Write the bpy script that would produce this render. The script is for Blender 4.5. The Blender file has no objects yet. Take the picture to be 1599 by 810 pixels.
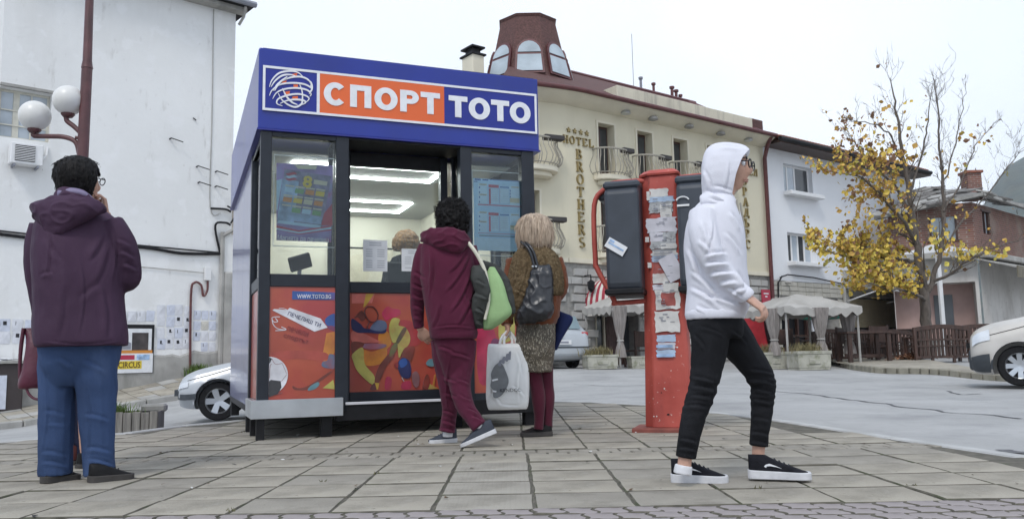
import bpy, bmesh, math, random
import numpy as np
from mathutils import Vector, Matrix, noise
random.seed(7)
sc = bpy.context.scene
COL = sc.collection
rad = math.radians
PI = math.pi
# ------------------------------------------------------------------ camera
FPX = 1300.0; CAMZ = 0.6; PITCH = math.atan(154 / FPX); ROLL = 0.02
_R0 = Vector((1, 0, 0)); _U0 = Vector((0, -math.sin(PITCH), math.cos(PITCH))); FWD = Vector((0, math.cos(PITCH), math.sin(PITCH)))
RGT = _R0 * math.cos(ROLL) - _U0 * math.sin(ROLL)
UPV = _U0 * math.cos(ROLL) + _R0 * math.sin(ROLL)
CAM = Vector((0, 0, CAMZ))
cd = bpy.data.cameras.new('camera'); cam = bpy.data.objects.new('camera', cd); COL.objects.link(cam)
cd.sensor_width = 36; cd.lens = 36 * FPX / 1599; cd.clip_start = .05; cd.clip_end = 5000
m = Matrix((RGT, UPV, -FWD)).transposed().to_4x4(); m.translation = CAM
cam.matrix_world = m
sc.camera = cam
# ------------------------------------------------------------------ sky, sun, exposure
sc.view_settings.view_transform = 'Standard'; sc.view_settings.look = 'None'
sc.view_settings.exposure = 0.30; sc.view_settings.gamma = 1
SUN_EL, SUN_AZ = rad(52), rad(200)      # azimuth clockwise from +Y: behind the camera, a little to the left
W = bpy.data.worlds.new('World'); sc.world = W; W.use_nodes = True
nt = W.node_tree; bg = nt.nodes['Background']
sky = nt.nodes.new('ShaderNodeTexSky'); sky.sky_type = 'NISHITA'; sky.sun_disc = False
sky.sun_elevation = SUN_EL; sky.sun_rotation = SUN_AZ; sky.air_density = 1.2; sky.dust_density = 2.5
tc = nt.nodes.new('ShaderNodeTexCoord'); nz = nt.nodes.new('ShaderNodeTexNoise')
nz.inputs['Scale'].default_value = 1.3; nz.inputs['Detail'].default_value = 6; nz.inputs['Roughness'].default_value = .45
nt.links.new(tc.outputs['Generated'], nz.inputs['Vector'])
cr = nt.nodes.new('ShaderNodeValToRGB')
cr.color_ramp.elements[0].position = .40; cr.color_ramp.elements[0].color = (.55, .64, .78, 1)
cr.color_ramp.elements[1].position = .70; cr.color_ramp.elements[1].color = (.80, .85, .92, 1)
nt.links.new(nz.outputs['Fac'], cr.inputs['Fac'])
mul = nt.nodes.new('ShaderNodeVectorMath'); mul.operation = 'SCALE'; mul.inputs['Scale'].default_value = 12.5
nt.links.new(cr.outputs['Color'], mul.inputs[0])
mx = nt.nodes.new('ShaderNodeMix'); mx.data_type = 'RGBA'; mx.inputs[0].default_value = .88
nt.links.new(sky.outputs['Color'], mx.inputs[6]); nt.links.new(mul.outputs[0], mx.inputs[7])
nt.links.new(mx.outputs[2], bg.inputs['Color']); bg.inputs['Strength'].default_value = 0.1
sl = bpy.data.lights.new('sun', 'SUN'); sl.energy = 1.25; sl.angle = rad(14); sl.color = (1, .97, .92)
so = bpy.data.objects.new('sun', sl); COL.objects.link(so)
_sd = Vector((math.sin(SUN_AZ) * math.cos(SUN_EL), math.cos(SUN_AZ) * math.cos(SUN_EL), math.sin(SUN_EL)))
so.rotation_euler = (-_sd).to_track_quat('-Z', 'Y').to_euler(); so.location = (0, -10, 30)

# ------------------------------------------------------------------ survey helpers (a pixel of the photograph + a known depth/plane -> a point of the place)
def ray(x, y): return RGT * ((x - 799.5) / FPX) - UPV * ((y - 405) / FPX) + FWD
def at(x, y, Y):
    d = ray(x, y); return CAM + d * (Y / d.y)
def onz(x, y, z=0.0):
    d = ray(x, y); return CAM + d * ((z - CAMZ) / d.z)
class Frame:
    """vertical facade frame: local x along it, local y into the building, z up"""
    def __init__(s, o, deg):
        s.o = Vector((o[0], o[1], 0)); a = rad(deg); s.deg = deg
        s.u = Vector((math.cos(a), math.sin(a), 0)); s.n = Vector((-math.sin(a), math.cos(a), 0))
        s.M = Matrix.Translation(s.o) @ Matrix.Rotation(a, 4, 'Z')
    def px(s, x, y, d=0.0):
        r = ray(x, y); t = ((s.o + s.n * d - CAM).dot(s.n)) / r.dot(s.n); q = CAM + r * t
        return ((q - s.o).dot(s.u), q.z)

# ------------------------------------------------------------------ mesh builder
class MB:
    def __init__(s, T=None): s.v = []; s.f = []; s.T = T; s.mi = []; s.cm = 0
    def add(s, vs, fs):
        b = len(s.v)
        for p in vs:
            p = Vector(p); s.v.append(tuple(s.T @ p) if s.T else tuple(p))
        for f in fs: s.f.append(tuple(b + i for i in f)); s.mi.append(s.cm)
        return s
    def box(s, x0, x1, y0, y1, z0, z1):
        return s.add([(x0,y0,z0),(x1,y0,z0),(x1,y1,z0),(x0,y1,z0),(x0,y0,z1),(x1,y0,z1),(x1,y1,z1),(x0,y1,z1)],
                     [(0,3,2,1),(4,5,6,7),(0,1,5,4),(1,2,6,5),(2,3,7,6),(3,0,4,7)])
    def beam(s, a, b, w, h, up=(0,0,1)):
        a = Vector(a); b = Vector(b); d = (b - a).normalized(); u = Vector(up)
        r = d.cross(u)
        if r.length < 1e-4: r = d.cross(Vector((0,1,0)))
        r.normalize(); u = r.cross(d)
        c = [(r*sx*w/2 + u*sz*h/2) for sx, sz in ((-1,-1),(1,-1),(1,1),(-1,1))]
        return s.add([a+k for k in c] + [b+k for k in c], [(0,3,2,1),(4,5,6,7),(0,1,5,4),(1,2,6,5),(2,3,7,6),(3,0,4,7)])
    def rings(s, rings, cap=True, closed=True):
        n = len(rings[0]); vs = [p for r in rings for p in r]; fs = []
        for i in range(len(rings) - 1):
            for j in range(n if closed else n - 1):
                a = i*n + j; b = i*n + (j+1) % n
                fs.append((a, b, b+n, a+n))
        if cap and closed:
            fs.append(tuple(reversed(range(n)))); k = (len(rings)-1)*n; fs.append(tuple(range(k, k+n)))
        return s.add(vs, fs)
    def tube(s, pts, r, n=8, cap=True, flat=None):
        P = [Vector(p) for p in pts]; R = r if isinstance(r, (list, tuple)) else [r]*len(P)
        out = []; prev = None
        for i, p in enumerate(P):
            d = (P[min(i+1, len(P)-1)] - P[max(i-1, 0)])
            d = d.normalized() if d.length > 1e-9 else Vector((0,0,1))
            if prev is None:
                x = d.cross(Vector((0,0,1)));
                if x.length < .05: x = d.cross(Vector((0,1,0)))
                x.normalize()
            else:
                x = prev - d*prev.dot(d); x.normalize()
            prev = x; y = d.cross(x)
            out.append([p + (x*math.cos(2*PI*k/n) + y*math.sin(2*PI*k/n))*R[i] for k in range(n)])
        return s.rings(out, cap)
    def prism(s, poly, y0, y1):
        """poly of (x,z), extruded from y0 (front) to y1"""
        n = len(poly)
        A = sum(poly[i][0]*poly[(i+1)%n][1]-poly[(i+1)%n][0]*poly[i][1] for i in range(n))
        if A < 0: poly = poly[::-1]
        vs = [(x,y0,z) for x,z in poly] + [(x,y1,z) for x,z in poly]
        fs = [tuple(range(n)), tuple(reversed(range(n,2*n)))] + [(i, i+n, (i+1)%n+n, (i+1)%n) for i in range(n)]
        return s.add(vs, fs)
    def slab(s, poly, z0, z1):
        n = len(poly)
        A = sum(poly[i][0]*poly[(i+1)%n][1]-poly[(i+1)%n][0]*poly[i][1] for i in range(n))
        if A < 0: poly = poly[::-1]
        vs = [(x,y,z1) for x,y in poly] + [(x,y,z0) for x,y in poly]
        fs = [tuple(range(n)), tuple(reversed(range(n,2*n)))] + [(i, i+n, (i+1)%n+n, (i+1)%n) for i in range(n)]
        return s.add(vs, fs)
    def quad(s, a, b, c, d): return s.add([a,b,c,d], [(0,1,2,3)])
    def sphere(s, c, r, nu=16, nv=10, sq=(1,1,1)):
        c = Vector(c); rr = []
        for i in range(nv+1):
            t = PI*(i/nv)*.998 + .001*PI
            rr.append([c + Vector((math.sin(t)*math.cos(2*PI*j/nu)*sq[0], math.sin(t)*math.sin(2*PI*j/nu)*sq[1], -math.cos(t)*sq[2]))*r for j in range(nu)])
        return s.rings(rr)
    def lathe(s, prof, c=(0,0,0), n=20, cap=True):
        c = Vector(c)
        return s.rings([[c + Vector((r*math.cos(2*PI*j/n), r*math.sin(2*PI*j/n), z)) for j in range(n)] for r, z in prof], cap)
    def mesh(s, name):
        me = bpy.data.meshes.new(name); me.from_pydata(s.v, [], s.f); return me
    def build(s, name, mat, parent=None, smooth=None, bevel=0, seg=1, kind=None, loc=None):
        me = s.mesh(name)
        mats = mat if isinstance(mat, (list, tuple)) else [mat]
        for q in mats: me.materials.append(q)
        if len(mats) > 1: me.polygons.foreach_set('material_index', s.mi)
        o = bpy.data.objects.new(name, me); COL.objects.link(o)
        if parent: o.parent = parent
        if loc is not None: o.location = loc
        if smooth is not None: shade(me, smooth)
        if bevel:
            b = o.modifiers.new('bevel', 'BEVEL'); b.width = bevel; b.segments = seg; b.limit_method = 'ANGLE'; b.angle_limit = rad(40); b.harden_normals = False
        if kind: o['kind'] = kind
        return o
def shade(me, ang=40):
    me.polygons.foreach_set('use_smooth', [True]*len(me.polygons))
    if ang < 180: me.set_sharp_from_angle(angle=rad(ang))
    me.update()
def tag(o, label, cat, group=None):
    o['label'] = label; o['category'] = cat
    if group: o['group'] = group
    return o
def thing(name, label, cat, M=None, loc=None, group=None):
    o = bpy.data.objects.new(name, None); COL.objects.link(o); o.empty_display_size = .2
    if M is not None: o.matrix_world = M
    if loc is not None: o.location = loc
    return tag(o, label, cat, group)
def copy_tree(o, parent=None):
    c = o.copy(); COL.objects.link(c)
    if parent: c.parent = parent
    for ch in list(o.children): copy_tree(ch, c)
    return c
def catmull(P, k=4):
    P = [np.array(p, float) for p in P]; out = []
    for i in range(len(P)-1):
        a, b, c, d = P[max(i-1,0)], P[i], P[i+1], P[min(i+2, len(P)-1)]
        for j in range(k):
            t = j/k
            out.append(.5*((2*b)+(-a+c)*t+(2*a-5*b+4*c-d)*t*t+(-a+3*b-3*c+d)*t**3))
    out.append(P[-1]); return out
# ------------------------------------------------------------------ materials
def M(name, col, rough=.6, var=.12, scale=6., bump=0., bscale=60., metal=0., spec=.5, col2=None, stretch=(1,1,1), coat=0., detail=5, lo=.3, hi=.7, layers=(), sheen=0.):
    """procedural surface: base colour broken up by noise, more noise layers = stains / wear, fine relief by bump"""
    mt = bpy.data.materials.new(name); mt.use_nodes = True; n = mt.node_tree; L = n.links
    b = n.nodes['Principled BSDF']; b.inputs['Roughness'].default_value = rough; b.inputs['Metallic'].default_value = metal
    b.inputs['Specular IOR Level'].default_value = spec
    if coat: b.inputs['Coat Weight'].default_value = coat; b.inputs['Coat Roughness'].default_value = .08
    if sheen: b.inputs['Sheen Weight'].default_value = sheen
    t = n.nodes.new('ShaderNodeTexCoord'); mp = n.nodes.new('ShaderNodeMapping'); mp.inputs['Scale'].default_value = stretch
    L.new(t.outputs['Object'], mp.inputs['Vector'])
    z = n.nodes.new('ShaderNodeTexNoise'); z.inputs['Scale'].default_value = scale; z.inputs['Detail'].default_value = detail
    L.new(mp.outputs['Vector'], z.inputs['Vector'])
    r = n.nodes.new('ShaderNodeValToRGB'); e = r.color_ramp.elements
    c1 = [max(0, c*(1-var)) for c in col]; c2 = list(col2) if col2 else [min(1, c*(1+var)) for c in col]
    e[0].position = lo; e[0].color = (*c1, 1); e[1].position = hi; e[1].color = (*c2, 1)
    L.new(z.outputs['Fac'], r.inputs['Fac']); out = r.outputs['Color']
    for (lc, ls, lst, l0, l1, amt) in layers:
        mp2 = n.nodes.new('ShaderNodeMapping'); mp2.inputs['Scale'].default_value = lst; mp2.inputs['Location'].default_value = (ls*.37, 3.1, 1.7)
        L.new(t.outputs['Object'], mp2.inputs['Vector'])
        z2 = n.nodes.new('ShaderNodeTexNoise'); z2.inputs['Scale'].default_value = ls; z2.inputs['Detail'].default_value = 7; z2.inputs['Roughness'].default_value = .6
        L.new(mp2.outputs['Vector'], z2.inputs['Vector'])
        r2 = n.nodes.new('ShaderNodeMapRange'); r2.inputs[1].default_value = l0; r2.inputs[2].default_value = l1; r2.inputs[4].default_value = amt
        L.new(z2.outputs['Fac'], r2.inputs[0])
        mxx = n.nodes.new('ShaderNodeMix'); mxx.data_type = 'RGBA'; mxx.inputs[7].default_value = (*lc, 1)
        L.new(r2.outputs[0], mxx.inputs[0]); L.new(out, mxx.inputs[6]); out = mxx.outputs[2]
    L.new(out, b.inputs['Base Color'])
    if bump:
        zb = n.nodes.new('ShaderNodeTexNoise'); zb.inputs['Scale'].default_value = bscale; zb.inputs['Detail'].default_value = 4
        L.new(mp.outputs['Vector'], zb.inputs['Vector'])
        bp = n.nodes.new('ShaderNodeBump'); bp.inputs['Strength'].default_value = bump; bp.inputs['Distance'].default_value = .01
        L.new(zb.outputs['Fac'], bp.inputs['Height']); L.new(bp.outputs['Normal'], b.inputs['Normal'])
    return mt
def flat(name, col, rough=.5, spec=.3, var=.06): return M(name, col, rough, var, 18, spec=spec)
def glass(name, tint=(.9,.95,.95), refl=1.0):
    mt = bpy.data.materials.new(name); mt.use_nodes = True; n = mt.node_tree; n.nodes.clear()
    o = n.nodes.new('ShaderNodeOutputMaterial'); tr = n.nodes.new('ShaderNodeBsdfTransparent'); tr.inputs[0].default_value = (*tint, 1)
    g = n.nodes.new('ShaderNodeBsdfGlossy'); g.inputs['Roughness'].default_value = .02
    fr = n.nodes.new('ShaderNodeFresnel'); fr.inputs[0].default_value = 1.5
    ml = n.nodes.new('ShaderNodeMath'); ml.operation = 'MULTIPLY'; ml.inputs[1].default_value = refl; ml.use_clamp = True
    mxs = n.nodes.new('ShaderNodeMixShader'); n.links.new(fr.outputs[0], ml.inputs[0]); n.links.new(ml.outputs[0], mxs.inputs[0])
    n.links.new(tr.outputs[0], mxs.inputs[1]); n.links.new(g.outputs[0], mxs.inputs[2]); n.links.new(mxs.outputs[0], o.inputs[0])
    return mt
def emit(name, col, s):
    mt = bpy.data.materials.new(name); mt.use_nodes = True; b = mt.node_tree.nodes['Principled BSDF']
    b.inputs['Base Color'].default_value = (*col, 1); b.inputs['Emission Color'].default_value = (*col, 1); b.inputs['Emission Strength'].default_value = s
    return mt
def bump_wave(mt, scale, strength, direction='X', dist=.004):
    n = mt.node_tree; w = n.nodes.new('ShaderNodeTexWave'); w.bands_direction = direction; w.inputs['Scale'].default_value = scale; w.inputs['Distortion'].default_value = .4
    t = n.nodes.new('ShaderNodeTexCoord'); n.links.new(t.outputs['Object'], w.inputs['Vector'])
    bp = n.nodes.new('ShaderNodeBump'); bp.inputs['Strength'].default_value = strength; bp.inputs['Distance'].default_value = dist
    n.links.new(w.outputs['Fac'], bp.inputs['Height'])
    b = n.nodes['Principled BSDF']
    if b.inputs['Normal'].links: n.links.new(b.inputs['Normal'].links[0].from_socket, bp.inputs['Normal'])
    n.links.new(bp.outputs['Normal'], b.inputs['Normal']); return mt

m_white = flat('white_print', (.78,.79,.82)); m_ink = flat('black_ink', (.03,.03,.035)); m_grey_ink = flat('grey_ink', (.25,.26,.3))
m_anth = M('anthracite_frame', (.019,.023,.032), .4, .15, 9, spec=.35)
m_dark = M('dark_steel', (.012,.012,.014), .55, .25, 12, spec=.25)
m_rubber = M('tyre_rubber', (.014,.014,.015), .8, .3, 30, .3, 120, spec=.2)
m_alu = M('sheet_aluminium', (.56,.58,.6), .3, .12, 4, .15, 8, metal=.9)
m_paper = M('paper', (.72,.73,.75), .8, .08, 9)
m_brown_wood = M('brown_varnished_wood', (.055,.028,.020), .5, .45, 14, .2, 40, stretch=(1,1,.2))
m_redpaint = M('red_paint', (.42,.062,.045), .58, .16, 4, .15, 50, col2=(.50,.10,.075), layers=(((.30,.05,.04), 3, (2,2,.5), .5, .7, .7), ((.09,.03,.025), 8, (1,1,.5), .60, .74, .85), ((.60,.50,.46), 30, (1,1,1), .66, .70, .8)))
m_glass = glass('window_glass'); m_skin = M('skin', (.52,.31,.23), .5, .1, 30, spec=.4)

# ------------------------------------------------------------------ ground: one terrain sheet through surveyed heights
CP = [(-2,3,0),(0,3,0),(2,3,0),(-2,6,0),(0,6,0),(1.5,6,0),(-1,9,0),(1,9,0),(-3,3,0),(-4,5.5,0),(-4,2,0),(0,0,0),(3,0,0),(-3,0,0),(0,11,0),(-2,10.5,-.03),
      (-3.6,8.2,-.05),(-3.0,9.6,-.06),(-4.4,7.4,-.06),(-6,9,-.25),(-7.4,11.5,-.42),(-4.8,13.8,-.335),(-4.0,14,-.335),(-2.5,14,-.2),(-10.3,17.2,-.59),(-7.1,20,-.06),(-4.2,22.5,.38),(-11.4,18.5,-.42),(-8.2,21.2,.2),(-6,23.2,.55),(-6,5,-.03),(-9,12,-.5),(-12,14,-.65),
      (-3,18,.0),(-2,24,.5),(2.8,4.7,-.02),(2.3,7.7,-.02),(1.6,10.3,-.02),(.6,11.6,-.02),(5,5,-.03),(5,9,-.04),(2,14,.04),(5,13,-.0),(8.2,12.9,-.02),(1.5,21.5,.31),(1.7,24,.33),(8.9,29.4,.3),(7.5,20.6,.18),(7.5,18.8,.16),(9.6,16.9,-.02),(11.4,22,.3),(12,24.5,.38),(16,35,.55),(14,15,-.05),(18,26,.4),(20,12,-.1),(0,40,.8),(25,40,1),(-15,40,1.5),(10,-10,0),(-10,-10,0),(-20,10,-1),(30,20,.2)]
_P = np.array(CP); _D = np.sqrt(((_P[:,None,:2]-_P[None,:,:2])**2).sum(-1)+.15)
_Wt = np.linalg.solve(_D + np.eye(len(CP))*.02, _P[:,2])
def gz(x, y):
    d = np.sqrt((x-_P[:,0])**2 + (y-_P[:,1])**2 + .15); return float((d*_Wt).sum())
m_asph = M('worn_asphalt', (.37,.368,.362), .85, .14, .7, .6, 90, layers=(((.22,.22,.225), 1.1, (1,1,1), .5, .7, .55), ((.25,.25,.25), 6, (1,1,1), .55, .7, .5), ((.46,.47,.49), 45, (1,1,1), .6, .66, .5), ((.12,.12,.125), 70, (1,1,1), .66, .7, .5)))
m_slab = M('concrete_slab', (.33,.30,.247), .9, .22, 1.3, .6, 70, layers=(((.17,.155,.125), 3.5, (1,1,1), .5, .72, .7), ((.36,.34,.30), 9, (1,1,1), .55, .7, .5), ((.46,.44,.40), 60, (1,1,1), .62, .67, .6), ((.09,.08,.065), 34, (1,1,1), .66, .72, .6)))
m_slab2 = M('concrete_slab_dark', (.285,.262,.222), .9, .22, 1.5, .6, 70, layers=(((.15,.135,.11), 4, (1,1,1), .48, .7, .75), ((.42,.40,.36), 60, (1,1,1), .62, .67, .6), ((.08,.07,.06), 30, (1,1,1), .66, .72, .6)))
m_rib = bump_wave(M('ribbed_slab', (.325,.30,.256), .9, .18, 1.4, .5, 70, layers=(((.17,.155,.125), 3.5, (1,1,1), .5, .72, .7), ((.42,.40,.36), 60, (1,1,1), .62, .67, .5))), 14, .5)
m_paver = M('pink_grey_paver', (.30,.265,.26), .86, .16, 2.0, .5, 80, layers=(((.17,.15,.15), 6, (1,1,1), .52, .7, .5),))
m_joint = M('dirt_joint', (.105,.096,.076), .95, .4, 12, layers=(((.06,.075,.03), 3, (1,1,1), .55, .65, .6),))
m_earth = M('terrain', (.22,.22,.2), .95, .3, .3)
xs = sorted(set([-900,-300,-120,-60] + list(np.arange(-30, 34, .8)) + [40,60,120,300,900])); ys = sorted(set([-300,-60,-20] + list(np.arange(-4, 46, .8)) + [60,90,200,500,1500]))
def gfar(x, y):
    d = max(abs(x-2)-28, y-44, -4-y, 0)
    z = gz(min(max(x,-30),34), min(max(y,-6),46)); k = min(1, d/80); return z*(1-k)
g = MB(); nx = len(xs)
g.add([(x, y, gfar(x,y)-.05) for y in ys for x in xs], [(j*nx+i, j*nx+i+1, (j+1)*nx+i+1, (j+1)*nx+i) for j in range(len(ys)-1) for i in range(nx-1)])
g.build('ground', m_earth, smooth=180, kind='structure')
def sheet(name, x0, x1, y0, y1, st, mat, lift, keep=None):
    q = MB(); X = np.arange(x0, x1+1e-6, st); Y = np.arange(y0, y1+1e-6, st); n = len(X)
    q.add([(x, y, gz(x,y)+lift) for y in Y for x in X], [(j*n+i, j*n+i+1, (j+1)*n+i+1, (j+1)*n+i) for j in range(len(Y)-1) for i in range(n-1) if keep is None or keep(X[i]+st/2, Y[j]+st/2)])
    return q.build(name, mat, smooth=180, kind='structure')
road = sheet('road', -24, 30, -6, 46, .5, m_asph, -.012)
# cracks and tar seams in the road
def strip_on(pts, w, lift, mat, name, parent, wob=.0, step=.15):
    P = catmull([(*p,) for p in pts], 14); q = MB(); L = []; Rr = []
    for i, p in enumerate(P):
        d = P[min(i+1,len(P)-1)]-P[max(i-1,0)]; d = d/np.linalg.norm(d); nrm = np.array((-d[1], d[0]))
        ww = w*(.6+.8*noise.noise(Vector((p[0]*3,p[1]*3,1)))**2+.4*random.random()); c = p[:2]+nrm*wob*noise.noise(Vector((p[0]*2,p[1]*2,7)))
        L.append(c-nrm*ww/2); Rr.append(c+nrm*ww/2)
    q.rings([[(a[0],a[1],gz(*a)+lift),(b[0],b[1],gz(*b)+lift)] for a,b in zip(L,Rr)], cap=False, closed=False)
    return q.build(name, mat, parent)
m_tar = M('tar_seam', (.10,.10,.105), .7, .3, 20)
def gp(x, y, z=0.):
    p = onz(x, y, z); return (p.x, p.y)
strip_on([gp(1195,610), gp(1300,617), gp(1420,630), gp(1599,645)], .05, -.006, m_tar, 'tar_seam', road, .15)
strip_on([gp(900,605), gp(960,607), gp(1010,606)], .03, -.006, m_tar, 'tar_seam', road, .1)
strip_on([gp(1480,608), gp(1500,612), gp(1530,611)], .05, -.006, m_tar, 'tar_seam', road, .1)
strip_on([gp(1570,694), gp(1590,698), gp(1625,696)], .12, -.006, m_tar, 'tar_patch', road, .05)

# ------------------------------------------------------------------ plaza of concrete slabs with bands of small pavers
EDGE = [(3.3,2.2),(2.82,4.73),(2.62,5.85),(2.35,7.67),(2.0,8.96),(1.65,10.3),(.93,11.34),(.2,11.75),(-1.2,11.5),(-2.4,10.2),(-2.85,9.1),(-3.3,8.4),(-3.5,7.6),(-4.25,6.95),(-5.4,6.2),(-6.5,4.0),(-6.5,1.2),(3.5,1.2)]
def inside(x, y, P=EDGE):
    c = False; j = len(P)-1
    for i in range(len(P)):
        if (P[i][1] > y) != (P[j][1] > y) and x < (P[j][0]-P[i][0])*(y-P[i][1])/(P[j][1]-P[i][1])+P[i][0]: c = not c
        j = i
    return c
pz = MB(); pz.slab(EDGE, -.25, -.004)
plaza = pz.build('plaza', m_joint, kind='structure')
def piece(w, d, seed, n=1, wav=0.):
    """one slab: chipped outline, small bevel, slightly domed; origin on its top centre"""
    rnd = random.Random(seed); q = MB(); P = []
    for (ax, ay, bx, by) in ((-1,-1,1,-1),(1,-1,1,1),(1,1,-1,1),(-1,1,-1,-1)):
        for k in range(n):
            t = k/n; x = (ax+(bx-ax)*t)*w/2; y = (ay+(by-ay)*t)*d/2
            if wav and 0 < t < 1:
                s_ = math.sin(t*2*PI)*wav
                if ax == bx: x += s_*(1 if ay < by else -1)
                else: y += s_*.5*(1 if ax < bx else -1)
            P.append((x+rnd.uniform(-1,1)*.003, y+rnd.uniform(-1,1)*.003))
    b = .006
    q.rings([[(x,y,-.06) for x,y in P], [(x,y,-b) for x,y in P], [(x*(1-2*b/w), y*(1-2*b/d), 0) for x,y in P]], cap=True)
    me = q.mesh('paving_piece'); np_ = len(P)
    me['side'] = np_*2; return me
SW, SD = .413, .375; Y0 = 3.43; X0 = .0
slabs = []
def row_depths():
    y = 1.5; out = []
    return out
# rows: near band of pavers up to Y0, slabs Y0.., band of pavers 5.30..5.62, slabs beyond
rows = [(Y0+i*SD, Y0+(i+1)*SD) for i in range(5)]
yb = rows[-1][1]; band = (yb, yb+.27)
y = band[1]
while y < 11.6: rows.append((y, y+SD)); y += SD
var = {}
for k in range(4):
    for mi_, mt in enumerate((m_slab, m_slab2, m_rib)):
        me = piece(SW-.007, SD-.013, k*7+mi_, 4); me.materials.append(mt); me.materials.append(m_joint); me.polygons.foreach_set('material_index', [1]*me['side']+[0]*(len(me.polygons)-me['side'])); var[(k, mi_)] = me
cells = []
for ri, (ya, yb_) in enumerate(rows):
    cx0 = -.34 + (0 if ri < 5 else -.02)
    for ci in range(-16, 10):
        cx = cx0 + ci*SW + SW/2; cy = (ya+yb_)/2
        if inside(cx-SW*.45, cy-SD*.4) and inside(cx+SW*.45, cy+SD*.4) and inside(cx-SW*.45, cy+SD*.4) and inside(cx+SW*.45, cy-SD*.4): cells.append((cy, cx, ci, ri))
cells.sort(key=lambda c: c[0]**2 + c[1]**2)
rest = MB()
for i, (cy, cx, ci, ri) in enumerate(cells):
    mi_ = 2 if (ci == 0 and ri < 4) else (1 if random.random() < .3 else 0)
    rz = random.uniform(-.006,.006); dz = random.uniform(-.003,.003)
    if abs(cx/cy) < .75 and i < 290:
        o = bpy.data.objects.new('paving_slab', var[(random.randrange(4), mi_)]); COL.objects.link(o); o.parent = plaza
        o.location = (cx, cy, dz+.002); o.rotation_euler = (random.uniform(-.006,.006), random.uniform(-.006,.006), rz)
    else:
        w, d = SW/2-.004, SD/2-.004
        rest.box(cx-w, cx+w, cy-d, cy+d, -.05, dz)
o = rest.build('distant_slabs', m_slab, plaza, bevel=.006, kind='stuff')
pv = []
for k in range(5):
    me = piece(.119, .1155, 50+k, 6, .012); me.materials.append(m_paver); me.materials.append(m_joint); me.polygons.foreach_set('material_index', [1]*me['side']+[0]*(len(me.polygons)-me['side'])); pv.append(me)
cnt = 0; pr = MB()
for j in range(12):
    y = Y0-.062-j*.118
    for i in range(-46, 40):
        x = i*.124+(.062 if j % 2 else 0)+.01*(j%3)
        if not inside(x, y): continue
        if j < 4 and abs(x)/y < .66 and cnt < 290:
            o = bpy.data.objects.new('paver', pv[random.randrange(5)]); COL.objects.link(o); o.parent = plaza; cnt += 1
            o.location = (x, y, random.uniform(-.003,.003)+.001); o.rotation_euler = (random.uniform(-.012,.012), random.uniform(-.012,.012), random.uniform(-.02,.02))
        else: pr.box(x-.057, x+.057, y-.054, y+.054, -.04, random.uniform(-.002,.002))
for j in range(2):
    y = band[0]+.07+j*.132
    for i in range(-40, 24):
        x = i*.134+(.067 if j else 0)
        if inside(x, y): pr.box(x-.061, x+.061, y-.06, y+.06, -.04, random.uniform(-.002,.003))
pr.build('small_pavers', m_slab2, plaza, bevel=.005, kind='stuff')
# concrete edging of the plaza along the road
ed = MB()
for i in range(1, 13):
    a, b = Vector(EDGE[i]), Vector(EDGE[i+1]); n_ = max(1, int((b-a).length/.8))
    for k in range(n_):
        p, q_ = a.lerp(b, k/n_), a.lerp(b, (k+1)/n_); dd = (q_-p).normalized()*.01
        ed.beam((*(p+dd), -.06), (*(q_-dd), -.06), .11, .13)
ed.build('edging', M('edging_concrete', (.42,.42,.41), .85, .2, 3, .4, 50), plaza, bevel=.01, kind='stuff')
# litter, moss tufts in the joints
mo = MB()
for k in range(14):
    cy = random.choice(rows[:9])[random.randrange(2)] if random.random() < .5 else random.uniform(3.5, 8)
    cx = -.34+random.randrange(-9, 7)*SW if random.random() < .6 else random.uniform(-2.5, 2.6)
    if not inside(cx, cy): continue
    for q in range(5):
        a = random.uniform(0, 2*PI); h = random.uniform(.006,.022); bx, by = cx+random.gauss(0,.012), cy+random.gauss(0,.012)
        mo.add([(bx-.004,by,0),(bx+.004,by,0),(bx+math.cos(a)*.01,by+math.sin(a)*.01,h)], [(0,1,2)])
mo.build('joint_moss', M('moss', (.09,.085,.04), .9, .4, 30), plaza, kind='stuff')

lt = MB(); rl = random.Random(21)
for k in range(70):
    x, y = rl.uniform(-2.6,2.4), rl.uniform(3.3,8.5)
    if not inside(x, y): continue
    s_ = rl.uniform(.006,.016); a = rl.uniform(0,6); lt.cm = rl.choice((0,0,1,1,2))
    P_ = [(x+s_*rl.uniform(.6,1.2)*math.cos(a+t), y+s_*rl.uniform(.5,1.1)*math.sin(a+t), .006+rl.uniform(0,.008)) for t in (0,1.3,2.4,3.6,5)]
    lt.add(P_, [(0,1,2,3,4)])
lt.build('litter', [flat('white_litter', (.6,.6,.58)), flat('brown_litter', (.12,.075,.04)), flat('dark_litter', (.03,.028,.025))], kind='stuff')

# ================================================================== KIOSK
KF = Frame((-2.023, 6.63), 21.8); kp = KF.px
kiosk = thing('lottery_kiosk', 'dark framed lottery kiosk with blue sign fascia and red sports panels on short legs', 'kiosk', KF.M)
m_blue = M('blue_composite_panel', (.006,.024,.27), .32, .15, 1.5, spec=.4, coat=.35, layers=(((.010,.028,.23), 4, (1,1,.3), .5, .7, .5),))
m_glare = M('side_panel_glare_tint', (.17,.18,.34), .3, .05, 1.5, coat=.6); m_bluesign = M('blue_sign_film', (.007,.019,.25), .35, .06, 2); m_orange = M('orange_film', (.74,.13,.028), .4, .08, 2)  # side panels lightened: the white wall's reflection is painted into their blue
m_cream = M('cream_interior_panel', (.72,.69,.59), .6, .05, 2); m_ceil = M('grey_ceiling_panel', (.34,.35,.34), .5, .06, 3)
m_opanel = M('orange_red_print', (.43,.072,.04), .3, .25, 2.2, col2=(.50,.10,.05), coat=.35, layers=(((.36,.035,.05), 1.7, (1,1,1), .46, .66, .7),))
m_led = emit('led_strip', (1,1,.97), 26)
FW, FD = 2.475, 3.85
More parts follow.
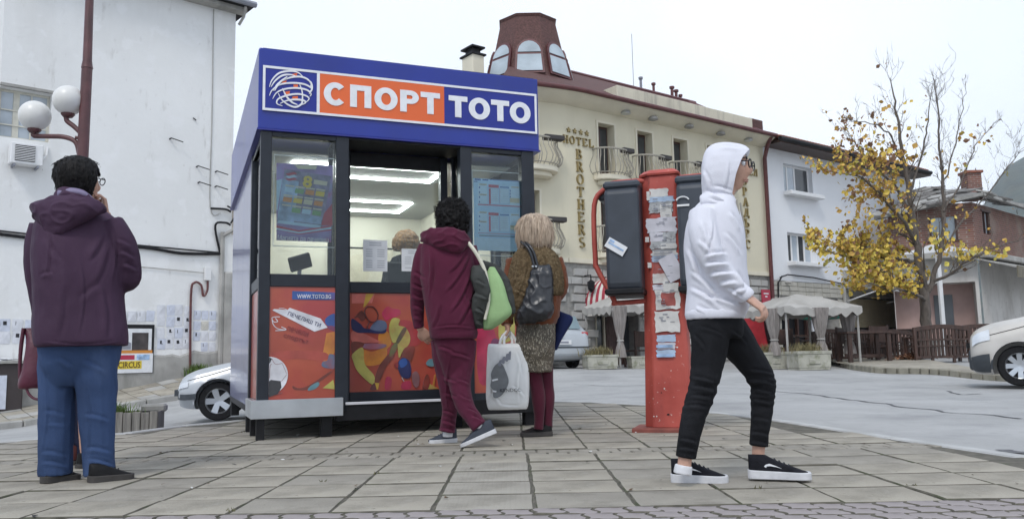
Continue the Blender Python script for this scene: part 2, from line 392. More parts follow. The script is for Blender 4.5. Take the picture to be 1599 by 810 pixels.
b = MB(); b.box(-.033, FW, 0, FD, 2.5, 3.19); b.build('fascia', m_blue, kiosk, bevel=.012, seg=2)
b = MB(); b.box(-.04, FW+.007, -.008, FD+.008, 2.492, 2.506); b.build('fascia_trim', M('deep_blue_trim', (.018,.024,.22), .35), kiosk)
b = MB(); b.box(.0, FW-.03, .03, FD-.03, 3.19, 3.2); b.build('roof', m_dark, kiosk)
# --- sign on the fascia
sx0, sx1, sz0, sz1 = .0, 2.45, 2.655, 3.035
sgn = MB(); sgn.box(sx0, sx1, -.012, -.0, sz0, sz1); sgn_o = sgn.build('sign_panel', m_bluesign, kiosk)
w = .02; q = MB(); y0, y1 = -.017, -.012
q.box(sx0, sx1, y0, y1, sz1-w, sz1); q.box(sx0, sx1, y0, y1, sz0, sz0+w); q.box(sx0, sx0+w, y0, y1, sz0+w, sz1-w); q.box(sx1-w, sx1, y0, y1, sz0+w, sz1-w)
q.box(.437, .461, y0, y1, sz0+w, sz1-w); q.build('sign_border', m_white, sgn_o)
q = MB(); q.box(.461, 1.553, -.0155, -.012, sz0+w, sz1-w); q.build('orange_field', m_orange, sgn_o)
# heavy grotesque lettering
def arc(q, cx, cz, rx, rz, t, a0, a1, y0, y1, n=20, tz=None):
    tz = tz or t*.85; o = []; 
    for k in range(n+1):
        a = rad(a0+(a1-a0)*k/n); c, s_ = math.cos(a), math.sin(a)
        o.append([(cx+rx*c,y0,cz+rz*s_),(cx+(rx-t)*c,y0,cz+(rz-tz)*s_),(cx+(rx-t)*c,y1,cz+(rz-tz)*s_),(cx+rx*c,y1,cz+rz*s_)])
    q.rings(o, cap=(abs(a1-a0) < 359))
def heavy(q, ch, x, z, w, h, y0, y1):
    t = h*.30; tz = h*.245
    if ch == 'П': q.box(x,x+t,y0,y1,z,z+h-tz); q.box(x+w-t,x+w,y0,y1,z,z+h-tz); q.box(x,x+w,y0,y1,z+h-tz,z+h)
    elif ch == 'Т': q.box(x,x+w,y0,y1,z+h-tz,z+h); q.box(x+w/2-t/2,x+w/2+t/2,y0,y1,z,z+h-tz)
    elif ch == 'О': arc(q, x+w/2, z+h/2, w/2, h/2*1.04, t, 0, 360, y0, y1, 32, tz)
    elif ch == 'С': arc(q, x+w/2, z+h/2, w/2, h/2*1.04, t, 42, 318, y0, y1, 28, tz)
    elif ch == 'Р':
        q.box(x,x+t,y0,y1,z,z+h); zc = z+h-.31*h
        arc(q, x+w*.55, zc, w*.45, .31*h, t*.95, -90, 90, y0, y1, 16, tz*.9)
        q.box(x+t,x+w*.55,y0,y1,z+h-tz*.9,z+h); q.box(x+t,x+w*.55,y0,y1,z+h-.62*h,z+h-.62*h+tz*.9)
q = MB(); hz = .195
for ch, xa, xb in (('С',505,541),('П',546,579),('О',584,620),('Р',624,653),('Т',656,686)):
    X0_ = kp(xa,150)[0]; X1_ = kp(xb,150)[0]
    heavy(q, ch, X0_, 2.75, X1_-X0_, hz, -.021, -.0155)
for ch, xa, xb in (('Т',700,729),('О',731,764),('Т',766,794),('О',795,827)):
    X0_ = kp(xa,170)[0]; X1_ = kp(xb,170)[0]
    heavy(q, ch, X0_, 2.745, X1_-X0_, hz, -.019, -.012)
q.build('sign_lettering', m_white, sgn_o)
# globe of white ribbons
q = MB(); gc = (.228, 2.845); GR = .155
def rib(pts, w0, w1, dy):
    P = catmull(pts, 8); n = len(P); o = []
    for i, p in enumerate(P):
        d = P[min(i+1,n-1)]-P[max(i-1,0)]; d = d/np.linalg.norm(d); nr = np.array((-d[1], d[0])); ww = (w0+(w1-w0)*math.sin(PI*i/(n-1)))/2
        a = p-nr*ww; c = p+nr*ww; o.append([(a[0],-.012-dy,a[1]),(c[0],-.012-dy,c[1]),(c[0],-.012,c[1]),(a[0],-.012,a[1])])
    q.rings(o)
def GP(*pp): return [kp(400+x/8.1, 90+y/8.1) for x, y in pp]
k_ = 0
for pts in (((165,380),(200,290),(290,205),(420,180),(520,195),(585,245)), ((185,380),(240,300),(330,235),(430,225),(500,245)), ((215,430),(270,340),(400,270),(540,250),(640,280),(690,340),(680,370)),
            ((165,490),(200,420),(300,350),(450,330),(600,345),(690,390),(700,420),(650,440)), ((205,530),(260,450),(370,405),(520,395),(640,420),(690,470),(675,500)), ((330,620),(260,590),(280,530),(400,485),(520,470),(620,490),(665,530),(620,580)),
            ((300,590),(380,555),(480,540),(590,550),(620,580),(560,610)), ((275,460),(320,540),(400,605),(490,635),(560,605),(580,560),(578,440),(540,330)), ((330,400),(380,500),(450,575),(520,605)), ((230,430),(290,330),(390,250)), ((640,290),(690,330),(700,410),(665,470))):
    k_ += 1; rib(GP(*pts), .004, .015, .004+.0007*k_)
q.build('globe_logo', m_white, sgn_o)
q = MB()
for poly in (((455,215),(520,205),(510,245),(450,250)), ((320,310),(385,300),(370,335),(325,340)), ((470,350),(525,350),(525,395),(470,395)), ((365,440),(425,430),(420,465),(375,480)), ((460,500),(525,495),(525,535),(450,525))):
    q.prism(GP(*poly), -.0155, -.012)
q.build('globe_shards', m_orange, sgn_o, kind='stuff')
# --- posts, rails, glazing
def bx(name, mat, *a, bev=.004):
    q = MB(); q.box(*a); return q.build(name, mat, kiosk, bevel=bev)
for x0, x1 in ((-.005,.083), (.606,.714), (1.706,1.812), (2.297,2.42)): bx('post', m_anth, x0, x1, .012, .10, .2, 2.492)
for x0, x1 in ((.083,.606), (1.812,2.297)):
    bx('rail', m_anth, x0, x1, .018, .09, 1.213, 1.315); bx('rail', m_anth, x0, x1, .018, .09, .22, .305); bx('rail', m_anth, x0, x1, .018, .09, 2.45, 2.492)
    q = MB(); q.box(x0, x1, .045, .051, 1.315, 2.45); q.build('window_pane', m_glass, kiosk)
# recessed centre bay
for x0, x1 in ((.714,.80), (1.64,1.706)): bx('recess_post', m_anth, x0, x1, .40, .48, .2, 2.492)
bx('rail', m_anth, .80, 1.64, .405, .47, 1.20, 1.298); bx('rail', m_anth, .80, 1.64, .405, .47, .2, .335); bx('rail', m_dark, .80, 1.64, .405, .47, 2.345, 2.469)  # head rail in darker steel: the recess's shade is put into its colour
q = MB(); q.box(.80, 1.64, .432, .438, 1.298, 2.345); q.build('window_pane', m_glass, kiosk)
bx('recess_soffit', m_dark, .60, 1.81, .02, .4, 2.47, 2.492); bx('recess_floor', m_dark, .70, 1.71, .02, .4, .2, .25)
for x in (.60, 1.735):
    bx('return_frame', m_anth, x, x+.05, .10, .14, .22, 2.48); bx('return_frame', m_anth, x, x+.05, .36, .40, .22, 2.48)
    bx('return_frame', m_anth, x, x+.05, .14, .36, 1.21, 1.31)
    q = MB(); q.box(x+.02, x+.026, .14, .36, 1.31, 2.48); q.build('return_pane', m_glass, kiosk)
    bx('return_panel', m_opanel, x+.01, x+.03, .14, .36, .25, 1.21)
bx('threshold_strip', M('white_strip', (.62,.62,.65), .4), .69, 1.72, -.004, .02, .248, .27, bev=.003)
bx('base_beam', m_dark, .62, 2.42, .012, .12, .12, .248); bx('base_beam', m_dark, .02, 2.42, 3.6, 3.78, .12, .25); bx('base_floor', m_dark, .0, 2.42, .12, 3.78, .16, .24)
bx('back_wall', m_blue, .0, 2.42, 3.72, 3.8, .24, 2.5)
# side walls
for x in (-.005, 2.36):
    sx = x+.01
    bx('side_rail', m_anth, sx, sx+.05, .10, .90, 1.21, 1.31); bx('side_rail', m_anth, sx, sx+.05, .10, .90, .22, .30); bx('side_rail', m_anth, sx, sx+.05, .10, .90, 2.44, 2.492)
    bx('side_post', m_anth, x, x+.07, .90, 1.0, .2, 2.492)
    q = MB(); q.box(sx+.02, sx+.026, .10, .90, 1.31, 2.44); q.build('side_pane', m_glass, kiosk)
    bx('side_print', m_opanel, sx+.01, sx+.04, .10, .90, .30, 1.21)
    for k in range(3): bx('side_panel', m_glare, x+.004, x+.05, 1.003+k*.92, 1.003+k*.92+.914, .22, 2.492)
# aluminium skirt of the left bay and the legs
q = MB()
q.box(-.055, .662, -.055, -.05, .168, .312); q.box(-.055, -.05, -.05, .52, .168, .312); q.box(-.05, .662, -.05, .012, .302, .312); q.box(-.05, -.006, .012, .52, .302, .312); q.box(.657, .662, -.05, .012, .168, .302)
q.build('metal_skirt', m_alu, kiosk, bevel=.004)
for (x, y, w_) in ((-.01,-.03,.062), (.50,.02,.085), (-.02,.42,.06), (-.02,.9,.07), (1.7,.3,.09), (2.3,.05,.09), (0,3.5,.09), (2.3,3.5,.09), (1.1,1.9,.09)):
    bx('leg', m_dark, x, x+w_, y, y+w_, .0, .17, bev=.003)
# --- interior
bx('interior_floor', m_dark, .1, 2.36, .5, 3.7, .24, .26); bx('interior_ceiling', m_ceil, .0, 2.41, .49, 3.7, 2.44, 2.45)
bx('interior_wall', m_cream, .1, 2.36, 3.6, 3.65, .26, 2.44); bx('interior_wall', m_cream, .075, .09, 1.0, 3.6, .26, 2.44); bx('interior_wall', m_cream, 2.34, 2.355, 1.0, 3.6, .26, 2.44)
bx('inner_door', M('cream_door', (.72,.67,.55), .5), 1.15, 1.95, 3.56, 3.6, .26, 2.02); 
def led(x0, x1, y0, y1):
    q = MB(); w = .03
    q.box(x0,x1,y0,y0+w,2.425,2.44); q.box(x0,x1,y1-w,y1,2.425,2.44); q.box(x0,x0+w,y0+w,y1-w,2.425,2.44); q.box(x1-w,x1,y0+w,y1-w,2.425,2.44); q.build('ceiling_light', m_led, kiosk)
led(.35, 1.80, .78, 1.32); led(.62, 1.93, 2.50, 3.15); q = MB(); q.box(1.10,1.13,.5,.78,2.425,2.44); q.build('ceiling_light', m_led, kiosk)
bx('counter', M('counter_laminate', (.55,.5,.4), .5), .1, 2.3, .5, .95, 1.10, 1.14)
bx('light_seam', m_dark, 1.13,1.15,3.55,3.6,.26,2.04); bx('light_seam', m_dark, 1.15,1.95,3.55,3.6,2.02,2.04); bx('light_seam', m_ceil, .1, 2.3, 1.30, 1.31, 2.43, 2.44)
# monitor and papers seen through the window
mon = thing('computer_monitor', 'black monitor back on the counter inside the middle kiosk window', 'monitor', KF.M)
q = MB(); q.box(1.20,1.62,.72,.75,1.24,1.52); q.build('screen_back', m_dark, mon, bevel=.01)
q = MB(); q.box(1.36,1.44,.74,.78,1.14,1.30); q.box(1.27,1.52,.66,.84,1.14,1.155); q.build('stand', m_dark, mon, bevel=.005)
term = thing('lottery_terminal', 'small dark payment terminal tilted on its arm inside the left kiosk window', 'terminal', KF.M)
q = MB(T=Matrix.Translation((.37,.42,1.46)) @ Matrix.Rotation(rad(-18),4,'Y') @ Matrix.Rotation(rad(25),4,'X')); q.box(-.095,.095,-.02,.02,-.065,.065); q.build('display', m_dark, term, bevel=.008)
q = MB(); q.tube([(.37,.44,1.43),(.37,.48,1.30),(.33,.50,1.14)], .018); q.build('arm', m_grey_ink, term); q = MB(); q.box(.16,.34,.40,.58,1.14,1.32); q.build('printer', m_paper, term, bevel=.02)
bx('counter_left', m_cream, .1, .6, .3, .5, 1.10, 1.14)
def text(name, s, parent, mat, x0, x1, z0, z1, y, M_=None, ext=.0015, off=0., rot=0, keep=False):
    c = bpy.data.curves.new('lettering', 'FONT'); c.body = s; c.extrude = ext; c.offset = off; c.resolution_u = 2
    t = bpy.data.objects.new('lettering', c); COL.objects.link(t)
    dg = bpy.context.evaluated_depsgraph_get(); me = bpy.data.meshes.new_from_object(t.evaluated_get(dg)); bpy.data.objects.remove(t)
    n = len(me.vertices); a = np.empty(n*3); me.vertices.foreach_get('co', a); a = a.reshape(-1,3)
    lo = a.min(0); hi = a.max(0); sx = (x1-x0)/(hi[0]-lo[0]); sz = (z1-z0)/(hi[1]-lo[1])
    if keep: sx = sz
    X = (a[:,0]-lo[0])*sx; Z = (a[:,1]-lo[1])*sz; Yv = a[:,2].copy()
    W_, H_ = X.max(), Z.max(); cx, cz = (x0+x1)/2, (z0+z1)/2; X -= W_/2; Z -= H_/2
    cr_, sr_ = math.cos(rad(rot)), math.sin(rad(rot))
    out = np.stack([cx+X*cr_-Z*sr_, y-Yv-ext, cz+X*sr_+Z*cr_], 1)
    me.vertices.foreach_set('co', out.ravel()); me.materials.clear(); me.materials.append(mat); me.update()
    o = bpy.data.objects.new(name, me); COL.objects.link(o); o.parent = parent; return o
def sheetp(name, label, x0, x1, y, z0, z1, nl, rot=0):
    t = thing(name, label, 'notice', KF.M)
    q = MB(); q.box(x0,x1,y,y+.002,z0,z1); q.build('sheet', m_paper, t)
    q = MB(); H_ = z1-z0; W_ = x1-x0
    for k in range(nl):
        z = z1-.09*H_-k*(.84*H_/nl); 
        if k < 2: q.box(x0+.25*W_, x1-.25*W_, y-.001, y, z-.018*H_, z)
        elif k % 5 != 2: q.box(x0+.12*W_, x0+.38*W_, y-.001, y, z-.016*H_, z); q.box(x0+.58*W_, x0+.88*W_, y-.001, y, z-.016*H_, z)
    q.build('printed_lines', m_grey_ink, t, kind='stuff')
p0, p1 = kp(567,374,-0), kp(605,424)
A0, A1 = KF.px(567,374,.425), KF.px(605,424,.425); sheetp('notice_sheet', 'white printed opening hours sheet taped inside the middle kiosk window', A0[0], A1[0], .425, A1[1], A0[1], 12)
A0, A1 = KF.px(627,388,.425), KF.px(668,424,.425); sheetp('notice_sheet', 'white sheet on the monitor behind the maroon hoodie in the kiosk window', A0[0], A1[0], .425, A1[1], A0[1], 9)
# --- prints on the lower panels (each one flat printed film)
ART = {'red': (.36,.03,.05), 'crim': (.45,.02,.10), 'lime': (.47,.52,.12), 'lime2': (.35,.44,.16), 'green': (.06,.17,.06), 'dkgreen': (.02,.09,.05), 'teal': (.02,.16,.28), 'blue': (.03,.09,.32), 'navy': (.02,.025,.10), 'purp': (.12,.035,.13), 'brown': (.10,.035,.03), 'dk': (.035,.02,.03), 'yel': (.62,.42,.05), 'gold': (.62,.26,.03), 'pink': (.62,.18,.15), 'cyan': (.04,.30,.36), 'grey': (.16,.11,.13), 'lav': (.22,.17,.28), 'white': (.66,.66,.70), 'black': (.04,.04,.045), 'dred': (.28,.03,.03), 'faint': (.40,.07,.05)}
_bl = lambda k, v: v if k in ('white','black','navy','blue','dred') else tuple(.78*c+.22*g_ for c, g_ in zip(v, (.43,.072,.04)))
m_art = {k: M('film_'+k, _bl(k, v), .3, .28, 6, coat=.35, layers=(((.40,.06,.045), 5, (1,1,1), .54, .72, .0 if k in ('white','black','navy') else .6),)) for k, v in ART.items()}
def panel_art(parent, d, items, y, clip, f):
    for i, (c, poly) in enumerate(items):
        P = [f(*p) for p in poly]; P = [(min(max(x, clip[0]), clip[1]), min(max(z, clip[2]), clip[3])) for x, z in P]
        q = MB(); q.prism(P, y-.0010-.0004*i, y); q.build('printed_shape', m_art[c], parent)
def smooth_poly(pts, k=5): 
    P = catmull([pts[-1]]+list(pts)+[pts[0], pts[1]], k); return [tuple(p) for p in P[k:-k]]
# left panel
q = MB(); q.box(.083,.606,.03,.05,.305,1.213); pl = q.build('printed_panel', m_opanel, kiosk)
f5 = lambda x, y: kp(350+x/3, 430+y/3, .03)
cl = (.085,.604,.307,1.211)
ball = [f5(197+105*math.cos(a)*.98, 468+106*math.sin(a)) for a in np.linspace(-1.5, 1.5, 22)]
f8 = lambda x, y: kp(410+x/4.26, 440+y/4.26, .03)
SB = smooth_poly
panel_art(pl, .03, [
  ('gold', [(425,340),(484,330),(484,470),(410,560),(400,480)]), ('faint', SB([(60,470),(250,455),(420,470),(420,520),(240,510),(80,520)])),
  ('blue', SB([(484,215),(440,225),(415,255),(430,290),(484,300)])), ('purp', SB([(484,300),(450,290),(430,305),(484,330)])),
  ('teal', SB([(445,480),(484,495),(484,570),(440,575),(395,560),(400,530),(430,520)])),
  ('brown', SB([(200,690),(240,705),(300,690),(380,640),(484,570),(484,582),(390,655),(300,712),(240,718),(205,712)])),
  ('cyan', SB([(300,715),(320,690),(365,665),(378,680),(350,710),(310,722)])), ('lime', [(400,705),(470,650),(484,690),(480,712)]),
  ('blue', [(197,60),(484,70),(484,120),(196,116)]),
  ('white', [(65,188),(78,180),(165,186),(180,172),(385,243),(432,303),(345,330)]),
  ], .03, cl, f8)
def wline(pts, w, c, i, par, f, y=.03):
    global q
    P = catmull([f(*p) for p in pts], 8); o = []; n = len(P)
    for k, p in enumerate(P):
        d = P[min(k+1,n-1)]-P[max(k-1,0)]; d = d/max(1e-9,np.linalg.norm(d)); nr = np.array((-d[1],d[0]))*w/2
        o.append([(p[0]-nr[0],y-i,p[1]-nr[1]),(p[0]+nr[0],y-i,p[1]+nr[1]),(p[0]+nr[0],y,p[1]+nr[1]),(p[0]-nr[0],y,p[1]-nr[1])])
    q = MB(); q.rings(o); return q.build('printed_line', m_art[c], par)
wline([(85,240),(100,262),(75,265),(62,240),(85,232),(115,232)], .006, 'white', .002, pl, f8); wline([(62,240),(70,280),(100,310),(150,318)], .006, 'white', .0024, pl, f8); wline([(125,298),(155,317),(85,324)], .006, 'white', .0028, pl, f8)
wline([(108,176),(140,176),(165,187)], .004, 'white', .002, pl, f8)
# football, cut by the frame
bc = f8(40,622); br = abs(f8(168,622)[0]-bc[0])
q = MB(); q.prism([(max(cl[0], bc[0]+br*math.cos(a)), bc[1]+br*1.0*math.sin(a)) for a in np.linspace(-PI/2, PI/2, 26)], .0245, .03); bo = q.build('printed_football', m_art['white'], pl)
for poly in ([(40,660),(55,650),(120,658),(125,700),(100,745),(40,765)], [(40,500),(62,510),(48,540),(40,540)], [(60,478),(95,487),(70,482)]):
    P = [f8(*p) for p in poly]; q = MB(); q.prism([(max(cl[0]+.001,x),z) for x,z in P], .0238, .0245); q.build('ball_patch', m_art['black'], bo)
for pts in ([(62,510),(85,545),(130,540)], [(130,540),(160,610)], [(125,660),(160,615)], [(100,745),(130,735)], [(60,545),(50,560),(45,640)]):
    w_ = wline(pts, .003, 'grey', .0066, bo, f8)
Zt = f8(300,250)
t_ = text('lettering', 'ПЕЧЕЛИШ ТИ', pl, m_art['navy'], *(f8(165,0)[0], f8(395,0)[0]), f8(0,262)[1], f8(0,236)[1], .0255, rot=-21)
text('lettering', 'печели', pl, m_art['dred'], f8(165,0)[0], f8(310,0)[0], f8(0,345)[1], f8(0,312)[1], .0275, rot=-17)
text('lettering', 'спортът', pl, m_art['dred'], f8(140,0)[0], f8(310,0)[0], f8(0,400)[1], f8(0,368)[1], .0275, rot=-17)
text('lettering', 'WWW.TOTO.BG', pl, m_art['white'], f8(230,0)[0], f8(455,0)[0], f8(0,108)[1], f8(0,80)[1], .0255, off=.01)
# centre panel
q = MB(); q.box(.80,1.64,.42,.44,.335,1.20); pc = q.build('printed_panel', m_opanel, kiosk); clc = (.802,1.638,.337,1.198)
fc = lambda x, y: kp(540+x/4.763, 450+y/4.763, .42)
panel_art(pc, .42, [
  ('pink', [(45,40),(215,40),(195,110),(45,112)]), ('yel', [(150,40),(210,40),(150,130),(128,145)]), ('gold', SB([(130,460),(200,470),(300,440),(290,540),(200,575),(140,560)])), ('gold', SB([(250,330),(310,320),(340,400),(300,450),(245,420)])),
  ('crim', SB([(275,170),(310,135),(350,150),(400,160),(405,195),(360,215),(330,225),(300,240),(270,200)])), ('red', SB([(400,240),(470,240),(540,280),(600,300),(560,400),(500,430),(440,420),(420,300)])),
  ('crim', SB([(300,660),(340,670),(330,745),(290,745)])), ('crim', SB([(420,700),(480,690),(480,745),(415,745)])), ('pink', SB([(45,320),(120,330),(245,390),(240,402),(100,402),(45,395)])),
  ('brown', SB([(90,215),(60,225),(100,175),(125,170),(150,215),(120,245)])), ('navy', SB([(45,225),(110,265),(150,300),(290,300),(280,335),(160,330),(90,330),(45,300)])), ('teal', SB([(180,295),(230,240),(290,245),(305,290),(270,318),(210,312)])),
  ('lav', SB([(125,415),(200,408),(300,418),(270,445),(180,452),(130,440)])), ('brown', SB([(45,400),(130,405),(120,440),(60,480),(45,470)])),
  ('lime', SB([(48,490),(125,440),(140,560),(205,640),(215,690),(190,712),(90,620),(55,540)])),
  ('brown', SB([(330,480),(360,500),(300,580),(260,670),(235,705),(212,690),(240,590),(280,530)])), ('dk', SB([(205,705),(240,710),(225,750),(180,750)])), ('yel', [(215,700),(248,704),(238,750),(228,750)]),
  ('green', SB([(340,430),(385,400),(378,450),(340,505),(322,495)])), ('lime', SB([(320,300),(345,225),(400,230),(390,275),(440,290),(475,350),(470,410),(420,470),(395,515),(385,450),(380,400),(345,400)])),
  ('dkgreen', SB([(375,385),(425,295),(450,310),(395,405),(378,400)])), ('brown', SB([(440,440),(505,430),(505,470),(480,540),(420,545),(415,490)])),
  ('navy', SB([(385,560),(420,515),(470,540),(485,620),(470,665),(420,660),(395,620)])), ('blue', SB([(395,540),(440,520),(455,560),(410,590)])), ('dred', SB([(360,560),(385,550),(385,590),(365,585)])),
  ('grey', SB([(490,640),(520,615),(545,650),(540,720),(515,735),(495,700)])), ('brown', SB([(580,680),(600,640),(618,660),(612,740),(570,745)])), ('cyan', SB([(595,560),(620,525),(660,530),(665,570),(625,580)])), ('yel', [(640,735),(658,640),(668,640),(655,735)]), ('lime', [(610,748),(625,710),(690,745)]),
  ], .42, clc, fc)
wline([(160,135),(205,140),(238,190),(225,240),(185,248),(150,210),(140,165),(160,135)], .007, 'dk', .014, pc, fc, .42); wline([(175,248),(160,285),(165,300)], .007, 'dk', .0142, pc, fc, .42); wline([(415,660),(430,690),(415,665)], .004, 'white', .013, pc, fc, .42)
# right panel
q = MB(); q.box(1.812,2.297,.03,.05,.305,1.213); pr_ = q.build('printed_panel', m_opanel, kiosk)
fr_ = lambda u, v: (1.812+.485*u, .305+.908*v)
panel_art(pr_, .03, [('crim', SB([(.1,.1),(.5,.2),(.4,.6),(.1,.7)])), ('lime', SB([(.5,.5),(.8,.55),(.75,.9),(.55,.85)])), ('purp', SB([(.3,.3),(.6,.35),(.5,.5),(.35,.5)])), ('gold', SB([(.6,.1),(.9,.2),(.85,.45),(.65,.4)]))], .03, (1.813,2.296,.306,1.212), fr_)
# --- posters behind the glass of the side windows
lp = thing('lottery_poster', 'tilted purple and blue lottery poster with yellow figure eight in the left kiosk window', 'poster', KF.M)
fp = lambda x, y: kp(420+x/3.857, 230+y/3.857, .07)
def P4(*pp): return [fp(*p) for p in pp]
q = MB(); q.prism(P4((45,95),(385,110),(375,572),(45,560)), .068, .07); q.build('backing_sheet', M('poster_purple', (.26,.18,.42), .5, .5, 4, layers=(((.25,.35,.55), 3, (1,1,1), .5, .62, .8), ((.35,.05,.2), 5, (1,1,1), .58, .66, .8))), lp)
ms = {'b': M('poster_blue', (.32,.46,.68), .5, .5, 9), 'y': flat('poster_yellow', (.72,.55,.06)), 'o': flat('poster_orange', (.62,.25,.05)), 'g': flat('poster_green', (.18,.38,.16)), 'c': flat('poster_cream', (.62,.58,.44)), 'k': M('poster_navy', (.20,.19,.31), .5, .6, 14), 'l': flat('poster_sky', (.45,.64,.80)), 'r': flat('poster_red', (.45,.04,.08))}
def lay(poly, c, i, name='printed_shape'): q = MB(); q.prism(P4(*poly), .068-.0006*i, .068); return q.build(name, ms[c], lp)
lay([(95,130),(375,175),(318,492),(48,450)], 'k', 1, 'inner_sheet'); lay([(82,190),(180,205),(150,455),(48,445)], 'b', 2); lay([(150,105),(290,112),(282,135),(175,130)], 'c', 2); lay([(60,440),(310,470),(312,490),(48,456)], 'l', 3); lay([(60,385),(320,420),(312,465),(60,432)], 'b', 3)
lay([(45,470),(180,500),(375,470),(375,500),(180,525),(45,495)], 'r', 3); lay([(45,485),(180,510),(375,480),(375,492),(180,520),(45,495)], 'l', 4); lay([(330,400),(380,340),(382,470),(315,470)], 'r', 3); lay([(45,200),(80,190),(50,380),(45,380)], 'l', 2)
for r_ in range(3):
    for c_ in range(4):
        x = 100+c_*62-r_*10; y = 225+c_*8+r_*58
        lay([(x,y),(x+54,y+8),(x+50,y+16),(x-2,y+9)], 'c', 5); lay([(x-2,y+14),(x+50,y+22),(x+44,y+50),(x-8,y+42)], 'lgoyoycobg'[(r_*4+c_)%10], 5)
for r_ in range(3): lay([(100-r_*2,160+r_*16),(150,150+r_*16),(170,160+r_*18),(120,175+r_*14)], 'l' if r_ % 2 else 'r', 4)
text('lettering', '8', lp, ms['y'], fp(205,0)[0], fp(262,0)[0], fp(0,232)[1], fp(0,158)[1], .064, off=.03, rot=-6)
lay([(272,195),(352,208),(348,232),(268,222)], 'c', 5)
text('lettering', 'Магията да печелиш', lp, m_white, fp(60,0)[0], fp(362,0)[0], fp(0,565)[1], fp(0,528)[1], .0655, rot=-1)
hold = thing('poster_holder', 'clear acrylic poster holder with bright edges in the left kiosk window', 'poster holder', KF.M)
m_acr = flat('acrylic_edge', (.7,.72,.75), .2, .6)
def holder(par, f, a, b_, y):
    (x0, z1), (x1, z0) = f(*a), f(*b_); t = .006
    q = MB(); q.box(x0,x1,y,y+t,z1-t,z1); q.box(x0,x1,y,y+t,z0,z0+t); q.box(x0,x0+t,y,y+t,z0+t,z1-t); q.box(x1-t,x1,y,y+t,z0+t,z1-t); q.build('edge_frame', m_acr, par)
holder(hold, fp, (30,42), (400,605), .073)
rp = thing('results_poster', 'light blue lottery results poster with red tables in the right kiosk window', 'poster', KF.M)
fq = lambda x, y: kp(720+x/4.267, 230+y/4.267, .07)
(x0, z1), (x1, z0) = fq(80,205), fq(400,695)
q = MB(); q.box(x0,x1,.068,.07,z0,z1); q.build('sheet', M('poster_light_blue', (.44,.68,.92), .5, .1, 3), rp)
m_r = flat('table_red', (.55,.12,.18)); m_p2 = flat('table_pale', (.60,.78,.94)); m_db = flat('table_blue', (.10,.20,.50))
def qb(mat, boxes, i, name):
    q = MB()
    for a in boxes:
        (xa, zb), (xb, za) = fq(a[0], a[1]), fq(a[2], a[3]); q.box(min(xa,xb), max(xa,xb), .068-.0006*i, .068, min(za,zb), max(za,zb))
    q.build(name, mat, rp, kind='stuff')
qb(m_p2, [(110,240,175,375),(200,275,250,375),(258,275,318,375),(322,258,388,395),(110,425,175,565),(200,458,250,560),(258,458,318,560),(322,440,388,580),(95,600,390,690)], 1, 'table_field')
qb(m_r, [(182,248,250,272),(184,275,198,378),(112,384,392,392),(182,434,250,456),(184,458,198,562),(112,572,392,580),(256,275,259,375),(256,458,259,560)], 2, 'table_red_bar')
qb(m_db, [(90,208,130,222),(142,212,180,224),(190,218,390,226),(258,262,318,272),(258,446,318,456),(85,225,108,232)]+[(118,262+k*32,126,274+k*32) for k in range(4)]+[(118,455+k*30,126,466+k*30) for k in range(4)]+[(324,285+k*20,330,296+k*20) for k in range(3)], 3, 'table_blue_bar')
qb(ms['c'], [(122,242,170,254),(122,310,170,322),(334,262,384,272),(122,428,170,440),(122,490,170,502),(334,446,384,456),(324,338,388,372),(326,520,386,552)], 4, 'table_heading')
qb(m_grey_ink, [(128,246,164,251),(128,314,164,319),(338,265,380,270),(128,432,164,437),(128,494,164,499),(338,449,380,454)]+[(264,282+k*12,312,285+k*12) for k in range(7)]+[(204,282+k*12,246,285+k*12) for k in range(7)]+[(264,466+k*12,312,469+k*12) for k in range(7)]+[(204,466+k*12,246,469+k*12) for k in range(7)]+[(120,590,385,594)], 5, 'printed_lines')
hold2 = thing('poster_holder', 'clear acrylic poster holder with bright edges in the right kiosk window', 'poster holder', KF.M); holder(hold2, fq, (72,150), (405,728), .073)

# ================================================================== BUILDINGS
m_hotel = M('cream_plaster', (.67,.62,.475), .85, .07, .5, .15, 40, layers=(((.52,.47,.35), 1.6, (1,1,.25), .55, .75, .45),))
m_trim = M('pale_trim', (.70,.65,.52), .8, .06, 2)
m_white_pl = M('white_plaster', (.76,.77,.79), .88, .05, .4, .15, 30, layers=(((.58,.58,.58), 1.1, (1,1,.22), .56, .78, .4),))
m_old_pl = M('old_white_plaster', (.78,.78,.77), .9, .05, .35, .8, 7, layers=(((.60,.59,.57), .6, (1,1,.3), .48, .72, .55), ((.45,.43,.40), 4, (1,1,.3), .62, .74, .5), ((.82,.82,.82), 1.6, (1,1,1), .56, .60, .6), ((.40,.38,.35), 14, (1,1,.6), .68, .72, .5)))
m_brownpipe = M('brown_gutter', (.115,.035,.035), .45, .2, 8)
m_roofred = M('dark_red_shingles', (.105,.048,.042), .8, .35, 18, .4, 30, layers=(((.07,.03,.03), 3, (1,1,1), .5, .7, .5),))
m_rooftile = M('clay_tile', (.26,.095,.06), .85, .35, 9, .3, 40, layers=(((.13,.07,.055), 4, (1,1,1), .5, .66, .6),))
m_stone = M('grey_stone_block', (.42,.41,.39), .9, .12, 3, .5, 25, layers=(((.32,.31,.29), 6, (1,1,1), .55, .7, .5),))
m_mortar = M('mortar', (.30,.29,.27), .95, .2, 8)
m_dglass = M('dark_window', (.05,.055,.06), .12, .3, 1, spec=.7); m_lglass = M('curtained_window', (.42,.47,.52), .15, .15, 2, spec=.6)
m_skyglass = M('attic_window', (.40,.46,.50), .08, .25, 1.2, spec=.7)  # pale base colour paints in the sky mirrored by these panes
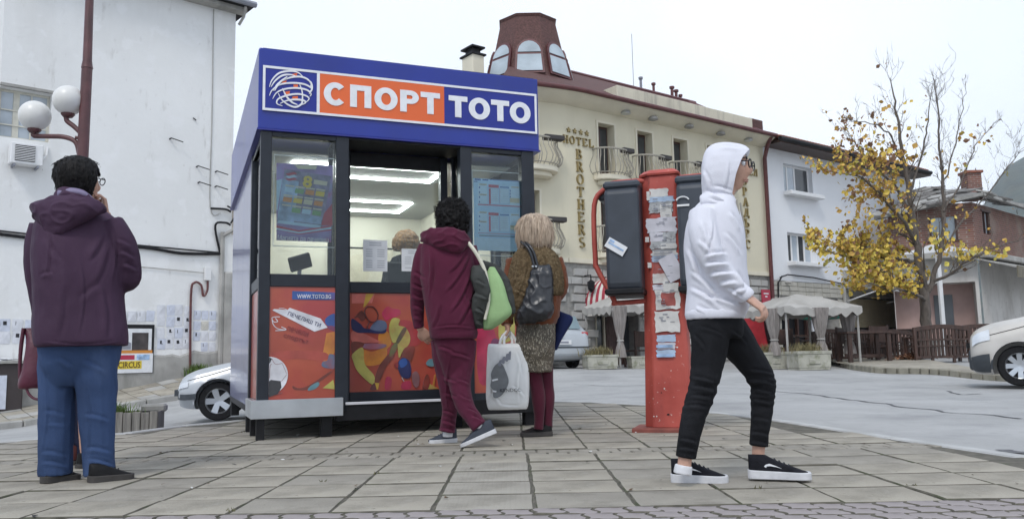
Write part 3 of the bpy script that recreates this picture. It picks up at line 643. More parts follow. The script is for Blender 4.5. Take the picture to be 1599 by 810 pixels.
m_pvc = M('white_pvc', (.74,.74,.74), .4, .05, 4); m_conc = M('stained_concrete', (.36,.35,.33), .9, .2, 2, .5, 30, layers=(((.20,.20,.18), 3, (1,1,.3), .5, .7, .6),))
m_iron = M('pale_iron', (.33,.305,.255), .5, .2, 20); m_doorwood = M('dark_door_wood', (.075,.035,.027), .5, .35, 12, stretch=(3,3,.4))
m_gold = M('brass_letters', (.30,.23,.10), .4, .2, 14, metal=.5)
m_planter = M('mossy_planter_concrete', (.40,.39,.33), .92, .2, 3, .6, 30, layers=(((.16,.17,.10), 5, (1,1,1), .5, .66, .7),))
def facade(q, x0, x1, z0, z1, holes, y=0., dep=.3):
    """wall face with real openings; reveals of depth dep"""
    X = sorted({x0, x1, *[h[0] for h in holes], *[h[1] for h in holes]}); Z = sorted({z0, z1, *[h[2] for h in holes], *[h[3] for h in holes]})
    for i in range(len(X)-1):
        for j in range(len(Z)-1):
            cx, cz = (X[i]+X[i+1])/2, (Z[j]+Z[j+1])/2
            if cx < x0 or cx > x1 or cz < z0 or cz > z1: continue
            if any(h[0] < cx < h[1] and h[2] < cz < h[3] for h in holes): continue
            q.quad((X[i],y,Z[j]),(X[i+1],y,Z[j]),(X[i+1],y,Z[j+1]),(X[i],y,Z[j+1]))
    for a, b, c, d in holes:
        q.quad((a,y,c),(a,y,d),(a,y+dep,d),(a,y+dep,c)); q.quad((b,y,d),(b,y,c),(b,y+dep,c),(b,y+dep,d)); q.quad((a,y,d),(b,y,d),(b,y+dep,d),(a,y+dep,d)); q.quad((b,y,c),(a,y,c),(a,y+dep,c),(b,y+dep,c))
def window(par, x0, x1, z0, z1, y, cas, mat_frame, panes, fw=.05, name='window'):
    q = MB(); q.box(x0,x1,y,y+.06,z1-fw,z1); q.box(x0,x1,y,y+.06,z0,z0+fw); q.box(x0,x0+fw,y,y+.06,z0+fw,z1-fw); q.box(x1-fw,x1,y,y+.06,z0+fw,z1-fw)
    xs_ = [x0+fw+(x1-x0-2*fw)*t for t in cas]
    for x in xs_[1:-1]: q.box(x-fw*.6,x+fw*.6,y,y+.06,z0+fw,z1-fw)
    w = q.build(name, mat_frame, par, bevel=.006)
    for i in range(len(xs_)-1):
        p = MB(); p.box(xs_[i]+(fw*.6 if i else 0), xs_[i+1]-(fw*.6 if i < len(xs_)-2 else 0), y+.025, y+.035, z0+fw, z1-fw); p.build('pane', panes[i % len(panes)], w)
    return w
# serif stroke letters for the hotel sign
def glyph(ch):
    S = []; T, t = .20, .10   # thick / thin strokes, box 0..1 x 0..1.25
    H = 1.25
    def v(x, w=T, a=0, b=H, s=True):
        S.append((x-w/2, a, x+w/2, b))
        if s: S.extend([(x-w/2-.09, a-.001, x+w/2+.09, a+.07), (x-w/2-.09, b-.07, x+w/2+.09, b+.001)])
    def h(x0, x1, z, w=t): S.append((x0, z-w/2, x1, z+w/2))
    A = []
    if ch in 'BВ': v(.2); A = [(.35,.94,.36,.31,.16,-90,90),(.35,.33,.45,.33,.17,-90,90)]; h(.2,.4,1.2); h(.2,.4,.63); h(.2,.4,.05)
    elif ch in 'PР': v(.2); A = [(.38,.9,.42,.35,.17,-90,90)]; h(.2,.4,1.2); h(.2,.4,.58)
    elif ch == 'R': v(.2); A = [(.38,.92,.40,.33,.16,-90,90)]; h(.2,.4,1.2); h(.2,.5,.62); S.append(('l',.48,.6,.9,.0,.2))
    elif ch in 'OО': A = [(.5,.625,.5,.66,.18,0,360)]
    elif ch in 'CС': A = [(.52,.625,.5,.66,.18,45,315)]; S.append((.84,.86,.9,1.2))
    elif ch in 'TТ': v(.5,T,0,H,False); h(.05,.95,1.19); S.extend([(.02,.95,.09,1.24),(.91,.95,.98,1.24),(.33,0,.67,.07)])
    elif ch in 'HН': v(.2); v(.82); h(.2,.8,.64)
    elif ch in 'EЕ': v(.2); h(.2,.85,1.19); h(.2,.66,.64); h(.2,.88,.06); S.extend([(.79,.95,.86,1.24),(.82,.01,.9,.3)])
    elif ch == 'S': A = [(.5,.93,.38,.33,.17,40,270),(.5,.32,.42,.34,.18,-150,90)]
    elif ch == 'L': v(.2); h(.2,.88,.06); S.append((.82,.01,.9,.34))
    elif ch == 'Л': v(.8); S.append(('l',.12,.03,.44,1.2,.12)); h(.4,.85,1.19); S.append((.0,0,.26,.07))
    elif ch in 'AА': S.extend([('l',.1,.02,.47,1.24,.1),('l',.46,1.24,.86,.02,.2)]); h(.26,.7,.42,.08); S.extend([(-.03,0,.25,.07),(.68,0,1.02,.07)])
    elif ch == 'Д': S.extend([('l',.2,.14,.5,1.22,.1),(.66,.14,.85,1.24)]); h(.4,.85,1.19); h(.0,1.0,.14); S.extend([(.0,-.2,.09,.16),(.91,-.2,1.0,.16)])
    elif ch == 'Ъ': v(.36); A = [(.5,.35,.42,.34,.17,-90,90)]; h(.36,.55,.65); h(.36,.55,.05); h(.04,.4,1.19); S.append((.02,.92,.09,1.24))
    elif ch == 'Х': S.extend([('l',.15,1.2,.85,.04,.2),('l',.85,1.2,.15,.04,.1),(.0,1.18,.33,1.25),(.67,1.18,1,1.25),(.0,0,.33,.07),(.67,0,1,.07)])
    elif ch == 'Б': v(.2); A = [(.38,.36,.46,.36,.17,-90,90)]; h(.2,.82,1.19); h(.2,.42,.68); h(.2,.42,.05); S.append((.76,.92,.84,1.24))
    return S, A
def letter(ch, par, x, z, w, h, y, mat):
    q = MB(); S, A = glyph(ch); sx, sz = w, h/1.25; k = 0
    for s_ in S:
        k += 1; yy = y-.05-.0015*k
        if s_[0] == 'l':
            _, a, b_, c, d, t = s_; dx, dz = c-a, d-b_; n = math.hypot(dx, dz); nx_, nz_ = -dz/n*t/2, dx/n*t/2
            q.prism([(x+(a+nx_)*sx,z+(b_+nz_)*sz),(x+(c+nx_)*sx,z+(d+nz_)*sz),(x+(c-nx_)*sx,z+(d-nz_)*sz),(x+(a-nx_)*sx,z+(b_-nz_)*sz)], yy, y)
        else: q.box(x+s_[0]*sx, x+s_[2]*sx, yy, y, z+s_[1]*sz, z+s_[3]*sz)
    for (cx, cz, rx, rz, t, a0, a1) in A:
        k += 1; arc(q, x+cx*sx, z+cz*sz, rx*sx, rz*sz, t*sx, a0, a1, y-.05-.0015*k, y, 18, t*.5*sz)
    return q.build('letter', mat, par)

# ------------------------------------------------------------------ hotel
HF = Frame((1.66,24.), 36.87); hp = HF.px
hotel = thing('hotel', 'cream hotel with red corner turret and iron balconies behind the kiosk', 'hotel', HF.M)
GZ = .25; ST = 3.37; WT = 8.05
win_s = [1.29+1.675*k for k in range(5)]
holes = []
for k, s in enumerate(win_s):
    if k == 4: continue
    holes += [(s, s+.68, 6.03, 7.69), (s, s+.68, 3.66, 5.32)]
q = MB(); facade(q, 0, 9.44, ST, WT, holes, 0, .34)
# chamfer wall to the left of the corner (12.4 deg less oblique) and the return wall
Ta = Matrix.Rotation(rad(-12.4), 4, 'Z')
q.T = Ta; facade(q, -2.3, 0, ST, WT, [(-1.75,-.92,6.03,7.75), (-1.75,-.92,3.66,5.4)], 0, .3); q.T = Ta @ Matrix.Translation((-2.3,0,0)) @ Matrix.Rotation(rad(62), 4, 'Z')
facade(q, -.0, 9, ST, WT, [], 0, .3) if False else None
q.T = Ta; q.quad((-2.3,0,GZ-.6),(-2.3,0,WT),(-2.6,7,WT),(-2.6,7,GZ-.6)); q.T = None
q.quad((9.44,0,GZ-.6),(9.44,6,GZ-.6),(9.44,6,WT),(9.44,0,WT)); q.quad((-2.3,7,GZ),(9.44,7,GZ),(9.44,7,WT),(-2.3,7,WT))
q.build('wall', m_hotel, hotel)
def door_in(T_, s, z0, z1, w_=.68):
    q = MB(T_); q.box(s, s+w_, .30, .34, z0, z1); d_ = q.build('balcony_door', m_doorwood, hotel)
    q = MB(T_); q.box(s+.05, s+w_*.5-.03, .292, .30, z0+.25, z1-.08); q.box(s+w_*.5+.03, s+w_-.05, .292, .30, z0+.25, z1-.08); q.build('door_glass', m_dglass, d_)
    q = MB(T_)
    for a in ((s-.07, s, -.03, .0, z0, z1), (s+w_, s+w_+.07, -.03, 0, z0, z1), (s-.07, s+w_+.07, -.03, 0, z1, z1+.07)): q.box(*a)
    q.build('surround', m_trim, hotel)
def balcony(T_, cx, z, wd, dp, n):
    out = [(cx+wd/2*math.cos(a), -dp*abs(math.sin(a))**.7) for a in np.linspace(PI, 2*PI, 15)]
    q = MB(T_); q.slab([(x, y) for x, y in out], z-.16, z); q.slab([(cx+(x-cx)*.8, y*.75) for x, y in out], z-.30, z-.16); bl = q.build('balcony', m_trim, hotel, bevel=.02)
    P = catmull([(x, y) for x, y in out], 3); L = np.cumsum([0]+[np.linalg.norm(P[i+1]-P[i]) for i in range(len(P)-1)])
    q = MB(T_)
    for t in np.linspace(0, L[-1], n):
        i = min(np.searchsorted(L, t), len(P)-1); p = P[i]; o = np.array((p[0]-cx, p[1]*1.3)); o = o/max(.01, np.linalg.norm(o))
        q.tube([(*(p+o*d), z+h) for d, h in ((0,.0),(.10,.10),(.15,.26),(.08,.44),(.0,.58),(-.01,.78))], .014, 5)
    q.build('railing_bars', m_iron, bl, smooth=60, kind='stuff')
    q = MB(T_); q.tube([(*p, z+.79) for p in P], .03, 6); q.build('handrail', m_iron, bl, smooth=60); q = MB(T_); q.tube([(*p, z+.06) for p in P], .018, 5); q.build('foot_rail', m_iron, bl, smooth=60)
    q = MB(T_); q.box(cx+wd*.16, cx+wd*.52, -dp*.95, -dp*.55, z+.74, z+.88); q.build('flower_box', M('dark_flower_box', (.045,.04,.04), .7), bl, bevel=.02)
for k, s in enumerate(win_s[:4]):
    door_in(None, s, 6.03, 7.69); door_in(None, s, 3.66, 5.32); balcony(None, s+.42, 6.03, 1.3, .5, 15); balcony(None, s+.42, 3.66, 1.3, .5, 15)
for z in (6.03, 3.66): door_in(Ta, -1.75, z, z+1.72, .83); balcony(Ta, -1.25, z, 1.75, .62, 20)
# stone base: mortar plane and single blocks proud of it
bz = [(.95,2.75,GZ-.3,2.45)]
q = MB(); facade(q, -.02, 9.44, GZ-.6, ST, bz, .02, .5); q.T = Ta; facade(q, -2.3, .0, GZ-.6, ST, [], .02, .3); q.T = None; q.build('stone_backing', m_mortar, hotel)
sv = []
for k in range(6):
    rnd = random.Random(k); q = MB(); w_, h_ = .49, .235
    P = [(-w_/2+rnd.uniform(0,.02), -h_/2+rnd.uniform(0,.015)), (w_/2-rnd.uniform(0,.02), -h_/2+rnd.uniform(0,.015)), (w_/2-rnd.uniform(0,.02), h_/2-rnd.uniform(0,.015)), (-w_/2+rnd.uniform(0,.02), h_/2-rnd.uniform(0,.015))]
    q.rings([[(x,.03,z) for x,z in P], [(x,-.02,z) for x,z in P], [(x*.92,-.045-rnd.uniform(0,.02),z*.85) for x,z in P]][::1]); me = q.mesh('stone_block'); me.materials.append(m_stone); sv.append(me)
nb = 0
for j in range(13):
    z = GZ-.12+j*.255+.12
    if z > ST-.1: break
    for T_, xa, xb in ((None, .0, 9.4), (Ta, -2.3, -.02)):
        x = xa+.25+(.13 if j % 2 else 0)
        while x < xb-.2:
            wsc = random.uniform(.8, 1.25)
            if not (T_ is None and .85 < x < 2.9 and z < 2.6):
                o = bpy.data.objects.new('stone_block', sv[random.randrange(6)]); COL.objects.link(o); o.parent = hotel; nb += 1
                mm = Matrix.Translation((x+.25*(wsc-1), 0, z)) @ Matrix.Diagonal((wsc*.98, 1, 1, 1)); o.matrix_basis = (T_ @ mm) if T_ else mm
            x += .5*wsc
q = MB(); q.box(-.05, 9.44, -.07, .02, ST-.05, ST+.09); q.T = Ta; q.box(-2.3, -.06, -.068, .02, ST-.05, ST+.088); q.build('string_course', m_trim, hotel)
# soffit, gutter, roof
q = MB()
fr = [(-2.3,0,1),(0,0,1)]
def eaveline(off, z):
    a = Ta @ Vector((-2.3,-off,0)); c = Vector((.06,-off,0)); d = Vector((9.4,-off,0)); b_ = Ta @ Vector((-.5,-off,0)); e = Vector((.5,-off,0))
    return [Vector((p.x,p.y,z)) for p in (a, b_, (b_+c)/2*.55+(c*.45), c*.6+e*.4, e, d)]
A_, B_, C_ = eaveline(0,WT-.02), eaveline(.58,WT+.22), eaveline(.3, WT+.05)
q.rings([A_, C_, B_], cap=False, closed=False); q.rings([B_, [p+Vector((0,0,.1)) for p in B_], [p+Vector((0,.6,.12)) for p in B_]], cap=False, closed=False); q.build('soffit', m_trim, hotel, smooth=30)
q = MB(); q.tube([p+Vector((0,-.06,.06)) for p in B_], .075, 8); q.build('gutter', m_brownpipe, hotel, smooth=60)
RB = eaveline(.55, WT+.33); 
q = MB()
R1 = [Vector((max(p.x*.93+.3, .35), 2.9, 10.42)) for p in RB]
q.rings([RB, R1, [Vector((p.x, 5.5, 9.2)) for p in R1]], cap=False, closed=False)
q.build('roof', m_roofred, hotel)
q = MB(); q.tube([(2.2,2.92,10.44),(9.3,2.92,10.44)], .07, 6); q.tube([(8.7,-.5,WT+.36),(8.9,2.92,10.44)], .06, 6); q.build('ridge_cap', m_brownpipe, hotel)
# second hipped roof behind
q = MB(); q.add([(4.6,3.2,9.8),(12.5,3.2,9.8),(12.5,9,9.8),(4.6,9,9.8),(6.9,4.6,10.95),(12.5,4.6,11.0)], [(0,1,5,4),(0,4,3),(3,4,5,2)]); q.build('rear_roof', m_roofred, hotel)
q = MB(); q.box(1.9, 8.55, -.28, 1.2, WT+.3, WT+.86); q.build('parapet', M('weathered_parapet', (.60,.56,.45), .9, .1, 1, layers=(((.30,.28,.24), 3, (1,1,.15), .5, .68, .6),)), hotel, bevel=.02)
q = MB(); q.box(8.6, 9.40, -.1, 1.5, WT+.36, WT+.95); q.build('parapet_block', m_roofred, hotel, bevel=.02)
for x, y, z0, h, r in ((7.0,3.6,10.3,.85,.05),(7.7,3.6,10.3,.75,.05),(8.75,3.6,10.3,.8,.06),(9.1,3.7,10.3,.75,.06),(9.35,3.7,10.3,.6,.05)):
    q = MB(); q.tube([(x,y,z0),(x,y,z0+h)], r, 8); q.tube([(x,y,z0+h+.02),(x,y,z0+h+.1)], r*1.7, 8); q.build('roof_vent', m_brownpipe if x > 7.2 else m_grey_ink, hotel, smooth=50)
q = MB(); q.tube([(6.6,3.6,10.3),(6.6,3.6,12.9)], .012, 5); q.build('antenna', m_grey_ink, hotel)
q = MB(); q.box(-2.05,-1.63,1.8,2.4,8.6,9.75); q.build('chimney', m_trim, hotel, bevel=.02); q = MB(); q.box(-2.1,-1.58,1.75,2.45,9.75,9.80); q.box(-1.98,-1.7,1.9,2.3,9.80,9.98); q.box(-2.08,-1.6,1.78,2.42,9.98,10.03); q.build('chimney_cap', m_dark, hotel)
# turret
TC = HF.M.inverted() @ Vector((.66, 26.0, 0))
def oct_(r, z, ph=0.): return [Vector((TC.x+r*math.cos(ph+k*PI/4+PI/8-rad(36.87)), TC.y+r*math.sin(ph+k*PI/4+PI/8-rad(36.87)), z)) for k in range(8)]
q = MB(); q.rings([oct_(2.7,8.32), oct_(1.85,8.85), oct_(1.47,9.15), oct_(1.34,9.5), oct_(1.15,10.3), oct_(.93,11.3)]); tur = q.build('turret', m_roofred, hotel)
q = MB(); q.rings([oct_(.95,11.28), oct_(.99,11.36), oct_(.72,11.47), oct_(.1,11.52)]); q.build('turret_cap', m_roofred, tur)
for k in range(8):
    a0, a1 = oct_(1.41,9.25)[k], oct_(1.41,9.25)[(k+1)%8]; b0, b1 = oct_(1.11,10.45)[k], oct_(1.11,10.45)[(k+1)%8]
    def F(u, v, o):
        lo = a0.lerp(a1, .5+u/2); hi = b0.lerp(b1, .5+u/2); p = lo.lerp(hi, v); n_ = (p-Vector((TC.x,TC.y,p.z))).normalized(); return p+n_*o
    def arch(w_, v0, v1, va, o):
        P = [(-w_, v0), (w_, v0), (w_, v1)] + [(w_*math.cos(t), v1+(va-v1)*math.sin(t)) for t in np.linspace(.15, PI-.15, 9)] + [(-w_, v1)]
        return [F(u, v, o) for u, v in P]
    q = MB(); q.rings([arch(.82,.0,.62,.99,.0), arch(.82,.0,.62,.99,.10)]); q.build('arched_frame', m_doorwood if False else m_brownpipe, tur)
    q = MB(); q.rings([[F(u,v,.09) for u, v in ((-.68,.06),(.68,.06),(.68,.53),(-.68,.53))], [F(u,v,.125) for u, v in ((-.68,.06),(.68,.06),(.68,.53),(-.68,.53))]]); q.build('pane', m_skyglass, tur)
    q = MB(); P = [(-.68,.60),(.68,.60)]+[(.68*math.cos(t), .62+.30*math.sin(t)) for t in np.linspace(.1,PI-.1,9)]; q.rings([[F(u,v,.09) for u,v in P],[F(u,v,.125) for u,v in P]]); q.build('pane', m_skyglass, tur)
# downpipe, lamps under the soffit
q = MB(); q.tube([(9.2,-.55,8.28),(9.3,-.3,8.0),(9.36,-.12,7.6),(9.36,-.12,GZ+.1)], .075, 8); q.build('downpipe', m_brownpipe, hotel, smooth=60)
for s in (2.2, 3.4, 5.1, 6.7, 8.2):
    q = MB(); q.lathe([(.05,.12),(.14,.08),(.16,.0),(.08,-.03)], (s,-.33,WT-.02), 10); q.build('soffit_lamp', m_alu if s in (2.2,8.2) else m_conc, hotel, smooth=60)
# lettering on the wall
sg = lambda x, y: hp(x, y)
for i, ch in enumerate('HOTEL'):
    x = -.13+i*.255; letter(ch, hotel, x, 6.86, .20, .24, -.0, m_gold)
for i, ch in enumerate('BROTHERS'): letter(ch, hotel, .36, 6.43-i*.377, .27, .30, -.0, m_gold)
for i in range(4):
    q = MB(); cx = .10+i*.24; q.prism([(cx+(.09 if k % 2 == 0 else .038)*math.sin(k*PI/5), 7.27+(.09 if k % 2 == 0 else .038)*math.cos(k*PI/5)) for k in range(10)], -.05, 0); q.build('star', m_gold, hotel)
for i, ch in enumerate('ХОТЕЛ'): letter(ch, hotel, 7.72+i*.27, 6.90, .21, .26, -.0, m_gold)
for i, ch in enumerate('БРАДЪРС'): letter(ch, hotel, 8.12, 6.50-i*.375, .28, .30, -.0, m_gold)
# entrance: dark wooden doors and shopfront in the opening
q = MB(); q.box(.95,2.75,.45,.5,GZ-.3,2.45); q.build('shopfront_glass', m_dglass, hotel)
q = MB(); q.box(1.75,2.5,.40,.45,GZ-.2,2.2); dd = q.build('entrance_door', m_doorwood, hotel, bevel=.01)
for x in (1.82, 2.15): 
    for z in (.5, 1.25): q = MB(); q.box(x,x+.27,.385,.40,z,z+.6); q.build('door_panel', m_doorwood, dd, bevel=.02)
for x in (.95,1.3,1.64): q = MB(); q.box(x,x+.05,.38,.45,GZ-.2,2.45); q.build('mullion', m_trim, hotel)
q = MB(); q.tube([(.55,-.02,2.95),(.55,-.3,2.95),(.55,-.3,2.8)], .02, 6); q.build('lantern_arm', m_dark, hotel)
q = MB(); q.lathe([(.03,.26),(.12,.2),(.10,0),(.06,-.06),(.02,-.1)], (.55,-.3,2.55), 6); q.build('wall_lantern', m_dark, hotel)

# red and white striped dome awning over the entrance
AF = HF.M
aw = thing('striped_awning', 'red and white striped domed awning over the hotel entrance', 'awning', AF)
m_awr = M('awning_red', (.34,.035,.055), .8, .15, 8); m_aww = M('awning_white', (.62,.59,.54), .8, .12, 6)
ac = 1.66; ar = 1.12; rr = []
NA = 36
for j in range(9):
    t = j/8*PI/2
    rr.append([Vector((ac+ar*math.cos(a)*math.cos(t)**.8, -1.0*math.sin(a)*math.cos(t)**.8*1.1-.01, 2.04+.90*math.sin(t))) for a in np.linspace(0, PI, NA+1)])
for k in range(NA):
    q = MB(); q.rings([[r[k], r[k+1], r[k+1]*1.0+Vector((0,.02,-.02)), r[k]+Vector((0,.02,-.02))] for r in rr]); q.build('stripe', m_awr if k % 2 else m_aww, aw)
q = MB(); q.rings([[rr[0][k]+Vector((0,-.005,0)) for k in range(NA+1)], [rr[0][k]+Vector((0,-.005,-.27)) for k in range(NA+1)]], cap=False, closed=False); q.build('valance', m_aww, aw)

# ------------------------------------------------------------------ white house, right of the hotel
wh = thing('white_house', 'plain white two storey house with tiled eaves beside the hotel', 'house', HF.M)
W0 = 9.46; W1 = 19.6
wins = [(10.66,12.48,6.55,7.62),(10.66,12.40,3.92,5.02),(14.66,16.42,4.02,5.02)]
q = MB(); facade(q, W0, W1, 3.2, 8.2, wins, .03, .22); q.quad((W1,.03,-.5),(W1,7,-.5),(W1,7,8.2),(W1,.03,8.2)); q.quad((W0,7,0),(W1,7,0),(W1,7,8.2),(W0,7,8.2)); q.quad((W0,.03,8),(W0,7,8),(W0,7,8.2),(W0,.03,8.2))
q.build('wall', m_white_pl, wh)
window(wh, *wins[0], .2, (0,.22,.5,1), m_pvc, [m_lglass, m_lglass, m_dglass], .07); window(wh, *wins[1], .2, (0,.25,.5,.75,1), m_pvc, [m_dglass, m_lglass], .07); window(wh, *wins[2], .2, (0,.5,1), m_pvc, [m_lglass, m_dglass], .07)
for a in wins: q = MB(); q.box(a[0]-.08,a[1]+.25,-.32,.1,a[2]-.16,a[2]-.01); q.build('window_sill', m_pvc, wh, bevel=.015)
q = MB(); q.box(W0+.0,W1+.6,-.75,.1,8.08,8.16); q.build('eaves_boards', m_brown_wood, wh)
q = MB(); q.tube([(W0-.1,-.8,8.2),(W1+.5,-.8,8.2)], .085, 8); q.build('gutter', m_dark, wh, smooth=60)
q = MB(); NT = 40; 
q.add([(W0,-.78,8.2),(W1+.6,-.78,8.2),(W1-1.2,3.4,9.75),(W0,3.4,9.75),(W1+.6,7.6,8.2),(W0,7.6,8.2)], [(0,1,2,3),(1,4,2),(3,2,4,5)]); rf = q.build('roof', m_rooftile, wh)
q = MB()
for k in range(58):
    x = W0+.1+k*.18; q.tube([(x,-.82,8.25),(min(x,W1-1.2+ (x-(W1-1.2))*.0) if x < W1-1.2 else x-(x-(W1-1.2))*.9,3.3 if x < W1-1.2 else 3.3-(x-W1+1.2)*1.9,9.77 if x < W1-1.2 else 9.77-(x-W1+1.2)*.75)], .075, 5)
q.build('tile_ridges', m_rooftile, rf, smooth=60, kind='stuff')
q = MB(); q.tube([(W0,3.4,9.8),(W1-1.2,3.4,9.8)], .12, 6); q.build('ridge_tiles', m_rooftile, rf)
m_band = M('stone_cladding_band', (.43,.41,.36), .9, .12, 3, .4, 20)
q = MB(); facade(q, W0, 14.1, -.4, 3.18, [(9.95,13.6,-.3,2.62)], .0, .8); sb = q.build('ground_floor_wall', m_mortar, wh)
nb2 = 0
for j in range(3):
    for k in range(9):
        x = W0+.04+k*.51; q = MB(); q.box(x, x+.49, -.035-random.uniform(0,.015), .01, 2.66+j*.175, 2.82+j*.175); q.build('cladding_stone', m_band, sb, bevel=.01)
for j in range(12):
    for x0_, x1_ in ((W0+.03, 9.93), (13.63, 14.08)): q = MB(); q.box(x0_, x1_, -.03-random.uniform(0,.012), .01, -.2+j*.235, .02+j*.235); q.build('cladding_stone', m_band, sb, bevel=.01)
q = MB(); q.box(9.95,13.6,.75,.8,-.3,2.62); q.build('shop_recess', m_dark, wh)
for k in range(6): q = MB(); q.box(10.0+k*.6,10.07+k*.6,.6,.72,-.3,2.2); q.build('shop_mullion', m_doorwood, wh)
q = MB(); q.box(9.95,13.6,.58,.62,2.1,2.62); q.build('shop_lintel', m_doorwood, wh); q = MB(); q.box(12.6,13.3,.5,.56,1.3,2.3); q.build('shop_poster', m_paper, wh); q = MB(); q.box(9.97,13.58,.6,.66,.1,.8); q.build('shop_stallriser', m_doorwood, wh)
# shutters and canopy of the shop under the tree
q = MB(); facade(q, 14.1, W1, -.4, 3.2, [(14.5,18.9,-.3,2.75)], .02, .5); q.build('ground_floor_wall', m_conc, wh)
m_shut = M('beige_roller_shutter', (.42,.36,.24), .6, .12, 3)
shu = thing('roller_shutter', 'half lowered beige roller shutter of the shop behind the tree', 'shutter', HF.M)
for k in range(13): q = MB(); q.box(14.6,18.8,.28-.012*(k%2),.32,1.55+k*.088,1.635+k*.088); q.build('slat', m_shut, shu, bevel=.008)
q = MB(); q.box(14.55,18.85,.46,.5,-.3,1.6); q.build('shop_glass', m_dglass, wh)
for x in (15.2,16.3,16.6,17.6,18.3): q = MB(); q.box(x,x+.09,.38,.46,-.3,1.55); q.build('shop_mullion', m_doorwood, wh)
can = thing('shop_canopy', 'thin white tube canopy frame over the shuttered shop', 'canopy', HF.M)
q = MB(); q.tube([(14.2,-1.5,2.95),(20.6,-1.5,2.62)], .05, 6); q.build('front_tube', m_pvc, can, smooth=60)
for x in (14.3, 17.2, 20.2): q = MB(); q.tube([(x,.0,2.55),(x,-1.5,2.95-(x-14.2)*.05)], .03, 6); q.build('arm_tube', m_pvc, can)
q = MB(); q.box(14.2,19.4,-1.4,.1,2.98,3.02); q.build('canopy_sheet', m_conc, can); q = MB(); q.box(14.1,19.5,-.12,.02,3.05,3.75); q.build('signboard', m_conc, wh)
q = MB(); q.tube([(9.95,-.06,3.3),(10.4,-.06,3.42),(12,-.06,3.38),(14.1,-.06,3.2)], .025, 5); q.build('wall_cable', m_dark, wh); q = MB(); q.tube([(9.75,-.08,2.5),(9.8,-.08,3.1),(10.05,-.08,3.35)], .03, 5); q.build('wall_cable', m_dark, wh); q = MB(); q.tube([(13.95,-.1,3.1),(14.0,-.1,-.2)], .07, 7); q.build('downpipe', m_conc, wh)
q = MB(); q.tube([(10.25,-.02,3.15),(10.4,-.2,3.12)], .05, 8); q.build('wall_lamp', m_conc, wh)

# ------------------------------------------------------------------ old white building, left
LF = Frame((-11.4,18.5), 40.9036); lp_ = LF.px
lb = thing('old_building', 'tall weathered white plaster building covered in paper notices at the left', 'building', LF.M)
LW0, LW1, LT = -.24, 5.22, 10.25
lw = (-2.0,.82,5.80,7.0)
q = MB(); facade(q, LW0, LW1, -1.2, LT, [(LW0,.82,5.82,6.98)], 0, .22); q.quad((LW1,0,-1),(LW1,8,-1),(LW1,8,LT),(LW1,0,LT)); q.quad((LW0,0,-1),(LW0,0,LT),(LW0,8,LT),(LW0,8,-1)); q.quad((LW0,8,-1),(LW1,8,-1),(LW1,8,LT),(LW0,8,LT)); q.build('wall', m_old_pl, lb)
# window grid
wo = window(lb, LW0, .82, 5.82, 6.98, .17, (0,.30,.36,1), M('cream_window_paint', (.60,.58,.50), .6), [m_lglass, m_lglass, m_lglass], .06)
q = MB()
for z in (6.15,6.5): q.box(LW0+.06,.76,.15,.17,z-.015,z+.015)
q.box(.42,.45,.152,.168,5.88,6.92); q.build('glazing_bars', M('cream_window_paint', (.60,.58,.50), .6), wo); q = MB(); q.box(LW0,.92,-.08,.1,7.0,7.06); q.build('window_lintel', m_conc, lb)
q = MB(); q.box(-.35,LW1+.32,-.45,8,LT,LT+.12); q.build('roof_eave', m_dark, lb); q = MB(); q.tube([(2.6,-.5,LT+.1),(LW1+.36,-.5,LT+.06)], .08, 6); q.build('gutter', m_grey_ink, lb); q = MB(); q.box(3.8,LW1+.2,-.3,-.0,LT-.12,LT-.003); q.build('cornice', m_conc, lb)
q = MB(); q.tube([(LW1+.1,-.42,LT-.02),(LW1+.12,-.25,LT-.25),(LW1+.05,-.1,LT-.45)], .04, 6); q.build('downpipe_bend', m_conc, lb)
q = MB(); facade(q, LW0, LW1, -1.19, .55, [], -.03, .1); q.build('rough_plinth', m_conc, lb) if False else None
# rough lower plaster
q = MB(); N_ = 30; top = [(LW0+(LW1-LW0)*k/N_, .62+.35*(k/N_)+.12*noise.noise(Vector((k*.5,0,3)))) for k in range(N_+1)]
q.rings([[(x,-.025,-1.2) for x, z in top], [(x,-.03,z-.05) for x, z in top], [(x,-.003,z) for x, z in top]], cap=False, closed=False); q.build('plinth_render', m_conc, lb)
# wires, pipes
def wire(pts, r, mat=m_dark, name='cable'): q = MB(); q.tube(catmull(pts, 6), r, 5); return q.build(name, mat, lb)
wire([(LW0,-.05,3.59),(1.4,-.05,3.5),(3.0,-.05,3.50),(3.9,-.05,3.42),(4.9,-.06,3.47)], .04); wire([(LW0,-.04,3.66),(2.0,-.05,3.57),(4.9,-.05,3.5)], .02)
wire([(4.6,-.02,10.1),(4.62,-.02,7),(4.63,-.02,4.7),(4.9,-.05,4.55)], .012, m_conc); wire([(2.0,-.03,3.05),(3.4,-.03,3.0),(4.5,-.04,2.95)], .01, m_conc)
wire([(4.63,-.05,4.65),(5.0,-.08,4.66),(5.15,-.1,4.6)], .03); wire([(4.9,-.06,3.5),(4.75,-.08,4.2),(5.0,-.1,4.3),(5.15,-.1,4.25)], .03); wire([(5.15,-.1,4.3),(5.3,-.1,4.6),(5.05,-.1,4.75)], .025)
wire([(4.2,-.06,.4),(4.17,-.06,2.35),(4.25,-.07,2.68),(4.42,-.07,2.62),(4.48,-.07,2.35),(4.58,-.07,2.5),(4.58,-.07,2.8)], .03, m_brownpipe, 'pipe'); wire([(4.95,-.08,.3),(4.95,-.08,4.05)], .06, m_conc, 'pipe'); wire([(4.95,-.09,3.95),(5.6,-.12,4.35)], .05, m_conc, 'pipe'); wire([(4.12,-.03,7.0),(4.2,-.03,6.95)], .015)
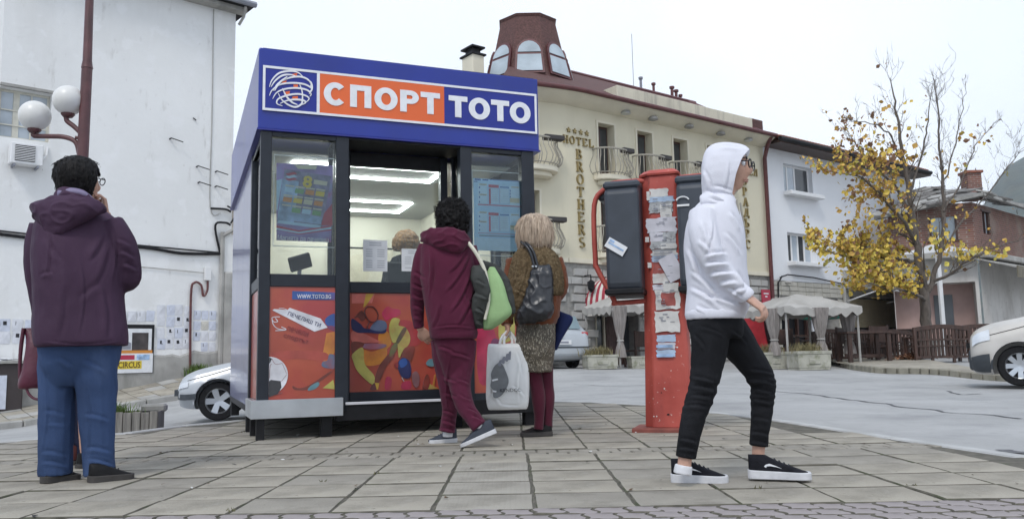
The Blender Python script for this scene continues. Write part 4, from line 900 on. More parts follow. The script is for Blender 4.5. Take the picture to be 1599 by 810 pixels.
q = MB(); q.box(4.5,4.66,-.12,-.02,2.75,3.1); q.build('junction_box', m_pvc, lb, bevel=.01)
for a, b_ in ((4.25,5.72),(4.75,5.65),(4.3,5.3),(4.75,5.25),(3.55,6.35)):
    q = MB(); q.tube([(a,-.0,b_),(a,-.12,b_)], .02, 5); q.tube([(a,-.12,b_),(a+.3,-.12,b_-.06)], .014, 5); q.build('wall_bracket', m_dark, lb)
q = MB(); q.box(5.0,5.45,-.12,.3,-.2,3.0); q.build('corner_pillar', m_conc, lb, bevel=.04); q = MB(); q.box(5.02,5.3,-.05,.25,3.0,4.0); q.build('pillar_top', m_old_pl, lb)
# air conditioner
acu = thing('air_conditioner', 'white outdoor air conditioner box under the window of the old building', 'air conditioner', LF.M)
q = MB(); q.box(-.02,.64,-.33,-.03,5.17,5.66); q.build('casing', m_pvc, acu, bevel=.02)
q = MB(); q.box(.07,.47,-.345,-.331,5.24,5.60); gr = q.build('grille', m_dark, acu)
q = MB()
for k in range(9): q.box(.07,.47,-.36,-.345,5.255+k*.038,5.27+k*.038)
q.build('grille_bars', m_pvc, gr, kind='stuff'); q = MB(); q.box(.05,.09,-.33,0,5.12,5.17); q.box(.52,.56,-.33,0,5.12,5.17); q.build('bracket', m_grey_ink, acu); q = MB(); q.tube([(.64,-.1,5.35),(.75,-.06,5.5),(.78,-.02,5.7)], .025, 6); q.build('hose', m_pvc, acu)
# paper notices pasted on the wall: every sheet is one piece
m_note = [M('notice_paper', (.66,.67,.71), .85, .1, 9), M('notice_paper_blue', (.58,.61,.70), .85, .1, 9), M('notice_paper_old', (.60,.58,.52), .85, .15, 9)]
def note(x, z, w_=.19, h_=.26, k=0):
    r = random.Random(k*31+5); q = MB(T=Matrix.Translation((x,0,z)) @ Matrix.Rotation(r.uniform(-.05,.05), 4, 'Y'))
    q.add([(-w_/2,-.008,-h_/2),(w_/2,-.008,-h_/2),(w_/2,-.008-r.uniform(.002,.03),h_/2),(-w_/2,-.008,h_/2),(-w_/2,-.004,-h_/2),(w_/2,-.004,-h_/2),(w_/2,-.004,h_/2),(-w_/2,-.004,h_/2)], [(0,1,2,3),(0,4,5,1),(1,5,6,2),(2,6,7,3),(3,7,4,0)])
    o = q.build('paper_notice', m_note[r.choice((0,0,0,1,1,2))], lb)
    q.v = []; q.f = []; q.mi = []
    if r.random() < .75: q.box(-.035,.035,-.045,-.009,-.0,.085)
    for j in range(2 if r.random() < .8 else 0): q.box(-w_*.36,w_*.36*r.uniform(.5,1),-.012-.0*j,-.009,-.035-j*.03,-.02-j*.03)
    if q.v: 
        pr2 = q.build('print', m_ink, o); pr2.data.transform(Matrix.Diagonal((1,.35,1,1)))
kk = 0
for r_ in range(4):
    for c_ in range(4):
        kk += 1
        x, z = 3.47+c_*.215+random.uniform(-.02,.02), 1.97-r_*.28+random.uniform(-.02,.02)
        if random.random() < .95: note(x, z, k=kk)
for c_ in range(4): kk += 1; note(2.56+c_*.215, 1.78+.012*c_, k=kk)
for r_ in range(4):
    for c_ in range(3):
        kk += 1
        if random.random() < .8: note(4.36+c_*.2, 1.86-r_*.27, .17, .23, k=kk)
for r_ in range(4): kk += 1; note(5.1, 1.75-r_*.33, .15, .16, k=kk)
for r_ in range(2):
    for c_ in range(9): kk += 1; note(-.12+c_*.235+random.uniform(-.02,.02), 1.56-r_*.29+random.uniform(-.02,.02), .2, .27, k=kk)
# poster board with the circus bill
pb = thing('poster_board', 'board with a dark concert poster above a yellow CIRCUS bill on the old wall', 'poster board', LF.M)
q = MB(); q.box(2.28,3.30,-.05,-.012,.42,1.60); q.build('board', m_dark, pb)
q = MB(); q.box(2.32,3.24,-.058,-.05,.98,1.50); q.build('upper_poster', m_paper, pb); q = MB(); q.box(2.78,3.16,-.064,-.058,.98,1.40); q.build('dark_photo', M('dark_photo', (.05,.04,.04), .5, .6, 5), pb); q = MB(); q.box(2.30,3.26,-.062,-.058,.90,.975); q.build('orange_strip', ms['o'], pb)
q = MB(); q.box(2.40,3.28,-.062,-.05,.43,.90); q.build('circus_bill', m_paper, pb); q = MB(); q.box(2.45,3.02,-.066,-.062,.53,.72); q.build('yellow_band', ms['y'], pb)
text('lettering', 'CIRCUS', pb, flat('brown_print', (.14,.09,.03)), 2.48, 2.99, .55, .70, -.0665, off=.02); q = MB(); q.box(2.45,2.85,-.066,-.062,.75,.86); q.build('red_band', ms['r'], pb); q = MB(); q.box(2.9,3.2,-.066,-.062,.74,.87); q.build('blue_band', ms['b'], pb)
q = MB(); q.prism([(2.4,1.0),(2.5,1.12),(2.62,1.08),(2.7,1.18),(2.76,1.15),(2.76,1.0)], -.064, -.058); q.build('printed_figures', m_grey_ink, pb)
# opening at the lower left with a pale sheet
op = thing('wall_cabinet', 'dark cabinet with a pale blue sheet against the old wall at the left edge', 'cabinet', LF.M)
q = MB(); q.box(-.24,.46,-.28,-.03,-.45,.70); q.build('carcass', M('dark_brown_cabinet', (.045,.035,.035), .7), op, bevel=.02); q = MB(); q.box(-.24,.54,-.34,-.03,.70,.77); q.build('lid', m_conc, op, bevel=.01); q = MB(); q.box(-.2,.14,-.3,-.28,-.28,.45); q.build('pale_sheet', m_note[1], op)
for i in range(4): q = MB(T=Matrix.Translation((.02+.1*i,-.2,.79+.02*(i%2))) @ Matrix.Rotation(.5*i,4,'Z') @ Matrix.Rotation(.3-.2*i,4,'X')); q.box(-.13,.13,-.1,.1,0,.006); q.build('loose_paper', m_paper, op)
# sidewalk in front of the old building, with kerb
def L2W(s, n): v = LF.o + LF.u*s - LF.n*n; return v.x, v.y
q = MB(); rowsS = []
for s in np.arange(-4, 9.1, .6):
    rowsS.append([(*L2W(s, n), gz(*L2W(s, n))+.10) for n in (0,.6,1.2,1.75)])
q.rings(rowsS, cap=False, closed=False); side = q.build('left_sidewalk', m_joint, smooth=180, kind='structure')
for i, s in enumerate(np.arange(-2.5, 8.6, .42)):
    for j, n in enumerate((.02,.45,.88,1.31)):
        P = [L2W(s+.01, n+.01), L2W(s+.41, n+.01), L2W(s+.41, n+.42), L2W(s+.01, n+.42)]; r0 = random.uniform(.105,.12)
        q = MB(); q.rings([[(x,y,gz(x,y)+.05) for x,y in P], [(x,y,gz(x,y)+r0) for x,y in P]]); q.build('paving_slab', m_rooftile if 4.2 < s < 5.2 and 1 <= j <= 2 else random.choice((m_slab,m_slab,m_conc)), side)
for s in np.arange(-3, 8.5, .8):
    q = MB(); P = [L2W(s+.01, 1.74), L2W(s+.79, 1.74), L2W(s+.79, 1.90), L2W(s+.01, 1.90)]
    q.rings([[(x,y,gz(x,y)-.1) for x,y in P], [(x,y,gz(x,y)+.12) for x,y in P]]); q.build('kerb_stone', m_conc, side, bevel=.02)

# ------------------------------------------------------------------ far stone house seen between the old building and the kiosk
sh = thing('stone_house', 'old stone house with dark windows glimpsed between the left building and the kiosk', 'house', Frame((-16,36),8).M)
q = MB(); facade(q, 0, 9, -1, 8.2, [(2.6,3.6,5.4,7.2),(5.6,6.6,5.4,7.2),(2.6,3.6,2.2,4.2),(5.6,6.6,2.2,4.2)], 0, .3); q.box(0,9,.4,6,-1,8.1); q.build('wall', M('rubble_stone_wall', (.36,.33,.29), .9, .35, 4, .8, 8), sh)
for x, z in ((2.6,5.4),(5.6,5.4),(2.6,2.2),(5.6,2.2)): window(sh, x, x+1, z, z+1.8, .2, (0,.5,1), m_doorwood, [m_dglass], .08)
q = MB(); q.add([(-.5,-.6,8.2),(9.5,-.6,8.2),(9.5,6.6,8.2),(-.5,6.6,8.2),(2,3,10),(7,3,10)], [(0,1,5,4),(1,2,5),(2,3,4,5),(3,0,4),(0,3,2,1)]); q.build('roof', m_rooftile, sh)

# ------------------------------------------------------------------ brick house with sagging slab roof, far right
m_brick = bpy.data.materials.new('old_brick'); m_brick.use_nodes = True
_n = m_brick.node_tree; _b = _n.nodes['Principled BSDF']; _t = _n.nodes.new('ShaderNodeTexCoord'); _s = _n.nodes.new('ShaderNodeSeparateXYZ'); _c = _n.nodes.new('ShaderNodeCombineXYZ'); _a = _n.nodes.new('ShaderNodeMath'); _a.operation = 'ADD'
_k = _n.nodes.new('ShaderNodeTexBrick'); _k.inputs['Scale'].default_value = 1; _k.inputs['Brick Width'].default_value = .26; _k.inputs['Row Height'].default_value = .085; _k.inputs['Mortar Size'].default_value = .012
_k.inputs['Color1'].default_value = (.24,.095,.07,1); _k.inputs['Color2'].default_value = (.155,.065,.05,1); _k.inputs['Mortar'].default_value = (.26,.22,.19,1)
for a_, b2 in ((_t.outputs['Object'],_s.inputs[0]),(_s.outputs[0],_a.inputs[0]),(_s.outputs[1],_a.inputs[1]),(_a.outputs[0],_c.inputs[0]),(_s.outputs[2],_c.inputs[1]),(_c.outputs[0],_k.inputs[0])): _n.links.new(a_, b2)
_nz = _n.nodes.new('ShaderNodeTexNoise'); _nz.inputs['Scale'].default_value = 1.2; _nz.inputs['Detail'].default_value = 6; _n.links.new(_t.outputs['Object'], _nz.inputs[0])
_mr = _n.nodes.new('ShaderNodeMapRange'); _mr.inputs[1].default_value = .52; _mr.inputs[2].default_value = .7; _mr.inputs[4].default_value = .55; _n.links.new(_nz.outputs[0], _mr.inputs[0])
_mm = _n.nodes.new('ShaderNodeMix'); _mm.data_type = 'RGBA'; _mm.inputs[7].default_value = (.30,.25,.21,1); _n.links.new(_mr.outputs[0], _mm.inputs[0]); _n.links.new(_k.outputs[0], _mm.inputs[6]); _n.links.new(_mm.outputs[2], _b.inputs['Base Color']); _b.inputs['Roughness'].default_value = .9
BC = at(1516, 300, 31); 
bh = thing('brick_house', 'old red brick house with sagging stone slab roof at the right edge', 'house', Matrix.Translation((BC.x, BC.y, 0)))
# right face recedes right-away, left face recedes left-away
FR = Frame((0,0), 42); FL = Frame((0,0), 160)
TRr = Matrix.Rotation(rad(42),4,'Z'); TLl = Matrix.Rotation(rad(-24),4,'Z')
zt, zb = 6.0, 4.15
q = MB(T=TRr); facade(q, 0, 8, zb, zt+.1, [(.95,1.75,5.0,5.85)], 0, .15); q.T = TLl; facade(q, -2.9, 0, zb, zt+.1, [(-1.5,-.55,4.72,5.62)], 0, .15); q.quad((-2.9,0,-.5),(-2.9,0,zt+.1),(-2.9,6,zt+.1),(-2.9,6,-.5)); q.build('brick_wall', m_brick, bh)
q = MB(T=TRr); q.box(.95,1.75,.12,.14,5.0,5.85); w1 = q.build('window', m_skyglass, bh); q = MB(T=TRr); q.box(.93,1.0,.05,.13,5,5.85); q.box(1.7,1.77,.05,.13,5,5.85); q.box(1.33,1.39,.05,.13,5,5.85); q.box(.85,1.85,-.03,.13,5.85,5.93); q.build('window_frame', m_doorwood, w1)
q = MB(T=TLl); q.box(-1.5,-.55,.12,.14,4.72,5.62); w1 = q.build('window', m_skyglass, bh); q = MB(T=TLl); q.box(-1.5,-1.43,.05,.13,4.72,5.62); q.box(-.62,-.55,.05,.13,4.72,5.62); q.box(-1.06,-.99,.05,.13,4.72,5.62); q.box(-1.6,-.45,-.04,.12,4.65,4.72); q.build('window_frame', m_doorwood, w1)
m_slate = M('stone_roof_slab', (.17,.16,.15), .9, .35, 3, .6, 15)
a = TLl @ Vector((-3.4,-.6,0)); b_ = Vector((.0,-.75,0)); c = TRr @ Vector((9,-.7,0)); rp1 = Vector((.2,4.2,0)); rp2 = Vector((4.4,6.5,0))
def Z(v, z): return Vector((v.x, v.y, z))
q = MB(); q.add([Z(a,5.75), Z(b_,6.32), Z(c,6.25), Z(rp1,7.45), Z(rp2,7.55), Z(a,5.6), Z(b_,6.15), Z(c,6.1)], [(0,1,3),(1,2,4,3),(5,6,1,0),(6,7,2,1)]); rfb = q.build('roof', m_slate, bh)
for i in range(70):
    u, v = random.random(), random.random()
    if u+v > 1: u, v = 1-u, 1-v
    tri = (Z(a,5.75),Z(b_,6.32),Z(rp1,7.45)) if i < 40 else (Z(b_,6.32),Z(c,6.25),Z(rp1,7.5))
    p = tri[0]+(tri[1]-tri[0])*u+(tri[2]-tri[0])*v; n_ = (tri[1]-tri[0]).cross(tri[2]-tri[0]).normalized()
    q = MB(T=Matrix.Translation(p+n_*.03) @ n_.to_track_quat('Z','Y').to_matrix().to_4x4() @ Matrix.Rotation(random.uniform(0,3),4,'Z') @ Matrix.Rotation(random.uniform(-.12,.12),4,'X')); w_, h_ = random.uniform(.25,.5), random.uniform(.2,.4)
    q.slab([(-w_,-h_),(w_*.9,-h_*.8),(w_,h_),(-w_*.8,h_*.9)], -.03, .03); q.build('roof_slab', random.choice((m_slate,m_slate,m_conc)), rfb)
q = MB(); q.beam(Z(a,5.70)+Vector((0,-.05,0)), Z(b_,6.26)+Vector((0,-.05,0)), .10, .12); q.beam(Z(b_,6.24)+Vector((0,-.05,0)), Z(c,6.18)+Vector((0,-.05,0)), .10, .10); q.build('eaves_board', m_conc, bh)
ch = at(1515, 268, 33.5); q = MB(T=Matrix.Translation((ch.x-BC.x, ch.y-BC.y, 0))); q.box(-.28,.28,-.28,.28,6.6,7.7); q.build('chimney', m_brick, rfb); q = MB(T=Matrix.Translation((ch.x-BC.x, ch.y-BC.y, 0))); q.box(-.34,.34,-.34,.34,7.7,7.8); q.build('chimney_cap', m_rooftile, rfb)
# lower storey, pale, with recess and projecting cornice
q = MB(T=TRr); facade(q, 0, 8, -.5, zb, [], -.08, .2); q.T = TLl; facade(q, -2.9, 0, -.5, zb, [(-2.88,-.12,.9,3.1)], -.08, 1.0); q.build('lower_wall', M('stained_pale_wall', (.58,.56,.53), .9, .1, .8, .4, 12, layers=(((.34,.31,.28), 1.4, (1,1,.35), .48, .7, .65), ((.28,.25,.22), 5, (1,1,1), .6, .7, .5))), bh)
m_pink = M('pink_render', (.42,.29,.26), .9, .12, 2)
q = MB(T=TLl); q.box(-2.88,-.12,.9,.95,.9,3.1); q.build('recess_wall', m_pink, bh); q = MB(T=TLl); q.box(-1.5,-.85,.85,.9,1.5,2.7); q.build('recess_door', m_dglass, bh); q = MB(T=TLl); q.box(-2.5,-.02,-.3,.8,.75,.9); q.box(-2.5,-.02,-.32,-.24,.9,.96); q.build('porch_slab', m_conc, bh)
q = MB(T=TLl); q.box(-3.2,.1,-.7,.1,zb-.18,zb+.05); q.T = TRr; q.box(-.1,8,-.5,.1,zb-.2,zb+.03); q.build('cornice_slab', m_conc, bh, bevel=.03)
q = MB(T=TLl); q.prism([(-2.7,zb+.05),(-1.4,zb+.40),(-.1,zb+.05)], -.7, -.0); q.build('porch_pediment', m_pvc, bh)
# awning roll of the house
awn = thing('shop_awning', 'long faded grey awning folded out under the brick wall at the right', 'awning', Matrix.Translation((BC.x, BC.y, 0)))
q = MB(T=TRr); q.rings([[(-.6,-.1,3.95),(8,-.1,4.0),(8,-1.5,3.55),(-.6,-1.5,3.5)],[(-.6,-.1,3.9),(8,-.1,3.95),(8,-1.48,3.5),(-.6,-1.48,3.45)]]); q.build('awning_sheet', m_conc, awn); q = MB(T=TRr); q.box(-.6,8,-1.53,-1.49,3.1,3.52); q.build('awning_valance', M('olive_valance', (.17,.15,.11), .8, .2, 5), awn)
wp = at(1477, 560, 27); wpole = thing('steel_pole', 'tall white painted steel pole beside the yellow leaved tree', 'pole', Matrix.Translation((wp.x, wp.y, gz(wp.x, wp.y))))
q = MB(); q.box(-.06,.06,-.06,.06,0,3.9); q.build('shaft', m_pvc, wpole, bevel=.01); q = MB(); q.box(-.14,.14,-.14,.14,-.03,.04); q.build('base_plate', m_conc, wpole)

# ------------------------------------------------------------------ wooded hill far behind
hl = MB(); HX = []
m_hill = M('wooded_hill', (.040,.060,.052), .95, .5, .06, layers=(((.08,.075,.045), .03, (1,1,1), .5, .65, .5),))
rows_ = []
for j in range(16):
    t = j/15; r_ = []
    for i in range(90):
        b = -.9+i*2.2/89; Yh = 420+500*t; x = b*Yh
        pk = .04+.19*(1/(1+math.exp(-(b-.563)*48)))+.05*max(0, b-.58)-.02*math.sin(b*9)
        h = pk*Yh*math.sin(t*PI/2)**.8*.98+noise.noise(Vector((x*.03,t*9,0)))*7+noise.noise(Vector((x*.12,t*30,0)))*5
        r_.append((x, Yh, max(-5, h-12*(1-t))))
    rows_.append(r_)
hl.rings(rows_, cap=False, closed=False); hl.build('hills', m_hill, smooth=60, kind='structure')

# ================================================================== STREET THINGS
# ------------------------------------------------------------------ red payphone pillar
pp = onz(1047, 672)
tel = thing('payphone_pillar', 'red metal payphone pillar plastered with torn paper on the paving', 'payphone pillar', Matrix.Translation((pp.x, pp.y, 0)) @ Matrix.Rotation(rad(-17),4,'Z'))
Y_ = pp.y
def hexsec(w_, d_, z, ch=.05): return [Vector((x,y,z)) for x,y in ((-w_/2,-d_/2+ch),(-w_/2+ch,-d_/2),(w_/2-ch*.35,-d_/2),(w_/2,-d_/2+ch*.35),(w_/2,d_/2),(-w_/2,d_/2))]
lean = lambda z: Vector((-.0*z, 0, 0))
q = MB(); q.rings([[p+lean(z) for p in hexsec(w_, .22, z, .075)] for z, w_ in ((.03,.385),(.5,.36),(1.2,.33),(2.06,.305))]); q.build('post', m_redpaint, tel, bevel=.008)
q = MB(); q.box(-.28,.24,-.2,.2,-.02,.035); q.build('base_plate', M('rusty_red_plate', (.22,.06,.045), .7, .3, 8), tel, bevel=.012, seg=2)
q = MB(); q.rings([hexsec(.33,.25,2.06,.075), hexsec(.34,.26,2.075,.075), hexsec(.26,.18,2.11,.06)]); q.build('cap', m_redpaint, tel)
# the two grey phone hoods and the red tube frame
m_hood = M('grey_fibreglass_hood', (.048,.056,.070), .45, .2, 4, spec=.35, coat=.1)
def hood(sgn):
    x0, x1 = (.15, .44) if sgn > 0 else (-.43, -.15); xs_ = sorted((x0, x1))
    q = MB(); q.T = None
    prof = [(-.26,1.18),(-.24,1.12),(.24,1.12),(.26,1.18),(.26,1.88),(.2,2.0),(-.14,2.0),(-.26,1.93)]
    o = [[Vector((x,yy,zz)) for yy, zz in prof] for x in xs_]; q.rings(o); h = q.build('phone_hood', m_hood, tel, bevel=.03, seg=2)
    q = MB(); q.box(xs_[0]-.015, xs_[1]+.015, -.275, .27, 1.085, 1.135); q.build('bottom_lip', m_dark, h, bevel=.012); q = MB(); q.box(xs_[0]-.01, xs_[1]+.01, -.24, .26, 1.95, 2.015); q.build('top_lip', m_hood, h, bevel=.02)
    q = MB(); a_, b_ = (-.53,-.44) if sgn < 0 else (.45,.53); q.box(a_, b_, -.03, .26, 1.90, 1.98); q.build('hood_roof', m_hood, h, bevel=.02); return h
h1 = hood(-1); h2 = hood(1)
for sgn in (-1, 1):
    q = MB(); X_ = lambda x: sgn*x
    q.tube(catmull([(X_(.12),-.05,2.035),(X_(.38),-.05,2.035),(X_(.46),-.05,1.99),(X_(.55),-.05,1.86),(X_(.555),-.05,1.40),(X_(.54),-.05,1.32),(X_(.41),-.05,1.06),(X_(.40),-.03,1.035),(X_(.12),-.03,1.045)], 5), .022, 8); q.build('tube_frame', m_redpaint, tel, smooth=60)
q = MB(T=Matrix.Translation((-.34,-.275,1.47)) @ Matrix.Rotation(rad(33),4,'Y')); q.box(-.085,.085,-.004,.004,-.042,.042); st = q.build('sticker', m_paper, h1)
q = MB(T=Matrix.Translation((-.34,-.28,1.47)) @ Matrix.Rotation(rad(33),4,'Y')); q.box(-.07,.07,-.002,.0,-.006,.008); q.box(-.07,-.03,-.002,0,.014,.034); q.build('print', ms['b'], st)
q = MB(); q.tube([(.20+.05*math.cos(a), -.272, 1.80+.035*math.sin(a)) for a in np.linspace(.3, 2.9, 9)], .006, 4); q.build('white_logo', m_pvc, h2); q = MB(); q.box(.155,.25,-.272,-.262,1.76,1.775); q.build('white_logo', m_pvc, h2)
# torn papers on the pillar: every scrap a piece, ragged outline
m_scr = [M('torn_paper', (.60,.59,.57), .85, .15, 12, layers=(((.45,.36,.33), 8, (1,1,1), .56, .66, .6),)), M('torn_paper_lilac', (.56,.55,.60), .85, .12, 12), M('torn_paper_grey', (.40,.41,.42), .85, .25, 16, layers=(((.14,.14,.15), 30, (1,1,2), .55, .6, .7),)), M('torn_print_red', (.30,.08,.07), .8, .3, 12), M('torn_paper_blue', (.38,.48,.62), .85, .2, 12)]
S_ = 1300/Y_
def scrap(x0, y0, x1, y1, c, rot=0, lift=1, n=6, rag=.09):
    r = random.Random(int(x0*7+y0)); cx, cy = (x0+x1)/2, (y0+y1)/2; w_, h_ = (x1-x0)/S_/2, (y1-y0)/S_/2
    z = CAMZ+(555-cy)/S_; xm = (cx-(1032+(cy-275)*.041))/S_
    P = []
    for (ax, ay, bx_, by) in ((-1,-1,1,-1),(1,-1,1,1),(1,1,-1,1),(-1,1,-1,-1)):
        for k in range(n):
            t = k/n; P.append(((ax+(bx_-ax)*t)*w_*(1+r.uniform(-rag,rag)), (ay+(by-ay)*t)*h_*(1+r.uniform(-rag,rag))))
    c_, s_ = math.cos(rot), math.sin(rot); P = [(xm+x*c_-z_*s_, z+x*s_+z_*c_) for x, z_ in P]
    q = MB(); yb_ = -.1135-.0016*lift; q.prism(P, yb_, yb_+.0012); return q.build('paper_scrap', m_scr[c], tel)
L_ = 0
for a in ((1019,297,1047,310,0),(1017,310,1056,318,4),(1018,318,1055,335,2),(1035,322,1053,345,0),(1014,343,1060,366,1),(1020,366,1060,392,2),(1020,366,1040,380,1),(1036,384,1060,392,0),(1022,392,1061,402,0),(1024,404,1060,432,3),(1022,402,1062,412,4),(1024,430,1048,445,0),(1028,452,1066,485,0),(1037,460,1058,480,3),(1024,447,1040,455,1),(1040,445,1064,458,0),(1028,488,1064,520,0),(1030,524,1058,535,4),(1031,536,1058,546,1),(1030,547,1058,558,4),(1012,372,1018,380,0),(1014,300,1019,314,0),(1016,412,1022,420,0)):
    L_ += 1; scrap(*a, lift=L_ % 9+1)
scrap(1040,402,1066,442,1,.45,12,5,.03)
for k in range(5): 
    z = 1.43-.02*k; q = MB(); q.box(-.06,.09,-.1305,-.1300,z,z+.007); q.build('printed_line', m_grey_ink, tel)
rs_ = random.Random(4)
q = MB()
for k in range(60):
    z = rs_.uniform(.85,1.9); x = rs_.uniform(-.06,.07); w_ = rs_.uniform(.012,.04); q.box(x,min(x+w_,.10),-.1325-.0001*(k%4),-.132,z,z+rs_.uniform(.004,.009))
q.build('printed_words', m_grey_ink, tel, kind='stuff')
for k, z in enumerate((.66,.585)):
    q = MB(); q.box(-.07,.06,-.1305,-.1300,z,z+.022); q.build('printed_band', ms['b'], tel)

for k in range(9):
    z = random.choice((random.uniform(.06,.55), random.uniform(.06,1.9))); xx = random.uniform(-.12,.145); r0 = random.uniform(.005,.016); q = MB(); yb_ = -.1128-.0004*k*.1
    q.prism([(xx+r0*random.uniform(.5,1.3)*math.cos(a), z+r0*random.uniform(.4,1.0)*math.sin(a)) for a in np.linspace(0,5.4,7)], yb_, yb_+.002); q.build('paint_chip', m_scr[0] if random.random() < .45 else m_scr[3] if random.random() < .3 else m_dark, tel)
# ------------------------------------------------------------------ street lamp, left
lq = at(112, 660, 9.3); lz = gz(lq.x, lq.y)
lamp = thing('street_lamp', 'dark red street lamp with two white globes before the old building', 'street lamp', Matrix.Translation((lq.x, lq.y, lz)))
m_lpole = M('dark_red_pole_paint', (.105,.040,.042), .45, .25, 6, layers=(((.05,.025,.025), 5, (1,1,.3), .55, .7, .6),)); m_globe = M('opal_globe', (.70,.69,.66), .35, .05, 3, layers=(((.42,.38,.30), 3, (1,1,1), .58, .75, .5),))
d = lambda x, y: at(x, y, 9.3)-Vector((lq.x, lq.y, lz))
q = MB(); q.tube([d(110.5,662), d(112,628)], [.10,.085], 12); q.tube([d(111,640), d(115,560), d(129,245), d(136,105)], [.072,.068,.062,.058], 12); q.tube([d(136,107), d(136.4,95), d(142,-60)], [.064,.05,.042], 12); q.build('pole', m_lpole, lamp, smooth=50)
for gx, gy, pts in ((54.5,181,((124,242),(118,222),(100,214),(75,213),(53,212),(54.5,205))), (107,157,((130,225),(127,210),(116,198),(104,188),(106,178)))):
    q = MB(); q.tube(catmull([d(*p) for p in pts], 5), .028, 8); q.build('arm', m_lpole, lamp, smooth=60)
    q = MB(); q.sphere(d(gx, gy), 24/1300*9.3, 20, 14); gl = q.build('globe', m_globe, lamp, smooth=180); c = d(gx, gy)
    q = MB(); q.lathe([(.05,-.20),(.075,-.17),(.07,-.14)], c, 12); q.build('collar', m_lpole, gl, smooth=60)
q = MB(); q.tube([d(118,215), d(131,216)], .02, 6); q.build('brace', m_lpole, lamp)

# ------------------------------------------------------------------ wooden planter box on the left edge of the plaza
pb0 = Vector((-4.55, 7.95)); wpz = gz(-4.3, 8.1)
wpl = thing('wooden_planter', 'weathered grey wooden planter box with grass beyond the left woman', 'planter', Matrix.Translation((-4.16, 8.30, -.09)) @ Matrix.Rotation(rad(14),4,'Z'))
m_oldwood = M('weathered_planks', (.24,.225,.20), .9, .3, 5, .7, 30, stretch=(6,6,.5), layers=(((.12,.11,.10), 7, (5,5,.4), .5, .66, .7),))
for k in range(5,16): q = MB(); q.box(-.62+k*.079,-.62+k*.079+.073,-.22-random.uniform(0,.008),-.195,.03,.245+random.uniform(-.008,.008)); q.build('plank', m_oldwood, wpl, bevel=.004)
for sx in (-.225,.62): q = MB(); q.box(sx-.012,sx+.012,-.19,.22,.03,.24); q.build('end_board', m_oldwood, wpl)
q = MB(); q.box(-.22,.6,.2,.22,.03,.24); q.build('back_board', m_oldwood, wpl); q = MB(); q.box(-.22,.6,-.19,.2,.02,.2); q.build('soil', M('soil', (.06,.05,.04), .95, .3, 20), wpl); q = MB(); q.box(-.2,.55,-.17,.17,-.12,.03); q.build('shadow_block', m_dark, wpl)  # dark block added below the planks as the black shadow at the foot
q = MB(); q.box(.42,.66,.1,.26,.22,.30); q.build('concrete_rim', m_conc, wpl, bevel=.02)
def tuft(q, cx, cy, z, n, h, sp, w_=.006, lean=.5):
    for k in range(n):
        x, y = cx+random.gauss(0,sp), cy+random.gauss(0,sp*.6); a = random.uniform(0,2*PI); hh = h*random.uniform(.5,1.1); l = hh*random.uniform(0,lean); b_ = random.uniform(0,PI)
        dx, dy = math.cos(b_)*w_, math.sin(b_)*w_; m1 = Vector((x+math.cos(a)*l*.35, y+math.sin(a)*l*.35, z+hh*.6)); tp = Vector((x+math.cos(a)*l, y+math.sin(a)*l, z+hh))
        q.add([(x-dx,y-dy,z),(x+dx,y+dy,z),m1+Vector((dx,dy,0))*.8,m1-Vector((dx,dy,0))*.8,tp], [(0,1,2,3),(3,2,4)])
m_grass = M('grass_blades', (.10,.16,.035), .7, .4, 9); m_dry = M('dry_weeds', (.20,.17,.08), .8, .4, 9)
q = MB(); tuft(q, .12, -.02, .19, 420, .15, .13); tuft(q, .0, 0, .19, 160, .10, .08); q.build('grass', m_grass, wpl, kind='stuff')

# weeds at the foot of the left wall
v = L2W(4.35, .15); wb = thing('wall_shrub', 'small green weed clump at the foot of the old wall near the pipe', 'weed', Matrix.Translation((v[0], v[1], gz(*v)+.1)))
q = MB(); tuft(q, 0, 0, 0, 350, .32, .16, .014, .9); q.build('leaves', m_grass, wb, kind='stuff')

# ------------------------------------------------------------------ terrace planters of concrete
def planter(px_, py_, Y, w_, h_, label, plant=True, ang=10):
    p = at(px_, py_, Y); z = gz(p.x, p.y)-.01
    t = thing('concrete_planter', label, 'planter', Matrix.Translation((p.x, p.y, z)) @ Matrix.Rotation(rad(ang),4,'Z'))
    q = MB(); a, b_ = w_/2, w_*.36
    q.rings([[Vector((x*s_,y*s_,zz)) for x,y in ((-a,-b_),(a,-b_),(a,b_),(-a,b_))] for s_, zz in ((.94,0),(.94,.05),(.98,.06),(1.0,h_*.82),(1.05,h_*.84),(1.05,h_),(.9,h_),(.88,h_*.8))]); q.build('trough', m_planter, t, bevel=.02)
    q = MB(); q.box(-a*.35,a*.35,-b_-.02,-b_+.01,h_*.3,h_*.6); q.build('relief_panel', m_planter, t, bevel=.015); q = MB(); q.box(-a*.85,a*.85,-b_*.85,b_*.85,h_*.5,h_*.9); q.build('soil', m_joint, t)
    if plant: q = MB(); tuft(q, -.05*w_, 0, h_*.88, 260, .28, w_*.22, .010, .8); q.build('weeds', m_dry, t, kind='stuff')
    return p, z
planter(1263, 575, 20.6, .86, .46, 'mossy concrete planter with weeds under the gathered canopy curtain'); planter(1207, 571, 21.2, .6, .42, 'mossy concrete planter half hidden behind the boy in white'); planter(937, 573, 21.5, .80, .36, 'low mossy concrete planter by the hotel entrance beside the car', True); planter(1000, 571, 22.0, .6, .32, 'low concrete planter behind the payphone pillar', False)

